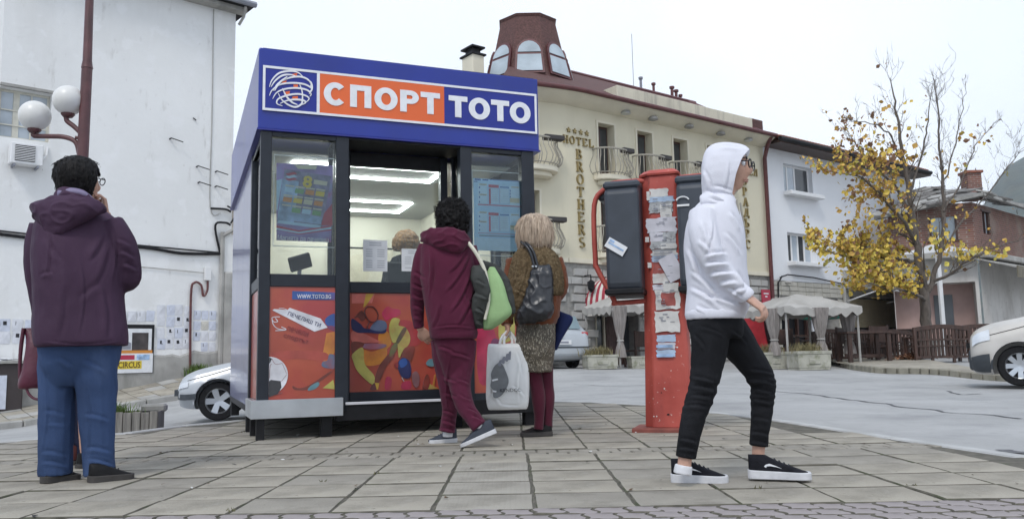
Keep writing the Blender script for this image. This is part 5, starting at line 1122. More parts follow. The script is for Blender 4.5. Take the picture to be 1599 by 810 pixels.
# ------------------------------------------------------------------ terrace canopies (pavilions)
m_canvas = M('faded_canvas', (.40,.385,.36), .9, .12, 2, .4, 30, layers=(((.30,.28,.25), 2, (1,1,1), .52, .72, .6),)); m_curt = M('grey_curtain', (.25,.225,.21), .9, .25, 6, stretch=(4,4,.6))
def pavilion(name, label, cpx, cpy, Y, w_, dpt, zt, zr, ang):
    p = at(cpx, cpy, Y); z = gz(p.x, p.y)
    t = thing(name, label, 'canopy', Matrix.Translation((p.x, p.y, z)) @ Matrix.Rotation(rad(ang),4,'Z'))
    N = 14; rr = []
    for f, zz in ((1.0, zt), (.72, zt+.12), (.42, zt+.26), (.4, zt+.30), (.38, zt+.27), (.16, zr-.05), (.03, zr)):
        r_ = []
        for s_ in range(4):
            for k in range(N):
                u = -1+2*k/N; x, y = ((u,-1),(1,u),(-u,1),(-1,-u))[s_]
                r_.append(Vector((x*w_/2*f, y*dpt/2*f, zz-(.05*(1-u*u) if f > .5 else 0)+(.03*math.sin(k*2.2) if f > .8 else 0))))
        rr.append(r_)
    q = MB(); q.rings(rr, cap=False); q.build('roof_canvas', m_canvas, t, smooth=50)
    q = MB(); A = rr[0]; n = len(A); dn = []
    for k in range(n*3):
        p0 = A[(k//3) % n].lerp(A[(k//3+1) % n], (k % 3)/3); dn.append((p0*1.0, p0+Vector((0,0,-.16-.05*abs(math.sin(k*PI/6))))+ (p0*.012)*math.sin(k*.9)))
    q.rings([[a for a, b_ in dn], [b_ for a, b_ in dn]], cap=False); q.build('valance', m_canvas, t, smooth=60)
    for sx in (-1, 1):
        for sy in (-1, 1): q = MB(); q.tube([(sx*w_*.46, sy*dpt*.46, 0), (sx*w_*.46, sy*dpt*.46, zt)], .03, 6); q.build('post', m_conc, t)
    return t, p, z
def curtain(par, x, y, z0, z1, r):
    q = MB(); rr = []
    for zz, rr_ in ((1,1.0),(.9,.95),(.6,.72),(.42,.45),(.36,.36),(.32,.40),(.2,.62),(.05,.75)):
        rr.append([Vector((x+(r*rr_*(1+.16*math.sin(k*2.4+zz*3)))*math.cos(2*PI*k/26), y+(r*rr_*(1+.16*math.sin(k*2.4+zz*3)))*math.sin(2*PI*k/26), z0+(z1-z0)*zz)) for k in range(26)])
    q.rings(rr); c = q.build('curtain', m_curt, par, smooth=70); q = MB(); q.tube([(x+r*.44*math.cos(a), y+r*.44*math.sin(a), z0+(z1-z0)*.36) for a in np.linspace(0,2*PI,14)], .02, 5); q.build('tie', m_canvas, c)
t1, p1, z1_ = pavilion('terrace_canopy', 'faded grey terrace canopy with scalloped edge and gathered curtains right of the boy', 1250, 560, 22.0, 2.35, 2.1, 1.52, 1.90, 18)
for sx, sy in ((-.1,-1.02),(1.05,-.55),(-1.1,-.6)): curtain(t1, sx*1.08, sy*.98, .25, 1.48, .20)
t2, p2, z2_ = pavilion('terrace_canopy', 'small faded grey canopy before the hotel entrance behind the payphone', 985, 565, 22.8, 2.0, 1.6, 1.66, 2.05, 30)
curtain(t2, -.86, -.7, .2, 1.6, .18); curtain(t2, .9, -.75, .2, 1.6, .15)
# umbrella with green rim, red panel, notice sign
sg_ = at(1199, 560, 27.3); rs = thing('red_sign', 'small red notice board on the hotel corner by the downpipe', 'sign', HF.M); q = MB(); q.box(8.72,9.20,-.15,-.12,2.35,2.82); q.build('board', M('sign_red', (.42,.03,.06), .5), rs); q = MB(); q.box(8.82,9.1,-.154,-.15,2.66,2.70); q.box(8.9,9.02,-.154,-.15,2.55,2.60); q.build('print', m_pvc, rs)
gu = at(1287, 522, 24.5); um = thing('terrace_umbrella', 'small green parasol under the right terrace canopy', 'umbrella', Matrix.Translation((gu.x, gu.y, gz(gu.x,gu.y))))
q = MB(); q.lathe([(.02,1.55),(.3,1.46),(.62,1.32),(.60,1.25)], n=12); q.build('shade', M('green_canvas', (.03,.24,.17), .8), um, smooth=30); q = MB(); q.tube([(0,0,0),(0,0,1.55)], .02, 6); q.build('pole', m_pvc, um)
bp_ = at(1182, 520, 24); bn = thing('red_banner', 'red cloth banner hanging behind the boy under the terrace canopy', 'banner', Matrix.Translation((bp_.x, bp_.y, gz(bp_.x,bp_.y)))); q = MB(); q.rings([[(x,.03*math.sin(x*9),z) for x in np.linspace(-.5,.3,9)] for z in (.3,1.0,1.6)], cap=False, closed=False); q.build('cloth', M('red_cloth', (.38,.02,.03), .8, .2, 4), bn); q = MB(); q.lathe([(.05,0),(.12,.3),(.22,.9),(.25,1.5)], (.42,-.1,.1), 14); q.build('furled_cloth', m_dark, bn, smooth=60)

# ------------------------------------------------------------------ dark wooden benches, chairs and tables of the terrace
def bench(label, px_, py_, Y, w_, hb, ang, slat, group='dark wooden terrace benches'):
    p = at(px_, py_, Y); t = thing('wooden_bench', label, 'bench', Matrix.Translation((p.x, p.y, gz(p.x,p.y))) @ Matrix.Rotation(rad(ang),4,'Z'), group=group)
    for sx in (-1, 1):
        q = MB(); q.box(sx*w_/2-.04, sx*w_/2+.04, -.04, .04, 0, hb*.93); q.build('back_leg', m_brown_wood, t, bevel=.008)
        q = MB(); q.box(sx*w_/2-.04, sx*w_/2+.04, .42, .49, 0, .62); q.build('front_leg', m_brown_wood, t, bevel=.008); q = MB(); q.box(sx*w_/2-.05, sx*w_/2+.05, -.02, .52, .62, .67); q.build('armrest', m_brown_wood, t, bevel=.008)
    for s_ in (-.2,.2): q = MB(); q.box(s_*w_-.03,s_*w_+.03,-.03,.03,0,.45); q.build('middle_leg', m_brown_wood, t)
    n = 18; top = [(w_/2*(-1+2*k/n), hb*(.93+.07*math.sin(PI*k/n))) for k in range(n+1)]
    q = MB(); q.prism([(x, z) for x, z in top]+[(x, z-.11) for x, z in reversed(top)], -.035, .035); q.build('top_rail', m_brown_wood, t, bevel=.006)
    q = MB(); q.box(-w_/2,w_/2,-.035,.035,hb*.58,hb*.63); q.build('middle_rail', m_brown_wood, t); q = MB(); q.box(-w_/2,w_/2,-.045,.03,hb*.42,hb*.46); q.build('lower_rail', m_brown_wood, t); q = MB(); q.box(-w_/2,w_/2,-.03,.03,.12,.18); q.build('stretcher', m_brown_wood, t)
    ns = slat
    for k in range(ns):
        x = -w_/2+.08+(w_-.16)*(k+.5)/ns; q = MB(); q.box(x-.030,x+.030,-.015,.015,.18,hb*.9); q.build('back_slat', m_brown_wood, t)
    for k in range(4): q = MB(); q.box(-w_/2,w_/2,.06+k*.1,.14+k*.1,.42,.45); q.build('seat_slat', m_brown_wood, t)
    return t
bench('long dark wooden bench with arched slatted back in front of the tree', 1473, 556, 21.5, 1.42, .98, 3, 13)
bench('dark wooden bench behind the cream van front at the far right', 1535, 552, 23.5, 1.5, .95, -4, 12)
bench('dark slatted bench left of the arched bench beside the leaf heap', 1400, 556, 22.8, 1.0, .85, 8, 8)
bench('dark slatted bench between the terrace tables under the tree', 1345, 556, 23.6, .9, .9, 20, 8)
bench('dark slatted bench directly behind the mossy planter with the curtain', 1297, 556, 23.4, 1.0, .95, 14, 9)
def table(label, px_, py_, Y, w_, h_, ang):
    p = at(px_, py_, Y); t = thing('wooden_table', label, 'table', Matrix.Translation((p.x, p.y, gz(p.x,p.y))) @ Matrix.Rotation(rad(ang),4,'Z'))
    for k in range(4): q = MB(); q.box(-w_/2,w_/2,-.36+k*.18,-.36+k*.18+.17,h_-.05,h_); q.build('top_plank', m_brown_wood, t, bevel=.006)
    for sx in (-1,1):
        for sy in (-1,1): q = MB(); q.box(sx*w_*.42-.05,sx*w_*.42+.05,sy*.28-.04,sy*.28+.04,0,h_-.05); q.build('leg', m_brown_wood, t)
    q = MB(); q.box(-w_*.42,w_*.42,-.03,.03,.2,.28); q.build('stretcher', m_brown_wood, t)
table('dark wooden terrace table with wide top right of the canopy curtain', 1350, 560, 21.8, 1.25, .86, 6); table('dark wooden table between the benches under the tree', 1408, 552, 24.2, 1.0, .85, -5); table('dark wooden table in the shade below the right canopy', 1262, 545, 24.8, 1.2, .8, 12)
def chair(label, px_, py_, Y, ang):
    p = at(px_, py_, Y); t = thing('wooden_chair', label, 'chair', Matrix.Translation((p.x, p.y, gz(p.x,p.y))) @ Matrix.Rotation(rad(ang),4,'Z'))
    for sx in (-1,1):
        q = MB(); q.box(sx*.22-.025,sx*.22+.025,-.02,.03,0,1.0); q.build('back_leg', m_brown_wood, t); q = MB(); q.box(sx*.22-.025,sx*.22+.025,.38,.43,0,.45); q.build('front_leg', m_brown_wood, t)
    q = MB(); q.box(-.25,.25,0,.45,.43,.47); q.build('seat', m_brown_wood, t); q = MB(); q.box(-.2,.2,-.01,.02,.55,.98); q.build('backrest', m_brown_wood, t, bevel=.01)
for a in (('dark chair nearest the curtain post of the right canopy', 1318, 560, 22.2, 30), ('dark high backed chair in the middle of the tree terrace', 1375, 556, 22.4, -10), ('dark chair by the hotel door behind the payphone', 1002, 566, 23.2, 40), ('dark chair at the left end of the right terrace', 1226, 556, 23.6, 160)): chair(*a)
q_ = at(1423, 556, 21.9); lh = MB()
for k in range(320):
    a, r = random.uniform(0,2*PI), abs(random.gauss(0,.28)); x, y = q_.x+r*math.cos(a), q_.y+r*math.sin(a)*.6; z = gz(x,y)+max(0,.16-r*.3)*random.random()+.125; w_ = random.uniform(.03,.06)
    n_ = Vector((random.gauss(0,.5),random.gauss(0,.5),1)).normalized(); u_ = n_.cross(Vector((1,.3,0))).normalized()*w_; v_ = n_.cross(u_)*1.2; c = Vector((x,y,z)); lh.add([c-u_, c-v_, c+u_, c+v_], [(0,1,2,3)])
lh.build('leaf_heap', M('dry_brown_leaves', (.22,.105,.055), .85, .4, 12), kind='stuff')
# right pavement with kerb
RS = [gp(1315,573,.2), gp(1365,579,.16), gp(1450,582,.1), gp(1535,587,.05), gp(1640,594,.0)]
RSo = [(p[0]+1.2, p[1]+9) for p in RS]
q = MB(); rr = []
for j in range(9):
    rr.append([(a[0]+(b_[0]-a[0])*j/8, a[1]+(b_[1]-a[1])*j/8, gz(a[0]+(b_[0]-a[0])*j/8, a[1]+(b_[1]-a[1])*j/8)+.10) for a, b_ in zip(catmull(RS,6), catmull(RSo,6))])
q.rings(rr, cap=False, closed=False); rsd = q.build('right_sidewalk', m_slab, smooth=180, kind='structure')
P = catmull(RS, 5)
for i in range(len(P)-1):
    a, b_ = Vector(P[i]), Vector(P[i+1]); q = MB(); dd = (b_-a).normalized()*.02; a += dd; b_ -= dd
    q.beam((a.x,a.y-.06,gz(*a)+.02), (b_.x,b_.y-.06,gz(*b_)+.02), .14, .2); q.build('kerb_stone', M('kerb_concrete', (.24,.225,.18), .9, .25, 4, .5, 20) if i == 0 else bpy.data.materials['kerb_concrete'], rsd, bevel=.02)

# ------------------------------------------------------------------ tree with the last yellow leaves
TY = 23.2; tb = at(1447, 556, TY); tzz = gz(tb.x, tb.y)
tree = thing('tree', 'half bare tree with yellow autumn leaves behind the wooden bench', 'tree', Matrix.Translation((tb.x, tb.y, tzz-.05)))
m_bark = M('grey_bark', (.12,.10,.085), .9, .35, 6, .8, 20, stretch=(3,3,.6)); T0 = Vector((tb.x, tb.y, tzz-.05))
def tp(x, y, dy=0): return at(x, y, TY+dy)-T0
br = MB(); twigs = []; rnd = random.Random(11)
def limb(pts, r0, r1, tw=0, depth=2, ln=.9, leafy=0., spread=1.):
    P = catmull([tp(*p) for p in pts], 5); n = len(P)
    P = [p+np.array([rnd.gauss(0,.02) for _ in range(3)])*(0 < i < n-1) for i, p in enumerate(P)]
    br.tube(P, [r0+(r1-r0)*i/(n-1) for i in range(n)], 7)
    for k in range(tw):
        i = rnd.randrange(max(1,int(n*.2)), n); p = Vector(P[i]); d = (Vector(P[min(i+1,n-1)])-Vector(P[max(i-1,0)])).normalized()
        twig(p, d, ln*rnd.uniform(.5,1.1), max(.006, .7*(r0+(r1-r0)*i/(n-1))*.45), depth, leafy, spread)
def twig(p, d, L, r, depth, leafy, spread=1.):
    ax = Vector((rnd.gauss(0,1), rnd.gauss(0,1), rnd.gauss(0,.5))); dr = (d+ax*.55*spread+Vector((0,0,.25))).normalized(); pts = [p.copy()]
    for k in range(4):
        dr = (dr+Vector((rnd.gauss(0,.16),rnd.gauss(0,.16),.08+rnd.gauss(0,.1)))).normalized(); pts.append(pts[-1]+dr*L/4)
    br.tube(pts, [r*(1-.75*k/4) for k in range(5)], 4, cap=False)
    for k in range(1,5): twigs.append((pts[k], leafy))
    if depth > 0:
        for k in range(rnd.choice((2,3))): j = rnd.randrange(1,5); twig(pts[j], dr, L*rnd.uniform(.45,.7), max(.005, r*.5), depth-1, leafy)
limb([(1447,558),(1446,500),(1441,450),(1434,400),(1424,340),(1418,290),(1408,230),(1398,170),(1391,122)], .17, .010, 26, 2, .8, .05)
limb([(1443,465),(1462,420),(1472,370),(1473,300),(1468,230),(1464,170),(1457,122)], .08, .008, 24, 2, .75, .0)
limb([(1440,440,),(1405,442,-.5),(1370,418,-1),(1330,402,-1.3),(1290,392,-1.4)], .075, .012, 18, 2, .7, .8)
limb([(1436,410),(1400,405,.5),(1365,400,.8),(1330,385,1)], .06, .012, 14, 2, .7, .8)
limb([(1432,385),(1405,340,-.6),(1372,300,-1),(1340,275,-1.2),(1310,270,-1.3)], .06, .010, 20, 2, .75, .6)
limb([(1424,335),(1395,290,.5),(1360,255,.7),(1330,215,.9)], .05, .010, 20, 2, .75, .45)
limb([(1420,300),(1440,240,.4),(1448,190,.5),(1455,140,.5)], .035, .008, 12, 2, .6, .0)
limb([(1416,270),(1390,215,-.4),(1365,195,-.7),(1330,190,-.9)], .03, .008, 14, 2, .6, .12)
limb([(1455,440),(1490,425,-.4),(1530,395,-.8),(1599,372,-1)], .05, .01, 14, 2, .7, .12)
limb([(1466,400),(1500,350,.4),(1540,305,.6),(1590,240,.8)], .04, .008, 16, 2, .7, .03)
limb([(1473,330),(1500,285,.2),(1520,235,.3),(1545,200,.3)], .03, .006, 14, 2, .55, .08)
limb([(1472,290),(1488,235,.2),(1500,180,.2),(1508,140,.2)], .025, .006, 12, 2, .5, .0)
limb([(1447,470),(1420,455,-.9),(1385,450,-1.4),(1350,440,-1.8)], .05, .01, 10, 2, .6, .9)
br.build('trunk', m_bark, tree, smooth=60)
m_leaf = [M('yellow_leaf', (.62,.41,.04), .6, .3, 1.5, col2=(.74,.56,.10)), M('ochre_leaf', (.50,.30,.06), .7, .3, 2), M('brown_leaf', (.22,.115,.06), .75, .3, 2), M('green_yellow_leaf', (.42,.36,.06), .6, .3, 2)]
lv = MB(); nl = 0
def leaf(p, s_, mi_):
    n_ = Vector((rnd.gauss(0,1),rnd.gauss(-.5,1),rnd.gauss(.3,.7))).normalized(); u_ = n_.cross(Vector((rnd.random(),.3,rnd.random()))).normalized(); v_ = n_.cross(u_); lv.cm = mi_
    c = p+Vector((rnd.gauss(0,.05),rnd.gauss(0,.05),-abs(rnd.gauss(0,.06)))); b_ = .25*s_
    lv.add([c-v_*s_, c-v_*s_*.3+u_*s_*.65+n_*b_*.4, c+v_*s_*.25+u_*s_*.75+n_*b_, c+v_*s_*1.05, c+v_*s_*.25-u_*s_*.75+n_*b_, c-v_*s_*.3-u_*s_*.65+n_*b_*.4], [(0,1,2,3),(0,3,4,5)])
for p, lf in twigs:
    w = p+T0; px_ = 799.5+FPX*(w-CAM).dot(RGT)/(w-CAM).dot(FWD); py_ = 405-FPX*(w-CAM).dot(UPV)/(w-CAM).dot(FWD)
    dens = lf
    if px_ > 1475: dens *= .4
    if py_ < 230: dens *= .22
    elif py_ < 330: dens *= .6
    for k in range(5):
        if rnd.random() < dens*.36: leaf(p, rnd.uniform(.035,.075), 0 if (py_ > 340 and rnd.random() < .5) else rnd.choice((1,1,0,2,3) if py_ > 230 else (2,2,1)))
for cx, cy, sx, sy, n in ((1350,420,28,16,230),(1335,440,16,10,110),(1362,405,26,12,140),(1400,243,20,9,110),(1370,246,14,8,60),(1345,330,22,25,120),(1322,385,16,14,70),(1360,300,18,14,70),(1418,345,10,12,50),(1465,372,12,20,60),(1440,425,8,10,40),(1425,450,8,8,40),(1515,395,12,7,50),(1545,388,6,4,18),(1568,392,6,4,16),(1485,378,12,12,40),(1335,300,14,12,60),(1390,290,16,14,60),(1405,395,14,14,70),(1385,170,16,26,22),(1352,205,22,20,34),(1330,240,14,20,24),(1525,215,20,8,26),(1480,250,16,26,16),(1430,190,12,30,14),(1505,330,14,14,16),(1290,395,14,10,36)):
    for k in range(int(n*.8)): leaf(tp(rnd.gauss(cx,sx*.8), rnd.gauss(cy,sy*.8), rnd.gauss(0,.7)), rnd.uniform(.035,.105), rnd.choice((0,0,0,1,3)) if cy > 330 else rnd.choice((0,1,1,2)))
lv.build('crown', m_leaf, tree)

# ------------------------------------------------------------------ vehicles
def vehicle(name, label, M_, st, paint, wheels, rim_n, win, cut=.365, archm=None, seams=(), glassm=None, low=None, group=None):
    """st: stations (x, z_bottom, z_belt, z_top, w_bottom, w_belt, w_top); x forward, body lofted across them"""
    t = thing(name, label, 'car' if 'van' not in name else 'van', M_, group=group)
    def sec(s_):
        x, zb_, zm, zt_, wb, wm, wt = s_; h_ = [(wb*.6,zb_),(wb*.93,zb_+.02),(wb,zb_+.10),(wm*1.0,zb_+(zm-zb_)*.45),(wm*.995,zm-.05),(wm*.965,zm),(wt+(wm-wt)*.45,zm+(zt_-zm)*.55),(wt,zt_-.05),(wt*.86,zt_),(wt*.45,zt_+.015)]
        return [Vector((x,y,z)) for y, z in h_]+[Vector((x,-y,z)) for y, z in reversed(h_)]
    S = catmull(st, 4); q = MB(); q.rings([sec(s_) for s_ in S]); me = q.mesh('body'); o = bpy.data.objects.new('body', me)
    COL.objects.link(o)
    def fixn(me):
        bm = bmesh.new(); bm.from_mesh(me); bmesh.ops.remove_doubles(bm, verts=bm.verts, dist=1e-5); bmesh.ops.recalc_face_normals(bm, faces=bm.faces); bm.to_mesh(me); bm.free()
    fixn(me)
    for (wx, wr, wy) in wheels:
        for sgn in (-1,1):
            cm = MB(); cm.rings([[Vector((wx+cut*math.cos(2*PI*k/28), sgn*(wy-.30)+o_, wr+cut*math.sin(2*PI*k/28))) for k in range(28)] for o_ in (0, sgn*.8)])
            c = cm.build('cutter', paint); fixn(c.data); b_ = o.modifiers.new('c','BOOLEAN'); b_.operation = 'DIFFERENCE'; b_.object = c; b_.solver = 'EXACT'
            dg = bpy.context.evaluated_depsgraph_get(); me2 = bpy.data.meshes.new_from_object(o.evaluated_get(dg)); o.modifiers.clear(); o.data = me2; bpy.data.objects.remove(c)
    o.data.materials.clear(); o.data.materials.append(paint); shade(o.data, 38); o.parent = t
    o.data.name = 'body'
    def surf(x, u):   # u along the section outline of the +y side 0..9
        xs_ = [s_[0] for s_ in S]; s_ = np.array([np.interp(x, xs_ if xs_[0] < xs_[-1] else xs_[::-1], [k[j] for k in (S if xs_[0] < xs_[-1] else S[::-1])]) for j in range(7)]); c = sec(s_); i = min(int(u), 8); return c[i].lerp(c[i+1], u-i)
    for (x0, x1, u0, u1, sides, m_, nm) in win:
        for sd in sides:
            q = MB(); G = []
            for a in np.linspace(0,1,6):
                r_ = []
                for b_ in np.linspace(0,1,5):
                    p = surf(x0(b_)+(x1(b_)-x0(b_))*a, u0+(u1-u0)*b_); n_ = Vector((0,p.y,(p.z-.9)*.6)).normalized(); p = p+n_*.012; r_.append(Vector((p.x, p.y*sd, p.z)))
                G.append(r_)
            q.rings(G, cap=False, closed=False); q.build(nm, m_, t, smooth=60)
    for (wx, wr, wy) in wheels:
        for sd in (-1,1):
            q = MB(); q.tube([(wx+(cut+.004)*math.cos(t_), sd*(wy+.045), wr+(cut+.004)*math.sin(t_)) for t_ in np.linspace(-.12,PI+.12,22)], .016, 6); q.build('wheel_arch', archm or paint, t, smooth=60)
            q = MB(); q.rings([[(wx+(cut+.01)*math.cos(t_), sd*(wy-.30), wr+(cut+.01)*math.sin(t_)) for t_ in np.linspace(-.1,PI+.1,18)], [(wx+(cut-.01)*math.cos(t_), sd*(wy+.03), wr+(cut-.01)*math.sin(t_)) for t_ in np.linspace(-.1,PI+.1,18)]], cap=False, closed=False); q.build('wheel_well', m_dark, t)
            T_ = Matrix.Translation((wx, sd*(wy-.09), wr)) @ Matrix.Rotation(-sd*PI/2,4,'X')
            q = MB(T=T_); q.lathe([(wr*.62,-.09),(wr*.93,-.10),(wr,-.07),(wr,.06),(wr*.93,.09),(wr*.66,.09),(wr*.62,.05)], n=32); w_ = q.build('wheel', m_rubber, t, smooth=50)
            q = MB(T=T_); q.lathe([(wr*.66,.086),(wr*.63,.095),(wr*.58,.05),(wr*.56,-.0)], n=32, cap=False); q.lathe([(.02,.055),(wr*.16,.06),(wr*.17,.03)], n=14)
            for k in range(rim_n):
                a = 2*PI*k/rim_n; c_, s_ = math.cos(a), math.sin(a); p = lambda r, tt, z: (r*c_-tt*s_, r*s_+tt*c_, z)
                wi = wr*(.13 if rim_n < 7 else .10)
                q.rings([[p(wr*.1,-wi*.9,z) if False else p(wr*.1,-wi,.02), p(wr*.1,wi,.02), p(wr*.1,wi,.055), p(wr*.1,-wi,.055)], [p(wr*.62,-wi*1.25,.03), p(wr*.62,wi*1.25,.03), p(wr*.62,wi*1.25,.075), p(wr*.62,-wi*1.25,.075)]])
            q.build('rim', m_alu, w_, smooth=40); q = MB(T=T_); q.lathe([(.001,-.03),(wr*.6,-.03)], n=24); q.lathe([(.001,-.031),(wr*.6,-.031)], n=24); q.build('brake_disc', m_dark, w_)
    for (xa, xb, ua, ub) in seams:
        for sd in (1,-1):
            q = MB(); pts = []
            for a in np.linspace(0,1,12):
                p = surf(xa+(xb-xa)*a, ua+(ub-ua)*a); pts.append((p.x, (p.y+.002)*sd, p.z))
            q.tube(pts, .006, 4); q.build('panel_gap', m_dark, t)
    for xh in ((-.30,-1.15) if seams else ()):
        for sd in (1,-1): p = surf(xh, 3.6); q = MB(); q.box(p.x-.09,p.x+.09,sd*(p.y+.02)-.012,sd*(p.y+.02)+.012,p.z-.015,p.z+.015); q.build('door_handle', m_dark, t, bevel=.006)
    for sd in ((1,-1) if seams else ()):
        p = surf(.62, 5.0); q = MB(); q.sphere((p.x+.02, sd*(p.y+.10), p.z+.06), .09, 12, 8, (.7,1,.75)); q.build('wing_mirror', paint, t, smooth=180)
    return t, surf
m_silver = M('silver_paint', (.46,.48,.50), .42, .05, 3, metal=.15, coat=.35); m_bluesilver = M('pale_blue_silver_paint', (.42,.445,.47), .42, .05, 3, metal=.15, coat=.35); m_vanp = M('beige_grey_paint', (.52,.495,.455), .42, .06, 3, metal=.05, coat=.3, layers=(((.40,.37,.33), 2.5, (1,1,2), .5, .75, .4),))
m_trimb = M('dark_bumper_plastic', (.045,.052,.06), .5, .15, 10); m_light = M('headlight_glass', (.62,.64,.66), .12, .1, 8, metal=.3, coat=1.); m_tail = M('tail_light_red', (.42,.015,.02), .2, .1, 8, coat=.8)
hatch = [(1.90,.30,.52,.60,.60,.66,.50),(1.86,.22,.58,.68,.74,.80,.62),(1.70,.18,.62,.78,.82,.86,.70),(1.35,.18,.70,.87,.84,.87,.74),(.85,.18,.86,.97,.85,.87,.74),(.62,.18,.92,1.10,.85,.87,.70),(.1,.18,.93,1.38,.85,.87,.62),(-.4,.18,.94,1.44,.85,.87,.60),(-1.1,.18,.95,1.42,.85,.87,.60),(-1.65,.20,.96,1.30,.84,.86,.58),(-1.95,.24,.92,1.05,.80,.83,.60),(-2.08,.34,.80,.86,.72,.76,.62)]
def lin(a, b_): return lambda t: a+(b_-a)*t
winH = [(lin(.62,.12), lin(-.42,-.38), 5.1, 6.85, (1,-1), m_dglass, 'side_window'), (lin(-.48,-.44), lin(-1.55,-1.4), 5.1, 6.85, (1,-1), m_dglass, 'side_window')]
cw = at(342, 656, 13.6)
carL, sfL = vehicle('parked_car', 'silver hatchback with five spoke wheels parked behind the left of the kiosk', Matrix.Translation((cw.x+1.07, cw.y+1.0, cw.z)) @ Matrix.Rotation(rad(193),4,'Z') @ Matrix.Translation((0,0,0)), hatch, m_silver, [(1.28,.31,.80),(-1.22,.31,.80)], 5, winH, seams=((.72,.72,1.2,5),(-.45,-.45,1.2,5),(-1.0,-1.0,2.5,5),(1.75,.75,5.4,5.6),(.72,-1.0,1.3,1.3)))
q = MB(); q.rings([[sfL(x,3.05)+Vector((0.01,.012,dz)) for dz in (-.045,.045)] for x in np.linspace(1.60,1.92,5)], cap=False, closed=False); q.rings([[Vector((p.x,-p.y,p.z)) for p in (sfL(x,3.05)+Vector((0.01,.012,dz)) for dz in (-.045,.045))] for x in np.linspace(1.60,1.92,5)], cap=False, closed=False); q.box(1.9,1.975,-.6,.6,.40,.50); q.build('bumper_strip', m_trimb, carL)
for sd in (1,-1): q = MB(); q.rings([[Vector((p.x+.012,p.y*sd,p.z)) for p in (sfL(x,u)+Vector((0,.012,0)) for u in (3.9,4.5,5.2))] for x in np.linspace(1.72,1.92,4)], cap=False, closed=False); q.build('headlight', m_light, carL, smooth=60)
q = MB(); q.rings([[Vector((x, y, z+.015)) for y in np.linspace(-.62,.62,7)] for x, z in ((.86,1.0),(.6,1.14),(.35,1.27),(.14,1.385))], cap=False, closed=False); q.build('windscreen', m_dglass, carL, smooth=60)
# rear of the pale hatchback by the hotel
cg = at(893, 573, 21.3)
carR, sfR = vehicle('parked_car', 'pale blue silver hatchback seen from behind beside the hotel stone wall', Matrix.Translation((cg.x-1.02, cg.y+2.0, gz(cg.x, cg.y+1.0)-.02)) @ Matrix.Rotation(rad(112),4,'Z'), hatch, m_bluesilver, [(1.28,.31,.80),(-1.22,.31,.80)], 5, winH, seams=((.72,.72,1.2,5),(-.45,-.45,1.2,5)))
q = MB(); q.rings([[Vector((x, y, z)) for y in np.linspace(-.58,.58,7)] for x, z in ((-1.70,1.34),(-1.86,1.18),(-1.99,1.0))], cap=False, closed=False); q.T = None
q.v = [(v[0]-.03, v[1], v[2]+.02) for v in q.v]; q.build('rear_window', M('rear_glass', (.16,.22,.24), .1, .2, 2), carR, smooth=60)
for sd in (1,-1): q = MB(); q.box(-2.03,-1.86,min(sd*.60,sd*.80),max(sd*.60,sd*.80),.70,.94); q.build('tail_light', m_tail, carR, bevel=.03, seg=2)
q = MB(); q.box(-2.10,-1.9,-.78,.78,.34,.60); q.build('rear_bumper', m_bluesilver, carR, bevel=.05, seg=3); q = MB(); q.box(-2.112,-2.09,-.78,.78,.53,.57); q.build('bumper_strip', m_trimb, carR)
q = MB(); q.box(-2.125,-2.105,-.26,.26,.62,.73); q.build('number_plate', m_pvc, carR); q = MB(); q.box(-2.13,-2.124,-.18,.2,.65,.70); q.build('plate_print', m_grey_ink, carR); q = MB(); q.lathe([(.001,0),(.055,0),(.05,.02)], n=14); q.T = None; o = q.build('badge', m_alu, carR); o.matrix_basis = Matrix.Translation((-2.10,0,.84)) @ Matrix.Rotation(-PI/2,4,'Y')
# cream van at the right edge
vw = at(1590, 603, 12.9)
vanst = [(1.90,.30,.60,.72,.62,.68,.54),(1.87,.22,.64,.80,.75,.80,.66),(1.76,.18,.72,.90,.83,.88,.74),(1.5,.18,.78,.99,.86,.90,.78),(1.1,.18,.88,1.07,.87,.90,.78),(.85,.18,.98,1.20,.87,.90,.76),(.35,.18,1.06,1.72,.87,.90,.72),(-.1,.18,1.06,1.80,.87,.90,.72),(-1.4,.18,1.06,1.82,.87,.90,.72),(-1.95,.2,1.05,1.78,.86,.89,.72),(-2.1,.3,1.0,1.6,.82,.85,.70)]
winV = [(lin(.85,.42), lin(-.1,-.06), 5.1, 6.85, (1,-1), m_dglass, 'side_window'), (lin(-.2,-.18), lin(-1.2,-1.15), 5.1, 6.85, (1,-1), m_dglass, 'side_window')]
van, sfV = vehicle('parked_van', 'beige van with dark bumper cut off by the right edge of the view', Matrix.Translation((vw.x+1.56, vw.y+.12, vw.z)) @ Matrix.Rotation(rad(150),4,'Z') @ Matrix.Translation((0,0,0)), vanst, m_vanp, [(1.24,.31,.83),(-1.25,.31,.83)], 8, winV, cut=.375, archm=m_trimb, seams=((.80,.80,1.2,5),(-.35,-.35,1.2,5),(1.7,.85,5.3,5.5),(.8,-1.9,1.25,1.25)))
for sd in (1,-1):
    q = MB(); q.rings([[Vector((p.x+.014,p.y*sd,p.z)) for p in (sfV(x,u)+Vector((0,.014,0)) for u in (1.2,2.0,2.9,3.25))] for x in np.linspace(1.62,1.88,7)], cap=False, closed=False); q.build('bumper_side', m_trimb, van, smooth=60)
    q = MB(); q.rings([[Vector((p.x+.014,p.y*sd,p.z)) for p in (sfV(x,u)+Vector((0,.014,.004)) for u in (4.1,4.8,5.5,6.2))] for x in np.linspace(1.60,1.85,6)], cap=False, closed=False); q.build('headlight', m_light, van, smooth=60)
q = MB(); q.box(1.76,1.93,-.66,.66,.24,.58); q.build('front_bumper', m_trimb, van, bevel=.06, seg=3); q = MB(); q.box(1.88,1.96,-.38,.38,.60,.68); q.build('front_grille', m_dark, van)
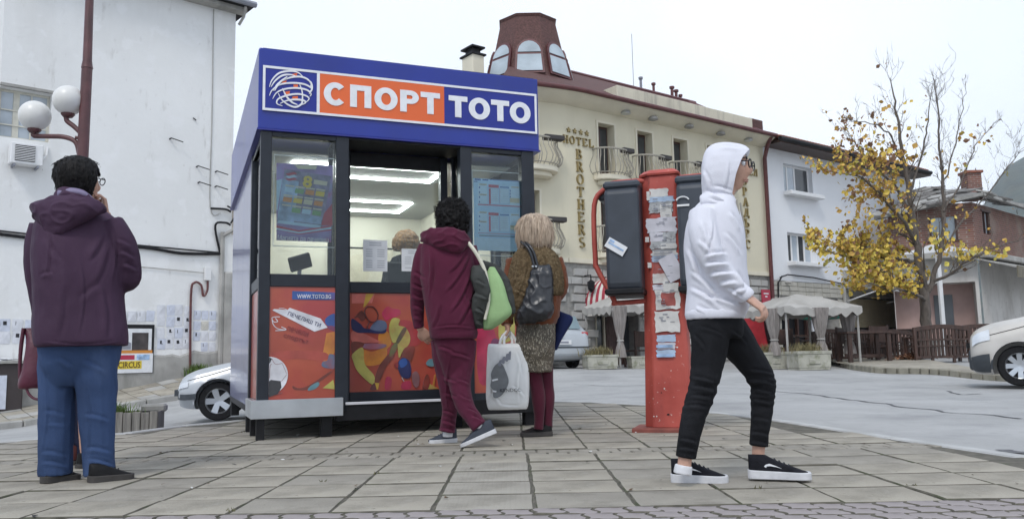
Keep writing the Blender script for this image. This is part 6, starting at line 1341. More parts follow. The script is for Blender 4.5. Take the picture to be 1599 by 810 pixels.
q = MB(); q.rings([[Vector((x, y, z+.016)) for y in np.linspace(-.66,.66,7)] for x, z in ((.84,1.215),(.6,1.46),(.37,1.71))], cap=False, closed=False); q.build('windscreen', m_dglass, van, smooth=60)

# ================================================================== PEOPLE
def evalmesh(o):
    dg = bpy.context.evaluated_depsgraph_get(); me = bpy.data.meshes.new_from_object(o.evaluated_get(dg)); return me
def fuse(q, name, mat, parent, root, voxel=.008, sm=4, wr=(), smf=.5, post=None, ang=180):
    """union of closed lofts -> ONE continuous surface (voxel fusion), smoothed, then cloth folds pushed along the normals"""
    me = q.mesh(name); o = bpy.data.objects.new(name, me); COL.objects.link(o)
    r = o.modifiers.new('r', 'REMESH'); r.mode = 'VOXEL'; r.voxel_size = voxel
    if sm: s_ = o.modifiers.new('s', 'SMOOTH'); s_.factor = smf; s_.iterations = sm
    me2 = evalmesh(o); o.modifiers.clear(); o.data = me2; bpy.data.meshes.remove(me); me2.name = name
    n = len(me2.vertices); co = np.empty(n*3); me2.vertices.foreach_get('co', co); co = co.reshape(-1,3)
    if wr or post:
        no = np.empty(n*3); me2.vertices.foreach_get('normal', no); no = no.reshape(-1,3); d = np.zeros(n)
        for (amp, fx, fy, fz, kind) in wr:
            if kind == 'r': d += amp*np.array([(1-abs(noise.noise(Vector((p[0]*fx, p[1]*fy, p[2]*fz)))*2.2))**2 for p in co])
            else: d += amp*np.array([noise.noise(Vector((p[0]*fx, p[1]*fy, p[2]*fz))) for p in co])
        if post is not None: d += post(co, no)
        co = co+no*d[:,None]
    co = co-np.array(root)[None,:]; me2.vertices.foreach_set('co', co.ravel())
    me2.materials.clear(); me2.materials.append(mat); shade(me2, ang)
    if parent: o.parent = parent
    else: o.location = root
    return o
def folds(lines, w, dep, fig=None, back=False):
    """drag folds and seams: a valley with a ridge beside it along each line, on the side of the cloth that faces the street"""
    C0 = np.array(CAM); r_, u_, f_ = np.array(RGT), np.array(UPV), np.array(FWD)
    def fn(co, no):
        d = co-C0; z = d@f_; px = 799.5+FPX*(d@r_)/z; py = 405-FPX*(d@u_)/z
        face = np.clip(.25-(no*d).sum(1)/np.linalg.norm(d, axis=1), 0, 1); out = np.zeros(len(co))
        for l in lines:
            (xa, ya, xb, yb2) = l[:4]; k = l[4] if len(l) > 4 else 1.; ww = w*(l[5] if len(l) > 5 else 1.)
            L = math.hypot(xb-xa, yb2-ya); tx, ty = (xb-xa)/L, (yb2-ya)/L; t = (px-xa)*tx+(py-ya)*ty
            bow = .06*L*np.sin(np.clip(t/L,0,1)*PI)*(1 if int(xa+ya) % 2 else -1); s = -(px-xa)*ty+(py-ya)*tx-bow
            tap = np.clip(t/L/.3,0,1)*np.clip((1-t/L)/.3,0,1); tap = tap*tap*(3-2*tap)
            out += k*dep*tap*(.9*np.exp(-((s-1.3*ww)/(1.1*ww))**2)-1.0*np.exp(-((s+.1*ww)/(.65*ww))**2))
        return out*face
    return fn
def both(*fs):
    return lambda co, no: sum(f(co, no) for f in fs)
class Fig:
    def __init__(s, Y, foot): s.Y = Y; s.k = Y/FPX; s.root = Vector((foot[0], foot[1], 0)); r = ray(foot[2], 405); r.z = 0; r.normalize(); s.d = r; s.ax = Vector((r.y, -r.x, 0))
    def P(s, x, y, dy=0): 
        p = at(x, y, s.Y); return p+s.d*dy
    def torso(s, q, rows_, n=28, pw=2.3, dens=3):
        R_ = catmull(rows_, dens); out = []
        for xl, xr, y, ry, dy in R_:
            a, b = s.P(xl, y), s.P(xr, y); c = (a+b)/2+s.d*dy; rx = (b-a).length/2; rg = []
            for k in range(n):
                t = 2*PI*k/n; ct, st = math.cos(t), math.sin(t); e = 2/pw
                rg.append(c+s.ax*(rx*math.copysign(abs(ct)**e, ct))+s.d*(ry*math.copysign(abs(st)**e, st)))
            out.append(rg)
        q.rings(out)
    def limb(s, q, pts, n=14, dens=4, flat=1.):
        A = catmull([(*s.P(x,y,dy), r*s.k) for x, y, dy, r in pts], dens); q.tube([p[:3] for p in A], [max(.004,p[3]) for p in A], n)
    def sweep(s, q, cols, n=16, dens=3):
        """thick cloth roll described column by column: x, y top, y bottom, depth offset, half thickness"""
        out = []
        for x, yt, yb2, dy, ry in catmull(cols, dens):
            a, b = s.P(x, yt, dy), s.P(x, yb2, dy); c = (a+b)/2; h = (a-b).length/2
            out.append([c+Vector((0,0,h*math.cos(2*PI*k/n)))+s.d*(ry*math.sin(2*PI*k/n)) for k in range(n)])
        q.rings(out)
def head(q, c, f, H=.23, tilt=0., ears=True):
    c = Vector(c); f = Vector(f).normalized(); u = Vector((0,0,1)); u = (u - f*u.dot(f)).normalized(); u = (u + f*0).normalized(); r = f.cross(u); s = H/.235; rr = []
    for i in range(27):
        v = PI*(i/26)*.996+.002; rg = []
        for j in range(36):
            a = 2*PI*j/36; x = math.sin(v)*math.cos(a); y = math.sin(v)*math.sin(a); z = -math.cos(v)   # x forward, y right, z up
            F = (.092 if x > 0 else .102)*x; W_ = .074*y; U = .118*z
            if z < 0: W_ *= 1-.28*(-z)**1.2; F += .016*(-z)**2 if x > 0 else -.0; 
            if z < 0 and x < 0: F *= 1-.35*(-z)
            if x > .2:
                g = lambda y0, z0, sy, sz: math.exp(-((W_-y0)/sy)**2-((U-z0)/sz)**2)
                F += .026*g(0,-.022,.014,.022)+.014*g(0,.004,.010,.028)+.007*g(0,.036,.05,.012)-.012*g(.031,.014,.014,.011)-.012*g(-.031,.014,.014,.011)+.009*g(0,-.058,.02,.008)+.007*g(0,-.07,.018,.007)-.004*g(0,-.064,.02,.003)+.010*g(0,-.1,.02,.014)+.004*g(.045,-.02,.02,.02)+.004*g(-.045,-.02,.02,.02)
            rg.append(c+(f*F+r*W_+u*U)*s)
        rr.append(rg)
    q.rings(rr)
    if ears:
        for sd in (-1,1): q.sphere(c+(r*sd*.076-f*.008-u*.012)*s, .03*s, 10, 8, (.35,.6,1.0))
    return f, r, u
def hand(q, w, d, nrm, curl=.6, L=.18, side=1, thumb=.7, spread=.02):
    """palm + four unequal bent fingers + thumb leaving the side of the palm; d finger direction, nrm towards the palm side"""
    w = Vector(w); d = Vector(d).normalized(); nrm = Vector(nrm); nrm = (nrm-d*nrm.dot(d)).normalized(); a = d.cross(nrm)*side; pl = L*.50; rr = []
    for t, wd, th in ((-.12,.024,.021),(.0,.026,.019),(.3,.038,.017),(.7,.042,.015),(1.0,.041,.012)):
        c = w+d*pl*t; rr.append([c+a*wd*math.cos(2*PI*k/14)+nrm*th*math.sin(2*PI*k/14) for k in range(14)])
    q.rings(rr)
    for i, (o, fl) in enumerate(((-.033,.40),(-.011,.46),(.0115,.43),(.033,.34))):
        p = w+d*pl*.92+a*o; l = fl*L; dd = (d+a*o*spread*30).normalized(); pts = [p]; an = 0
        for sgm, (fr, cu) in enumerate(((.45,.55),(.32,1.0),(.23,.7))):
            an += curl*cu*(1+.12*i); v = dd*math.cos(an)+nrm*math.sin(an); pts.append(pts[-1]+v*l*fr*1.05)
        q.tube(catmull(pts,3), [.0092-.0022*k/9 for k in range(10)], 8)
    p = w+d*pl*.22-a*.026; v1 = (d*.75-a*.75+nrm*.25*thumb).normalized(); v2 = (d*.95-a*.1+nrm*.55*thumb).normalized()
    q.tube(catmull([p, p+v1*L*.20, p+v1*L*.20+v2*L*.17, p+v1*L*.20+v2*L*.28],3), [.0135,.013,.0125,.0115,.011,.0105,.0102,.0098,.009,.008], 8)
def shoe(par, root, heel, toe, mu, ms_, wd=.094, h=.105, sole=.028, pitch=0., logo=None, ankle=.05, low=.5, roll=0):
    heel = Vector(heel); toe = Vector(toe); L = (toe-heel).length; T_ = Matrix.Translation(heel-root); d = (toe-heel).normalized(); a = math.atan2(d.y, d.x)
    T_ = T_ @ Matrix.Rotation(a,4,'Z') @ Matrix.Rotation(-math.asin(max(-1,min(1,d.z)))-pitch,4,'Y')
    def wx(u): return wd/2*(.70+.12*math.sin(u*PI*.8) if u < .5 else .70+.12*math.sin(.4*PI)+.20*math.sin((u-.5)*PI/.62))*(1 if u < .82 else math.sqrt(max(.02,1-((u-.82)/.185)**2)))*(1 if u > .08 else math.sqrt(max(.15,1-((.08-u)/.085)**2)))
    def hz(u): return h*(1-.03*u) if u < low*.5 else h*(1-.62*min(1,(u-low*.5)/(.86-low*.5))**.8) if u < .86 else h*.37*(1-.55*((u-.86)/.14)**2)
    us = [.0,.03,.08,.16,.28,.4,.5,.6,.7,.78,.86,.92,.96,.99]
    q = MB(T=T_); rr = []
    for u in us:
        w_, hh = wx(u), hz(u); rr.append([(u*L, w_*math.copysign(abs(math.cos(t))**.75, math.cos(t)), sole*.6+max(.012,(hh-sole*.6))*math.sin(t)**.8*(1.0)) for t in np.linspace(0,PI,13)]+[(u*L, -w_*.9, sole*.5),(u*L, w_*.9, sole*.5)])
    q.rings(rr); s1 = q.build('shoe', mu, par, smooth=50)
    q = MB(T=T_); rr = []
    for u in us: w_ = wx(u)*1.06+.002; tz = sole*(1+.25*(1-u)); x = u*L*1.015-.004; rr.append([(x,-w_,0.001),(x,-w_,tz),(x,w_,tz),(x,w_,0.001)])
    q.rings(rr); q.build('sole', ms_, s1, smooth=40, bevel=.003)
    q = MB(T=T_)
    for k in range(4): x = L*(.42+.075*k); zz = hz(.42+.075*k); w_ = wx(.42+.075*k)*.42; q.tube([(x-.006,-w_,zz-.006),(x,0,zz+.004),(x+.006,w_,zz-.006)], .0035, 5)
    q.build('laces', logo[1] if logo else mu, s1)
    if logo:
        for sd in (-1,1):
            q = MB(T=T_); c = [(.20,.62),(.24,.50),(.34,.42),(.50,.56),(.66,.74),(.52,.64),(.36,.58),(.28,.60),(.25,.70)]; V = []
            for u, vv in c: u2 = 1-u*.9-.05 if False else .12+u*.62; V.append((u2*L, sd*(wx(u2)*(1.02-.22*max(0,vv-.35))+.003), sole+ (h*.85-sole)*(1-vv)*1.15))
            V2 = [(x, y+sd*.002, z) for x, y, z in V]; q.rings([V, V2] if sd > 0 else [V2, V]); q.build('swoosh', logo[0], s1)
    return s1
def MC(*a, **k): k.setdefault('spec', .1); return M(*a, **k)
m_hairblack = M('black_hair', (.008,.007,.007), .6, .5, 60, .5, 160, spec=.2, stretch=(1,1,.3)); m_denim = MC('blue_denim', (.045,.075,.16), .85, .25, 3, .4, 220, layers=(((.10,.14,.24), 4, (1,1,.4), .5, .68, .45),)); m_purple = MC('dull_purple_jacket', (.058,.032,.058), .6, .2, 3, .25, 150, layers=(((.10,.065,.10), 3, (1,1,1), .52, .7, .4),))
m_lilac = M('lilac_collar', (.20,.17,.27), .7, .15, 6); m_blackshoe = M('black_shoe', (.010,.0095,.010), .6, .3, 20, .2, 60, spec=.2); m_darksole = M('dark_sole', (.05,.045,.042), .8, .2, 20); m_whitesole = M('white_sole', (.60,.60,.62), .6, .12, 20); m_sock = M('white_sock', (.66,.66,.68), .9, .06, 30)
m_maroon = MC('maroon_jersey', (.088,.017,.038), .9, .16, 5, .35, 260, sheen=.08); m_tights = MC('burgundy_tights', (.080,.014,.028), .8, .12, 8, sheen=.2)
m_whitehood = MC('white_sweatshirt', (.69,.69,.75), .9, .04, 4, .3, 240); m_blackjean = MC('black_jeans', (.016,.0165,.019), .85, .3, 4, .4, 200, layers=(((.028,.028,.032), 5, (1,1,.4), .55, .7, .5),))
m_lens = glass('spectacle_lens', (.85,.88,.9), .8); m_frame = flat('spectacle_frame', (.02,.02,.025), .3)

# ------------------------------------------------------------------ woman in the purple jacket, left
fA = Fig(4.52, (-2.30, 4.52, 130)); A_ = fA
q = MB()
hA = A_.P(124, 284, .0); fd = (A_.d*.50+A_.ax*.87).normalized(); head(q, hA, fd, .245)
A_.limb(q, [(118,300,0,20),(116,325,-.01,22)]); A_.torso(q, [(86,146,330,.10,0),(72,172,360,.12,0),(76,172,440,.12,0),(76,172,520,.13,0),(80,168,560,.12,0)])
A_.limb(q, [(172,355,0,16),(196,430,.08,13),(176,385,.20,11),(160,342,.20,9)]); A_.limb(q, [(66,360,0,16),(60,440,.06,13),(66,505,.10,10)])
A_.limb(q, [(164,350,.20,9),(166,336,.16,8.5),(166,326,.14,8)]); hand(q, A_.P(166,326,.14), (A_.ax*-.12+A_.d*-.1+Vector((0,0,1))), A_.ax*-1, 1.1, .165); hand(q, A_.P(65,505,.1), Vector((0,0,-1)), A_.ax, 1.2, .165)
A_.limb(q, [(92,570,0,18),(88,660,0,15),(87,740,0,11)]); A_.limb(q, [(149,570,0,18),(152,660,0,15),(156,740,0,11)])
pA = fuse(q, 'person', m_skin, None, A_.root, .0048, 2); tag(pA, 'woman in purple hooded jacket and blue jeans standing with back turned at left', 'person')
q = MB(); A_.torso(q, [(95,152,322,.09,.0),(75,172,336,.135,.01),(62,184,352,.16,.0),(58,189,385,.185,-.01),(58,190,420,.195,-.01),(59,188,455,.195,-.01),(59,189,490,.20,-.01),(60,193,515,.205,-.01),(62,194,535,.205,-.01),(64,193,541,.19,-.01)], pw=2.5)
A_.limb(q, [(172,350,.0,21),(188,378,.0,22),(200,412,.03,20),(201,434,.07,19),(188,430,.16,17),(174,395,.22,14),(164,360,.22,12),(162,352,.22,11)])
A_.limb(q, [(68,352,.0,21),(60,385,.0,21),(58,425,.03,18),(62,465,.07,16),(66,500,.10,14)])
jA = fuse(q, 'jacket', m_purple, pA, A_.root, .0075, 4, ((.005,4,4,7,'n'),(.0025,24,24,14,'n')), post=folds([(168,362,138,412,.7,1.5),(172,384,148,450,.7,1.5),(70,365,100,410,.6,1.5),(126,392,124,530,.55,.7),(100,440,92,532,.6,1.6),(160,440,170,532,.7,1.6),(186,390,214,404,.9),(192,410,216,421,1.),(182,372,206,384,.7),(60,430,84,424,.6),(120,470,160,440,.5,1.6),(60,529,194,529,.6,.5),(176,356,178,440,.8,.6),(76,356,72,440,.8,.6)], 3.6, .010))
q = MB(); A_.sweep(q, [(50,327,336,-.14,.03),(58,322,350,-.17,.05),(75,318,372,-.19,.06),(95,315,376,-.20,.06),(118,316,362,-.20,.055),(140,320,350,-.18,.05),(158,324,340,-.13,.04),(166,328,336,-.08,.025)]); A_.sweep(q, [(84,306,330,-.10,.04),(100,300,330,-.13,.045),(125,303,330,-.13,.045),(148,316,334,-.08,.04)])
fuse(q, 'hood', m_purple, pA, A_.root, .006, 3, ((.008,10,10,16,'r'),(.004,24,24,24,'n')))
q = MB(); A_.sweep(q, [(90,303,318,-.11,.05),(110,300,316,-.125,.06),(132,304,320,-.105,.06),(150,316,330,-.05,.045)]); fuse(q, 'collar_lining', m_lilac, pA, A_.root, .006, 2)
q = MB(); A_.torso(q, [(100,140,312,.07,-.0),(92,146,300,.10,-.01),(88,151,285,.125,-.015),(87,153,271,.13,-.012),(90,150,261,.118,-.014),(96,146,254,.095,-.015),(105,140,249,.065,-.015),(115,131,246,.03,-.015)], pw=2.1)
fr_ = A_.P(160,296,.02)
def cutface(co, no):   # keep the face side free: press the hair in where the face is
    c = np.array(hA); f_ = np.array(fd); rel = co-c; k = rel@f_; z = rel[:,2]
    return np.where((k > .045) & (z < .045), -.05, 0)
fuse(q, 'hair', m_hairblack, pA, A_.root, .006, 2, ((.006,45,45,18,'n'),(.004,90,90,50,'n')), post=cutface)
hrA = [o for o in pA.children if o.name.startswith('hair')][0]; q = MB(); rc = random.Random(8); vs = [v.co.copy() for v in hrA.data.vertices]; ns = [v.normal.copy() for v in hrA.data.vertices]
for k in range(500):
    i = rc.randrange(len(vs)); p, n_ = vs[i], ns[i]; dn = (Vector((0,0,-1))+A_.d*-.3); dn = (dn-n_*dn.dot(n_)); dn = (dn.normalized() if dn.length > .05 else A_.ax)+Vector((rc.gauss(0,.12),rc.gauss(0,.12),rc.gauss(0,.1))); L_ = rc.uniform(.015,.035); q.tube([p, p+dn*L_*.5+n_*.0015, p+dn*L_-n_*.001], [.0012,.0018,.0006], 3, cap=False)
q.build('hair_strands', m_hairblack, hrA, kind='stuff')
gl = MB(); r_ = fd.cross(Vector((0,0,1)))
def rimpts(c, rw, rh, f, r, n=14): return [c+r*(rw*math.cos(a))+Vector((0,0,rh*math.sin(a))) for a in np.linspace(0,2*PI,n)]
for sd in (-1,1): gl.tube(rimpts(hA+fd*.112+r_*sd*.036+Vector((0,0,.014)), .026, .02, fd, r_), .0028, 5)
for sd in (-1,1): gl.tube([hA+fd*.112+r_*sd*.062+Vector((0,0,.02)), hA+fd*.06+r_*sd*.078+Vector((0,0,.02)), hA-fd*.01+r_*sd*.078+Vector((0,0,.012))], .0028, 5)
gl.tube([hA+fd*.113+r_*-.01+Vector((0,0,.018)), hA+fd*.113+r_*.01+Vector((0,0,.018))], .0026, 5)
gl.v = [tuple(Vector(v)-A_.root) for v in gl.v]; gl.build('glasses', m_frame, pA)
q = MB(); q.sphere(hA+r_*.086+Vector((0,0,-.04))-fd*.005-A_.root, .007, 8, 6); q.build('earring', m_alu, pA)
q = MB()
A_.limb(q, [(96,535,0,30),(92,570,0,30),(90,610,0,27),(88,660,.0,25.5),(87,705,0,24.5),(87,741,0,24.5)]); A_.limb(q, [(150,535,0,32),(149,570,0,32),(151,610,0,29),(152,660,.0,26),(154,705,0,23),(156,740,0,23)]); A_.torso(q, [(66,186,530,.15,0),(68,182,560,.14,0),(74,176,580,.11,0),(84,168,602,.06,0)])
fuse(q, 'jeans', m_denim, pA, A_.root, .0075, 3, ((.004,6,6,9,'n'),(.002,24,24,18,'n')), post=folds([(88,556,116,574,.8,1.4),(124,560,168,580,.8,1.4),(66,640,106,650,.7,1.3),(70,660,104,664,.5),(128,646,174,656,.7,1.3),(62,704,108,712,.8,1.3),(64,720,108,728,.9),(132,698,178,706,.8,1.3),(134,716,180,726,.9),(112,580,108,730,.7,.6),(130,580,134,730,.7,.6),(68,560,64,720,.6,.6),(172,560,176,720,.6,.6)], 2.8, .009))
g0 = lambda x, y: onz(x, y, 0)
shoe(pA, A_.root, g0(66,754.5), g0(123,747), m_blackshoe, m_darksole, .105, .10, .03); shoe(pA, A_.root, g0(139,754), g0(208,746), m_blackshoe, m_darksole, .105, .10, .03)
# maroon bag on her left arm
m_bag = M('maroon_leather', (.085,.012,.030), .45, .2, 6, .25, 60, spec=.5)
bagA = thing('handbag', 'maroon leather bucket bag hanging from the arm of the woman at left', 'bag', loc=A_.root)
q = MB(); A_.torso(q, [(36,72,512,.03,.06),(42,74,525,.05,.06),(41,78,545,.07,.06),(36,84,575,.085,.06),(32,86,597,.085,.06),(33,86,606,.07,.06)], pw=3); fuse(q, 'bag_body', m_bag, bagA, A_.root, .007, 2, ((.006,14,14,9,'n'),))
q = MB(); A_.limb(q, [(58,455,.13,2.5),(57,490,.13,2.5),(56,515,.08,2.5)]); A_.limb(q, [(64,458,.02,2.5),(70,490,.02,2.5),(72,515,.05,2.5)]); q.v = [tuple(Vector(v)-A_.root) for v in q.v]; q.build('strap', m_bag, bagA, smooth=60)
q = MB(); A_.limb(q, [(40,600,-.02,2),(45,614,-.02,2),(55,622,-.02,2),(70,622,-.02,2),(84,614,-.02,2)]); q.v = [tuple(Vector(v)-A_.root) for v in q.v]; q.build('lower_loop', m_bag, bagA, smooth=60)
q = MB(); A_.limb(q, [(37,512,0,3),(33,540,-.0,3),(31,570,-.0,2.5),(31,590,0,2.5)]); q.v = [tuple(Vector(v)-A_.root) for v in q.v]; q.build('side_strap', m_bag, bagA, smooth=60)

# ------------------------------------------------------------------ person standing hidden behind her
B_ = Fig(5.15, (-2.62, 5.15, 125)); q = MB(); head(q, B_.P(122,350), B_.d, .22); B_.limb(q, [(122,365,0,16),(122,385,0,17)]); B_.torso(q, [(100,145,385,.09,0),(98,150,440,.11,0),(102,146,540,.12,0)]); B_.limb(q, [(112,540,0,15),(114,640,0,12),(116,705,0,9)]); B_.limb(q, [(134,540,0,15),(133,640,0,12),(132,715,0,9)])
B_.limb(q, [(100,395,0,11),(94,460,0,9),(96,520,.05,7)]); B_.limb(q, [(146,395,0,11),(152,460,0,9),(150,520,.05,7)]); hand(q, B_.P(96,520,.05), (0,0,-1), B_.ax, .5, .16); hand(q, B_.P(150,520,.05), (0,0,-1), B_.ax*-1, .5, .16, -1)
pB = fuse(q, 'person', m_skin, None, B_.root, .006, 2); tag(pB, 'person in navy trousers almost wholly hidden behind the woman in purple', 'person')
q = MB(); B_.torso(q, [(104,141,378,.09,0),(95,152,390,.12,0),(94,154,440,.14,0),(96,152,500,.145,0),(97,150,535,.14,0)]); B_.limb(q, [(101,396,0,13),(94,460,0,11),(96,515,.05,9)]); B_.limb(q, [(146,396,0,13),(152,460,0,11),(150,515,.05,9)]); fuse(q, 'coat', MC('navy_coat', (.03,.032,.05), .8, .2, 6), pB, B_.root, .009, 3)
q = MB(); B_.torso(q, [(108,139,372,.07,-.02),(103,143,350,.1,-.02),(106,140,332,.07,-.01),(115,130,326,.03,0)]); fuse(q, 'hair', m_hairblack, pB, B_.root, .008, 2)
q = MB(); B_.limb(q, [(112,528,0,17),(114,600,0,14),(115,655,0,12),(116,694,0,11)]); B_.limb(q, [(134,528,0,17),(132,600,0,13),(130,660,0,10),(130,722,0,9)]); B_.torso(q, [(100,147,525,.11,0),(104,144,550,.10,0)]); fuse(q, 'trousers', MC('navy_trousers', (.02,.024,.05), .8, .2, 6), pB, B_.root, .008, 2)
q = MB(); B_.limb(q, [(117,688,0,9),(116,700,0,10),(116,718,0,9)]); fuse(q, 'boot_shaft', M('red_brown_boot', (.09,.02,.018), .5, .2, 9), pB, B_.root, .006, 2)
shoe(pB, B_.root, g0(108,726), g0(133,722), m_blackshoe, m_darksole, .09, .09, .02); shoe(pB, B_.root, g0(122,731), g0(150,727), m_blackshoe, m_darksole, .09, .09, .02)

# ------------------------------------------------------------------ woman in maroon hoodie
C_ = Fig(5.92, (-.46, 5.92, 705)); q = MB()
hC = C_.P(706,343); head(q, hC, (C_.d*.9-C_.ax*.4), .225); C_.limb(q, [(706,358,0,12),(705,378,0,13)]); C_.torso(q, [(672,728,378,.09,0),(674,730,430,.10,0),(684,736,500,.11,0),(684,740,530,.11,0)])
C_.limb(q, [(664,388,0,10),(653,440,.02,8),(652,480,.06,7.5),(656,514,.08,6)]); C_.limb(q, [(732,388,0,10),(742,440,.06,8),(738,480,.16,7)]); hand(q, C_.P(656,513,.08), (C_.ax*.55+Vector((0,0,-.7))+C_.d*.2), (C_.ax*.4+C_.d*.8), .45, .165, 1); hand(q, C_.P(738,480,.16), (C_.d*.8+Vector((0,0,-.4))), C_.ax*-1, .9, .165)
C_.limb(q, [(692,530,.04,13),(694,560,.06,12),(699,600,.08,9),(702,635,.10,7),(698,682,.12,6)]); C_.limb(q, [(724,530,0,13),(722,560,0,12),(718,598,-.02,10),(725,630,-.07,8),(739,652,-.12,6.5),(752,670,-.14,6)])
pC = fuse(q, 'person', m_skin, None, C_.root, .0045, 2); tag(pC, 'curly haired woman in maroon hoodie and trousers stepping toward the kiosk window', 'person')
q = MB(); C_.torso(q, [(683,722,366,.08,-.0),(668,732,374,.115,0),(657,738,386,.14,0),(656,741,410,.155,-.01),(658,742,440,.16,-.01),(662,744,470,.16,-.01),(667,746,498,.16,-.01),(671,745,520,.155,-.01),(673,744,528,.14,-.01)], pw=2.4)
C_.limb(q, [(667,384,0,13),(658,408,.0,14),(653,440,.02,12.5),(651,470,.05,11.5),(652,495,.07,10),(654,512,.08,8.5)]); C_.limb(q, [(732,386,0,13),(742,420,.03,12),(746,455,.10,11),(740,480,.16,9)])
fuse(q, 'hoodie', m_maroon, pC, C_.root, .0075, 4, ((.004,4,4,7,'n'),(.002,24,24,10,'n')), post=folds([(736,396,694,462),(740,418,702,494,1.1),(744,442,712,516,1.1),(730,392,700,430,.8),(676,392,672,452,.9),(690,470,676,515,.8),(646,424,664,436),(643,442,664,450,1.2),(643,458,662,466,1.2),(644,476,662,484),(646,492,660,499),(672,384,670,470,.8,.6),(672,512,746,512,.8,.6),(725,455,742,500,.8)], 2.8, .011))
q = MB(); C_.torso(q, [(671,746,516,.158,-.005),(672,746,523,.162,-.005),(674,744,529,.155,-.005)], pw=2.4); fuse(q, 'hem_band', m_maroon, pC, C_.root, .006, 1)
q = MB(); C_.sweep(q, [(658,366,378,-.02,.03),(668,361,384,-.09,.05),(685,360,392,-.135,.06),(703,361,398,-.15,.06),(718,363,398,-.135,.055),(728,367,390,-.09,.045),(734,374,384,-.03,.03)]); fuse(q, 'hood', m_maroon, pC, C_.root, .006, 3, ((.010,10,10,20,'r'),(.003,25,25,25,'n')))
q = MB(); C_.torso(q, [(690,722,372,.06,-.02),(684,730,360,.10,-.02),(682,732,345,.12,-.015),(682,731,332,.12,-.01),(686,727,320,.095,-.005),(694,719,313,.06,0),(702,712,311,.03,0)], pw=2.1)
hrC = fuse(q, 'hair', m_hairblack, pC, C_.root, .006, 1, ((.016,30,30,30,'n'),(.012,60,60,60,'n')))
vs = [v.co.copy() for v in hrC.data.vertices]; ns = [v.normal.copy() for v in hrC.data.vertices]; q = MB(); rc = random.Random(3)
for k in range(900):
    i = rc.randrange(len(vs)); p, n_ = vs[i], ns[i]; a = n_.cross(Vector((rc.gauss(0,1),rc.gauss(0,1),rc.gauss(0,1)))).normalized(); b_ = (n_*.6+a.cross(n_)*.8).normalized(); r = rc.uniform(.006,.015); t0 = rc.uniform(0,6)
    q.tube([p+n_*.004*j*.6+(a*math.cos(t0+j*1.1)+b_*math.sin(t0+j*1.1))*r for j in range(5)], [.0018,.002,.002,.0017,.001], 3, cap=False)
q.build('hair_curls', m_hairblack, hrC, kind='stuff')
q = MB(); C_.torso(q, [(676,741,518,.13,0),(679,740,540,.13,0),(685,737,560,.11,0),(693,730,585,.07,0),(699,722,600,.03,0)]); C_.limb(q, [(692,530,.04,20),(694,560,.06,18.5),(699,600,.08,15),(702,635,.10,12.5),(700,660,.12,12),(698,676,.12,13.5)]); C_.limb(q, [(724,530,.0,21),(722,560,.0,20),(718,598,-.02,17),(725,630,-.07,14.5),(739,652,-.12,12.5),(748,664,-.14,12.5)])
fuse(q, 'trousers', m_maroon, pC, C_.root, .007, 3, ((.004,8,8,10,'n'),(.002,24,24,20,'n')), post=folds([(682,540,712,552),(700,550,738,560),(690,585,715,596),(712,590,735,600,.9),(692,612,714,622),(715,612,738,624),(688,640,712,648),(688,656,712,664,1.2),(686,668,712,674,1.2),(728,636,748,646),(736,648,756,658,1.2),(708,545,704,660,.7,.6)], 2.4, .009))
m_gshoe = MC('grey_blue_trainer', (.055,.062,.078), .75, .2, 20, .3, 90)
q = MB(); C_.limb(q, [(699,672,.12,8),(699,684,.12,8)]); fuse(q, 'sock', m_sock, pC, C_.root, .006, 1); q = MB(); C_.limb(q, [(748,660,-.14,8),(754,672,-.14,8)]); fuse(q, 'sock', m_sock, pC, C_.root, .006, 1)
h0 = g0(713,690); shoe(pC, C_.root, (h0.x,h0.y,0), (h0.x-.20,h0.y-.06,0), m_gshoe, m_whitesole, .092, .10, .026)
t0 = g0(720,699); hh = C_.P(775,672,-.16); dv = (hh-t0).normalized()*.262; shoe(pC, C_.root, t0+dv, t0, m_gshoe, m_whitesole, .092, .105, .026)
# green and grey bag on her right shoulder
sb_ = thing('shoulder_bag', 'pale green and grey tote with a dark jacket draped over it on maroon shoulder', 'bag', loc=C_.root)
m_greenbag = MC('pale_green_cloth', (.30,.45,.22), .8, .14, 5, .2, 60); m_greyjk = MC('dark_grey_jacket', (.055,.058,.055), .75, .2, 6, .3, 90)
q = MB(); C_.torso(q, [(762,772,418,.03,-.04),(754,784,440,.06,-.04),(750,794,470,.08,-.04),(750,799,488,.085,-.04),(752,790,500,.08,-.04),(754,768,514,.05,-.04)], pw=2.6); fuse(q, 'bag_body', m_greenbag, sb_, C_.root, .007, 2, ((.008,12,12,8,'n'),))
q = MB(); C_.limb(q, [(727,378,-.10,3),(738,392,-.13,3),(750,412,-.14,3),(758,435,-.14,3),(762,470,-.13,2.5),(756,500,-.13,2.2)]); q.v = [tuple(Vector(v)-C_.root) for v in q.v]; q.build('strap', M('cream_strap', (.60,.58,.48), .8, .1, 8), sb_, smooth=60)
q = MB(); C_.limb(q, [(752,415,-.06,7),(770,422,-.0,10),(786,440,.02,10),(796,470,.02,8),(800,490,.02,5)]); C_.limb(q, [(746,420,-.10,11),(748,440,-.13,13),(753,458,-.14,11),(748,475,-.12,12),(747,495,-.09,9),(748,512,-.06,6)]); fuse(q, 'draped_jacket', m_greyjk, sb_, C_.root, .006, 2, ((.005,9,9,14,'r'),(.004,20,20,20,'n')), post=folds([(742,436,760,446),(740,458,762,466),(742,480,758,490),(744,500,756,506),(770,430,792,462)], 2.4, .012))

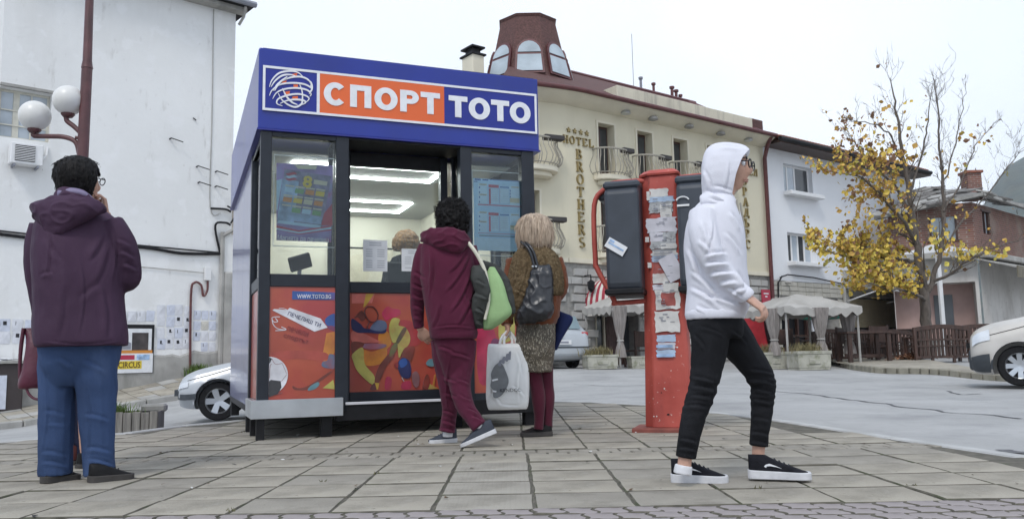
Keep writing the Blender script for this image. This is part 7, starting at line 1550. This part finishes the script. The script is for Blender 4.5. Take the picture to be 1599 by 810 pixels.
# ------------------------------------------------------------------ blonde woman in the shawl
D_ = Fig(6.5, (.165, 6.5, 838)); q = MB(); hD = D_.P(834,362,.0); fD = (D_.d*.92-D_.ax*.3).normalized(); head(q, hD, fD, .22); D_.limb(q, [(834,375,0,10),(834,395,0,11)]); D_.torso(q, [(808,862,395,.09,0),(806,868,440,.10,0),(810,866,500,.11,0),(810,862,540,.11,0)])
D_.limb(q, [(802,405,0,10),(797,450,.0,8),(794,490,-.02,7),(793,510,-.03,5.5)]); D_.limb(q, [(868,405,0,10),(876,445,.05,8),(862,470,.18,7)])
hand(q, D_.P(793,508,-.03), (Vector((0,0,-1))+D_.ax*-.05), (D_.ax*-.9-D_.d*.3), 1.25, .17, 1, .9); hand(q, D_.P(862,470,.18), (D_.d), D_.ax*-1, .9, .165)
D_.limb(q, [(832,560,0,8),(838,600,0,7),(841,622,0,7),(842,668,0,4.5)]); D_.limb(q, [(852,560,0.03,8),(854,600,.04,7),(856,622,.05,6.5),(856,668,.05,4)])
pD = fuse(q, 'person', m_skin, None, D_.root, .0045, 2); tag(pD, 'blonde woman in brown shawl and glittering skirt with her back turned at kiosk right', 'person')
m_rust = MC('rust_suede_jacket', (.17,.058,.028), .85, .25, 5, .4, 90, sheen=.2); m_shawl = MC('brown_knit_shawl', (.115,.080,.045), .95, .35, 40, .9, 110, layers=(((.22,.17,.10), 60, (1,1,1), .5, .62, .6),)); m_blond = M('ash_blonde_hair', (.46,.36,.27), .5, .3, 14, .4, 60, spec=.4, stretch=(5,5,.5), layers=(((.24,.17,.13), 22, (3,3,.25), .5, .66, .7),)); m_skirt = M('glitter_skirt', (.085,.070,.050), .5, .4, 60, .5, 150, stretch=(1,1,.35), layers=(((.40,.36,.28), 95, (1.4,1.4,.5), .55, .6, .9),))
q = MB(); D_.torso(q, [(812,858,392,.08,0),(802,868,400,.12,0),(798,874,420,.14,0),(800,876,450,.15,0),(803,874,480,.15,0),(804,870,502,.145,0),(806,866,508,.13,0)]); D_.limb(q, [(803,405,0,12),(798,440,0,12),(794,470,-.01,11),(792,495,-.02,9.5),(792,506,-.03,8.5)]); D_.limb(q, [(866,405,0,12),(875,430,.02,11.5),(876,452,.05,10.5),(866,466,.14,9.5)])
fuse(q, 'jacket', m_rust, pD, D_.root, .007, 3, ((.008,10,10,10,'r'),(.004,24,24,24,'n')))
q = MB(); D_.torso(q, [(818,852,380,.08,-.0),(808,862,390,.125,-.005),(799,872,402,.155,-.01),(793,879,425,.175,-.015),(790,881,448,.18,-.02),(791,878,462,.17,-.02),(800,860,466,.14,-.02)]); D_.sweep(q, [(791,440,478,-.06,.06),(800,438,492,-.14,.04),(812,436,488,-.18,.035),(824,436,478,-.19,.035),(834,436,466,-.19,.03)])
fuse(q, 'shawl', m_shawl, pD, D_.root, .0065, 2, ((.004,8,8,9,'n'),(.004,40,40,40,'n'),(.003,110,110,110,'n')), post=folds([(812,400,800,455),(826,396,806,470),(860,402,874,450),(868,420,850,460),(845,392,868,430),(800,450,835,470)], 2.4, .010))
q = MB()
for k in range(46):
    x = 792+k*.95; yt = 478+8*math.sin(k*.14)-max(0,(k-26))*.6; p0 = D_.P(x,yt,-.10-.10*math.sin(min(1,k/20.)*PI/2)); q.tube([p0, p0+Vector((random.gauss(0,.004),0,-.03)), p0+Vector((random.gauss(0,.008),0,-.075-random.random()*.02))], [.0028,.0022,.0012], 3, cap=False)
q.v = [tuple(Vector(v)-D_.root) for v in q.v]; q.build('fringe', m_shawl, pD, kind='stuff')
q = MB(); D_.torso(q, [(816,856,390,.09,-.02),(809,862,383,.115,-.02),(806,864,370,.125,-.02),(806,862,356,.125,-.015),(810,857,344,.105,-.01),(818,850,337,.07,-.005),(828,842,334,.035,0)], pw=2.15)
def strands(co, no):
    c = np.array(hD); a = np.arctan2(co[:,1]-c[1], co[:,0]-c[0]); return np.array([.007*noise.noise(Vector((t*11, z*6, 1)))+.005*noise.noise(Vector((t*30, z*8, 4))) for t, z in zip(a, co[:,2])])
hrD = fuse(q, 'hair', m_blond, pD, D_.root, .0055, 2, (), post=strands)
q = MB(); rc = random.Random(5); vs = [v.co.copy() for v in hrD.data.vertices]; ns = [v.normal.copy() for v in hrD.data.vertices]; cz = hD.z-D_.root.z
for k in range(700):
    i = rc.randrange(len(vs)); p, n_ = vs[i], ns[i]
    if p.z > cz+.13: continue
    dn = Vector((0,0,-1)); dn = (dn-n_*dn.dot(n_)).normalized() if abs(n_.z) < .95 else dn; L_ = rc.uniform(.04,.09); pts = [p+n_*.003]
    for j in range(3): dn = (dn+n_*(.05 if p.z > cz-.03 else rc.uniform(-.25,.12))+Vector((rc.gauss(0,.06),rc.gauss(0,.06),-.15))).normalized(); pts.append(pts[-1]+dn*L_/3)
    q.tube(pts, [.0012,.0022,.0020,.0008], 3, cap=False)
q.build('hair_strands', m_blond, hrD, kind='stuff')
q = MB(); D_.torso(q, [(808,866,500,.13,0),(806,867,520,.14,0),(804,866,545,.14,0),(805,863,565,.135,.01),(807,861,580,.13,.01)], pw=2.6); fuse(q, 'skirt', m_skirt, pD, D_.root, .007, 2, ((.007,9,9,5,'r'),(.004,60,60,60,'n')))
q = MB(); D_.limb(q, [(832,570,0,13),(838,600,0,11),(841,622,0,11),(842,650,.0,8),(841,670,0,7.5)]); fuse(q, 'tights', m_tights, pD, D_.root, .006, 2); q = MB(); D_.limb(q, [(852,570,.03,12),(854,600,.04,10.5),(856,622,.05,10.5),(856,650,.05,7.5),(856,668,.05,7)]); fuse(q, 'tights', m_tights, pD, D_.root, .006, 2)
h0 = g0(862,680); shoe(pD, D_.root, (h0.x,h0.y,0), (h0.x-.245,h0.y-.03,0), m_blackshoe, m_darksole, .09, .095, .03, low=.4); shoe(pD, D_.root, (h0.x+.005,h0.y+.16,0), (h0.x-.235,h0.y+.16,0), m_blackshoe, m_darksole, .09, .095, .03, low=.4)
# her bags
hb = thing('shoulder_bag', 'large soft black leather bag hanging behind the blonde woman', 'bag', loc=D_.root); m_bleather = M('black_leather', (.014,.015,.019), .33, .3, 6, .35, 30, spec=.6)
q = MB(); D_.torso(q, [(834,858,418,.03,-.17),(828,861,432,.055,-.18),(822,862,455,.07,-.19),(814,863,478,.08,-.20),(807,862,494,.08,-.20),(808,846,503,.06,-.19),(812,826,507,.03,-.19)], pw=2.8); fuse(q, 'bag_body', m_bleather, hb, D_.root, .0065, 2, ((.010,12,12,9,'r'),(.004,26,26,26,'n')))
for o_ in (0, 5): q = MB(); D_.limb(q, [(814+o_,380,-.10,2),(822+o_,388,-.165,2.2),(829+o_,400,-.19,2.2),(834+o_,418,-.2,2.2),(838+o_,428,-.2,2)]); q.v = [tuple(Vector(v)-D_.root) for v in q.v]; q.build('strap', m_bleather, hb, smooth=60)
q = MB(); 
for x, y in ((832,421),(837,421)): q.sphere(D_.P(x,y,-.215)-D_.root, .011, 8, 6)
q.build('buckle', m_alu, hb)
wbg = thing('carrier_bag', 'white carrier bag with a grey head print held by the blonde woman', 'bag', loc=D_.root); m_wbag = M('white_plastic', (.80,.80,.79), .4, .05, 4, .2, 14)
q = MB(); D_.torso(q, [(764,826,536,.018,-.06),(762,827,542,.05,-.06),(761,827,570,.075,-.06),(760,827,600,.085,-.06),(761,826,628,.08,-.06),(764,823,638,.06,-.06)], pw=4.); bgo = fuse(q, 'bag_body', m_wbag, wbg, D_.root, .006, 2, ((.004,7,7,5,'n'),(.002,20,20,14,'n')), post=folds([(784,542,772,600),(804,542,815,590),(790,545,792,580,.8),(820,545,812,632,.8),(768,560,764,630,.8),(775,628,815,632,.8),(798,600,822,620),(764,610,785,634)], 2.2, .0045))
for x0, dy in ((782,-.08),(799,-.05)): q = MB(); D_.limb(q, [(x0-1,545,dy-.01,2.2),(x0+1,530,dy,2.2),(791,519,dy*.7,2.2),(796,518,dy*.7,2.2),(x0+6,530,dy,2.2),(x0+7,545,dy-.01,2.2)]); q.v = [tuple(Vector(v)-D_.root) for v in q.v]; q.build('handle', m_wbag, wbg, smooth=60)
def onbag(poly, dy, mat, nm):
    q = MB(); a = [D_.P(x,y,dy)-D_.root for x, y in poly]; b_ = [p-D_.d*.002 for p in a]; q.rings([a, b_]); return q.build(nm, mat, wbg)
crop = lambda pts: [(680+x/2.53, 380+y/2.53) for x, y in pts]
fp_ = smooth_poly(crop([(225,510),(240,480),(262,470),(280,500),(292,545),(270,590),(245,605),(233,600),(232,575),(222,560),(226,535)]),4); onbag(fp_, -.170, M('bag_print_grey', (.17,.18,.19), .6, .15, 20), 'printed_head')
for k, (x, y) in enumerate(((262,470),(275,460),(288,452),(298,446))): onbag(crop([(x-12,y+6),(x-4,y-10-3*k),(x+4,y-12-3*k),(x+2,y+12),(x-6,y+14)]), -.171-.0008*k, m_grey_ink, 'printed_plume')
onbag(crop([(228,535),(250,530),(252,536),(230,542)]), -.1725, m_paper, 'printed_eye'); onbag(crop([(230,575),(246,578),(244,584),(231,582)]), -.1725, m_paper, 'printed_mouth')
pk = D_.P(797,610,-.172)-D_.root; kt = text('lettering', 'KENDOL', wbg, m_ink, 0, .155, 0, .026, 0, off=.0); kt.matrix_basis = Matrix.Translation(pk+Vector((-.072,0,0))) @ Matrix.Rotation(math.atan2(D_.ax.y, D_.ax.x),4,'Z')
nb_ = thing('folded_umbrella_bag', 'dark navy bag tapering downward beside the blonde woman by the parked car', 'bag', loc=D_.root)
q = MB(); D_.torso(q, [(866,873,483,.05,.10),(868,884,488,.06,.10),(868,895,494,.06,.10),(867,893,505,.06,.10),(866,880,525,.05,.10),(865,870,546,.03,.10)], pw=2.6); fuse(q, 'bag_body', MC('navy_cloth', (.018,.026,.085), .6, .2, 5, .2, 40), nb_, D_.root, .006, 1, ((.004,16,16,10,'n'),))

# ------------------------------------------------------------------ boy in the white hoodie
E_ = Fig(3.98, (1.0, 3.98, 1125)); q = MB()
hE = E_.P(1137,262,.0); fE = (E_.ax*.97-E_.d*.24+Vector((0,0,-.10))).normalized(); fE, rE, uE = head(q, hE, fE, .235)
E_.limb(q, [(1136,285,0,17),(1122,318,0,18)]); E_.torso(q, [(1090,1148,325,.09,0),(1080,1154,370,.12,0),(1084,1156,440,.12,0),(1084,1150,500,.12,0)])
E_.limb(q, [(1096,345,-.14,16),(1116,415,-.18,13),(1140,445,-.19,11),(1164,468,-.19,9)]); E_.limb(q, [(1112,345,.14,16),(1098,415,.18,13),(1090,470,.2,10)])
hand(q, E_.P(1163,466,-.19), (E_.ax*.75+Vector((0,0,-.62))), (Vector((0,0,-.75))-E_.ax*.55+E_.d*.35), .95, .195, -1, .9, .01); hand(q, E_.P(1090,468,.2), (E_.ax*.1+Vector((0,0,-1))), E_.d*-1, .7, .175)
E_.limb(q, [(1107,510,-.07,20),(1105,570,-.08,18),(1097,605,-.08,15),(1080,662,-.08,13),(1072,705,-.08,10.5),(1069,732,-.08,10.5)]); E_.limb(q, [(1134,510,.06,20),(1170,562,.1,17),(1190,597,.1,14),(1190,650,.1,12),(1186,700,.1,10),(1185,726,.1,10)])
pE = fuse(q, 'person', m_skin, None, E_.root, .0045, 2); tag(pE, 'young man with glasses in white hooded sweatshirt walking right past the payphone', 'person')
q = MB(); E_.torso(q, [(1108,1140,302,.085,0),(1094,1148,314,.115,0),(1080,1153,330,.15,0),(1072,1159,352,.165,0),(1069,1163,385,.17,0),(1071,1166,420,.17,0),(1073,1169,450,.172,0),(1070,1168,478,.175,0),(1070,1163,492,.17,0),(1073,1159,498,.155,0)], pw=2.4)
E_.limb(q, [(1098,338,-.11,22),(1099,368,-.15,22),(1108,402,-.18,20),(1126,430,-.19,18),(1146,450,-.19,15.5),(1160,463,-.19,13),(1164,467,-.19,11.5)]); E_.limb(q, [(1112,340,.12,21),(1098,410,.18,18),(1090,460,.2,14)])
fuse(q, 'sweatshirt', m_whitehood, pE, E_.root, .0075, 4, ((.004,4,4,5,'n'),(.0015,24,24,12,'n')), post=folds([(1096,340,1110,402,.9),(1114,340,1106,392,.8,.7),(1092,372,1112,396),(1098,398,1138,394,1.3),(1098,412,1142,410,1.4),(1104,428,1148,424,1.3),(1120,442,1154,438,1.1),(1140,456,1166,448),(1078,420,1124,466),(1074,446,1130,482,1.1),(1098,462,1160,478,1.1),(1150,420,1166,452,.9),(1074,384,1092,434,.9),(1140,328,1160,362,.8),(1132,360,1160,398,.8),(1086,476,1110,490,.9),(1130,446,1166,470,.8,.6)], 3.4, .012))
q = MB(); E_.torso(q, [(1071,1161,484,.172,0),(1070,1163,491,.178,0),(1073,1160,499,.172,0)], pw=2.4); fuse(q, 'hem_band', m_whitehood, pE, E_.root, .006, 1, ((.0022,60,60,0,'n'),)); q = MB(); E_.limb(q, [(1158,461,-.19,13.2),(1163,465,-.19,13.4),(1167,469,-.19,12)]); fuse(q, 'cuff', m_whitehood, pE, E_.root, .005, 1)
# hood shell: open towards the face
q = MB(); hood_ = []
def hsec(x, yt, yb2, w_, dy=0): return (x, yt, yb2, dy, w_)
E_.sweep(q, [(1096,262,302,0,.05),(1100,243,316,0,.085),(1108,231,325,0,.105),(1120,224,330,0,.118),(1135,222,330,0,.122),(1148,223,326,0,.118),(1158,225,318,.0,.115),(1167,229,298,0,.107),(1172,235,276,0,.09)], n=24, dens=3)
q2 = MB(); E_.sweep(q2, [(1094,308,332,-.02,.08),(1108,303,338,-.02,.115),(1128,304,338,-.02,.115),(1144,312,332,-.02,.08)])
q.add(q2.v, q2.f)
me_h = fuse(q, 'hood', m_whitehood, pE, E_.root, .006, 6, ((.003,8,8,8,'n'),(.0015,24,24,24,'n')), post=folds([(1100,296,1140,318,1.2),(1104,308,1144,328,1.2),(1112,290,1146,300),(1098,262,1112,300,.8),(1140,250,1132,300,.8),(1120,228,1160,232,.6)], 3.2, .009))
# open the hood: cut the face opening with a slanted prism, then give the cloth an inner side
cu = MB(); o_ = [E_.P(x,y,0) for x, y in ((1171,236),(1205,231),(1205,338),(1145,338),(1142,322),(1143,306),(1149,278),(1158,254))]
cu.rings([[p-E_.d*.22-E_.root for p in o_], [p+E_.d*.22-E_.root for p in o_]]); co_ = cu.build('cutter', m_skin, pE)
bm_ = me_h.modifiers.new('b','BOOLEAN'); bm_.operation = 'DIFFERENCE'; bm_.object = co_; bm_.solver = 'EXACT'
c2 = MB(); c2.sphere(hE+fE*.012-uE*.014-E_.root, .110, 24, 16, (1.0,.84,1.0)); c2o = c2.build('cutter', m_skin, pE)
bm2 = me_h.modifiers.new('b2','BOOLEAN'); bm2.operation = 'DIFFERENCE'; bm2.object = c2o; bm2.solver = 'EXACT'
bpy.context.view_layer.update(); mm = evalmesh(me_h); me_h.modifiers.clear(); me_h.data = mm; mm.name = 'hood'; mm.materials.clear(); mm.materials.append(m_whitehood); shade(mm, 50); bpy.data.objects.remove(co_); bpy.data.objects.remove(c2o)
q = MB(); HP = lambda f_, r2, u_: hE+fE*f_+rE*r2+uE*u_-E_.root
for sd in (-1,1): q.tube([HP(.112,sd*.036+.027*math.cos(a),.012+.021*math.sin(a)) for a in np.linspace(0,2*PI,16)], .0032, 5)
for sd in (-1,1): q.tube([HP(.110,sd*.063,.018), HP(.07,sd*.079,.018), HP(.0,sd*.081,.012)], .003, 5)
q.tube([HP(.114,-.009,.016), HP(.116,0,.019), HP(.114,.009,.016)], .003, 5); q.build('glasses', m_frame, pE)
for sd in (-1,1):
    q = MB(); q.sphere(HP(.079,sd*.031,.013), .012, 12, 8); e_ = q.build('eye', m_white, pE, smooth=180); q = MB(); q.sphere(HP(.087,sd*.031,.013), .0055, 8, 6); q.build('iris', m_frame, e_)
    q = MB(); q.tube([HP(.092,sd*.014,.036), HP(.094,sd*.033,.043), HP(.082,sd*.052,.036)], [.003,.0042,.002], 6); q.build('eyebrow', m_hairblack, pE)
q = MB(); q.tube([HP(.083,-.024,-.063), HP(.098,-.008,-.060), HP(.098,.008,-.060), HP(.083,.024,-.063)], [.002,.0032,.0032,.002], 6); q.tube([HP(.083,-.022,-.070), HP(.096,-.008,-.070), HP(.096,.008,-.070), HP(.083,.022,-.070)], [.002,.0035,.0035,.002], 6); q.build('lips', M('lips', (.43,.22,.17), .45), pE, smooth=60)
q = MB(); q.sphere(HP(.0,0,.022), .092, 18, 12, (1,.84,.93)); q.build('hair', m_hairblack, pE, smooth=180)
for x0 in (1150,1156): q = MB(); E_.limb(q, [(x0,318,-.10+.08*(x0>1152),1.6),(x0+4,345,-.10+.08*(x0>1152),1.6),(x0+8,372,-.09+.08*(x0>1152),1.6)]); q.v = [tuple(Vector(v)-E_.root) for v in q.v]; q.build('drawstring', M('grey_cord', (.34,.32,.27), .8), pE)
q = MB(); E_.torso(q, [(1072,1158,490,.15,0),(1074,1160,510,.15,0),(1082,1158,528,.13,0)])
E_.limb(q, [(1106,505,-.06,31),(1109,535,-.08,29),(1105,570,-.08,25),(1099,600,-.08,21.5),(1089,630,-.08,19.5),(1081,660,-.08,18),(1075,690,-.08,16),(1072,711,-.08,15.5)]); E_.limb(q, [(1132,505,.06,30),(1152,535,.08,29),(1172,562,.1,24.5),(1190,592,.1,21.5),(1192,618,.1,19),(1190,650,.1,17),(1187,680,.1,14.5),(1186,699,.1,14.5)])
def knee(co, no):
    zk = E_.P(1095,612,0).z; return .005*np.exp(-((co[:,2]-zk)/.10)**2)*np.array([noise.noise(Vector((p[0]*5, p[1]*5, p[2]*48))) for p in co])*2
fuse(q, 'jeans', m_blackjean, pE, E_.root, .0065, 3, ((.003,7,7,9,'n'),(.0015,24,24,20,'n')), post=both(knee, folds([(1088,508,1136,526),(1140,512,1170,540),(1082,520,1104,548),(1080,588,1118,596,1.1),(1076,602,1116,609,1.3),(1074,616,1112,622,1.2),(1072,632,1106,636),(1166,576,1214,585,1.2),(1168,592,1212,600,1.3),(1170,606,1208,614,1.2),(1172,622,1206,630),(1172,652,1204,656,.8),(1170,674,1204,680,1.2),(1170,688,1202,694,1.3),(1058,684,1090,690,1.2),(1056,698,1090,703,1.3),(1110,540,1100,690,.6,.6)], 2.8, .008)))
q = MB(); E_.limb(q, [(1069,722,-.08,13),(1067,736,-.08,14)]); fuse(q, 'sock', m_sock, pE, E_.root, .006, 1); q = MB(); E_.limb(q, [(1186,716,.1,13),(1185,730,.1,14)]); fuse(q, 'sock', m_sock, pE, E_.root, .006, 1)
m_skate = MC('black_suede_trainer', (.014,.014,.018), .8, .25, 20, .3, 110); h0 = g0(1049,752.5); shoe(pE, E_.root, (h0.x,h0.y,0), (h0.x+.26,h0.y-.05,0), m_skate, m_whitesole, .098, .112, .034, logo=(m_white, m_frame), low=.55)
h1_ = E_.P(1170,746,.07); shoe(pE, E_.root, (h1_.x,h1_.y,h1_.z-.01), (h1_.x+.275,h1_.y-.07,h1_.z-.012), m_skate, m_whitesole, .098, .112, .034, logo=(m_white, m_frame), low=.55)

# ------------------------------------------------------------------ clerk inside the kiosk
kx = KF.M @ Vector((1.36, 1.15, .26)); G_ = Fig(kx.y, (kx.x, kx.y, 632)); q = MB(); hG = G_.P(632,380); head(q, hG, (-G_.d*.7-G_.ax*.5+Vector((0,0,-.7))), .21); G_.limb(q, [(634,390,0,9),(636,405,0,9)]); G_.torso(q, [(614,658,405,.09,0),(612,660,440,.11,0),(614,658,500,.12,0)]); G_.limb(q, [(612,412,0,8),(606,445,-.06,7),(616,455,-.2,6)]); G_.limb(q, [(660,412,0,8),(666,445,-.06,7),(656,455,-.2,6)]); hand(q, G_.P(616,455,-.2), (-G_.d+G_.ax*.3), (0,0,-1), .5, .16); hand(q, G_.P(656,455,-.2), (-G_.d-G_.ax*.3), (0,0,-1), .5, .16)
G_.limb(q, [(624,500,0,10),(624,600,0,7)]); G_.limb(q, [(648,500,0,10),(648,600,0,7)])
pG = fuse(q, 'person', m_skin, None, G_.root, .006, 2); tag(pG, 'clerk with golden brown hair bent over the counter inside the kiosk', 'person')
q = MB(); G_.torso(q, [(622,650,398,.07,0),(610,662,407,.11,0),(608,664,440,.13,0),(610,662,500,.13,0),(614,658,590,.12,0)]); G_.limb(q, [(612,412,0,10),(605,445,-.06,9),(615,455,-.18,8)]); G_.limb(q, [(660,412,0,10),(667,445,-.06,9),(657,455,-.18,8)]); fuse(q, 'dark_clothes', MC('black_cloth', (.02,.021,.026), .8, .2, 6), pG, G_.root, .008, 2, ((.006,10,10,10,'r'),))
q = MB(); G_.torso(q, [(615,654,391,.09,.0),(612,656,382,.12,0),(615,653,370,.11,0),(622,646,362,.07,0),(630,640,359,.03,0)]); fuse(q, 'hair', M('golden_brown_hair', (.27,.14,.05), .5, .4, 30, .4, 80, layers=(((.12,.06,.03), 18, (2,2,1), .5, .66, .7),)), pG, G_.root, .006, 1, ((.010,40,40,40,'n'),))

# ------------------------------------------------------------------ air: thin even haze over the whole valley
hz_ = MB(); hz_.box(-960, 960, -320, 1560, -45, 260); mh = bpy.data.materials.new('haze_air'); mh.use_nodes = True; mh.node_tree.nodes.clear()
_o = mh.node_tree.nodes.new('ShaderNodeOutputMaterial'); _v = mh.node_tree.nodes.new('ShaderNodeVolumePrincipled'); _v.inputs['Color'].default_value = (.95,.97,1.0,1); _v.inputs['Density'].default_value = .00028
mh.node_tree.links.new(_v.outputs[0], _o.inputs['Volume']); hz_.build('haze', mh, kind='stuff')
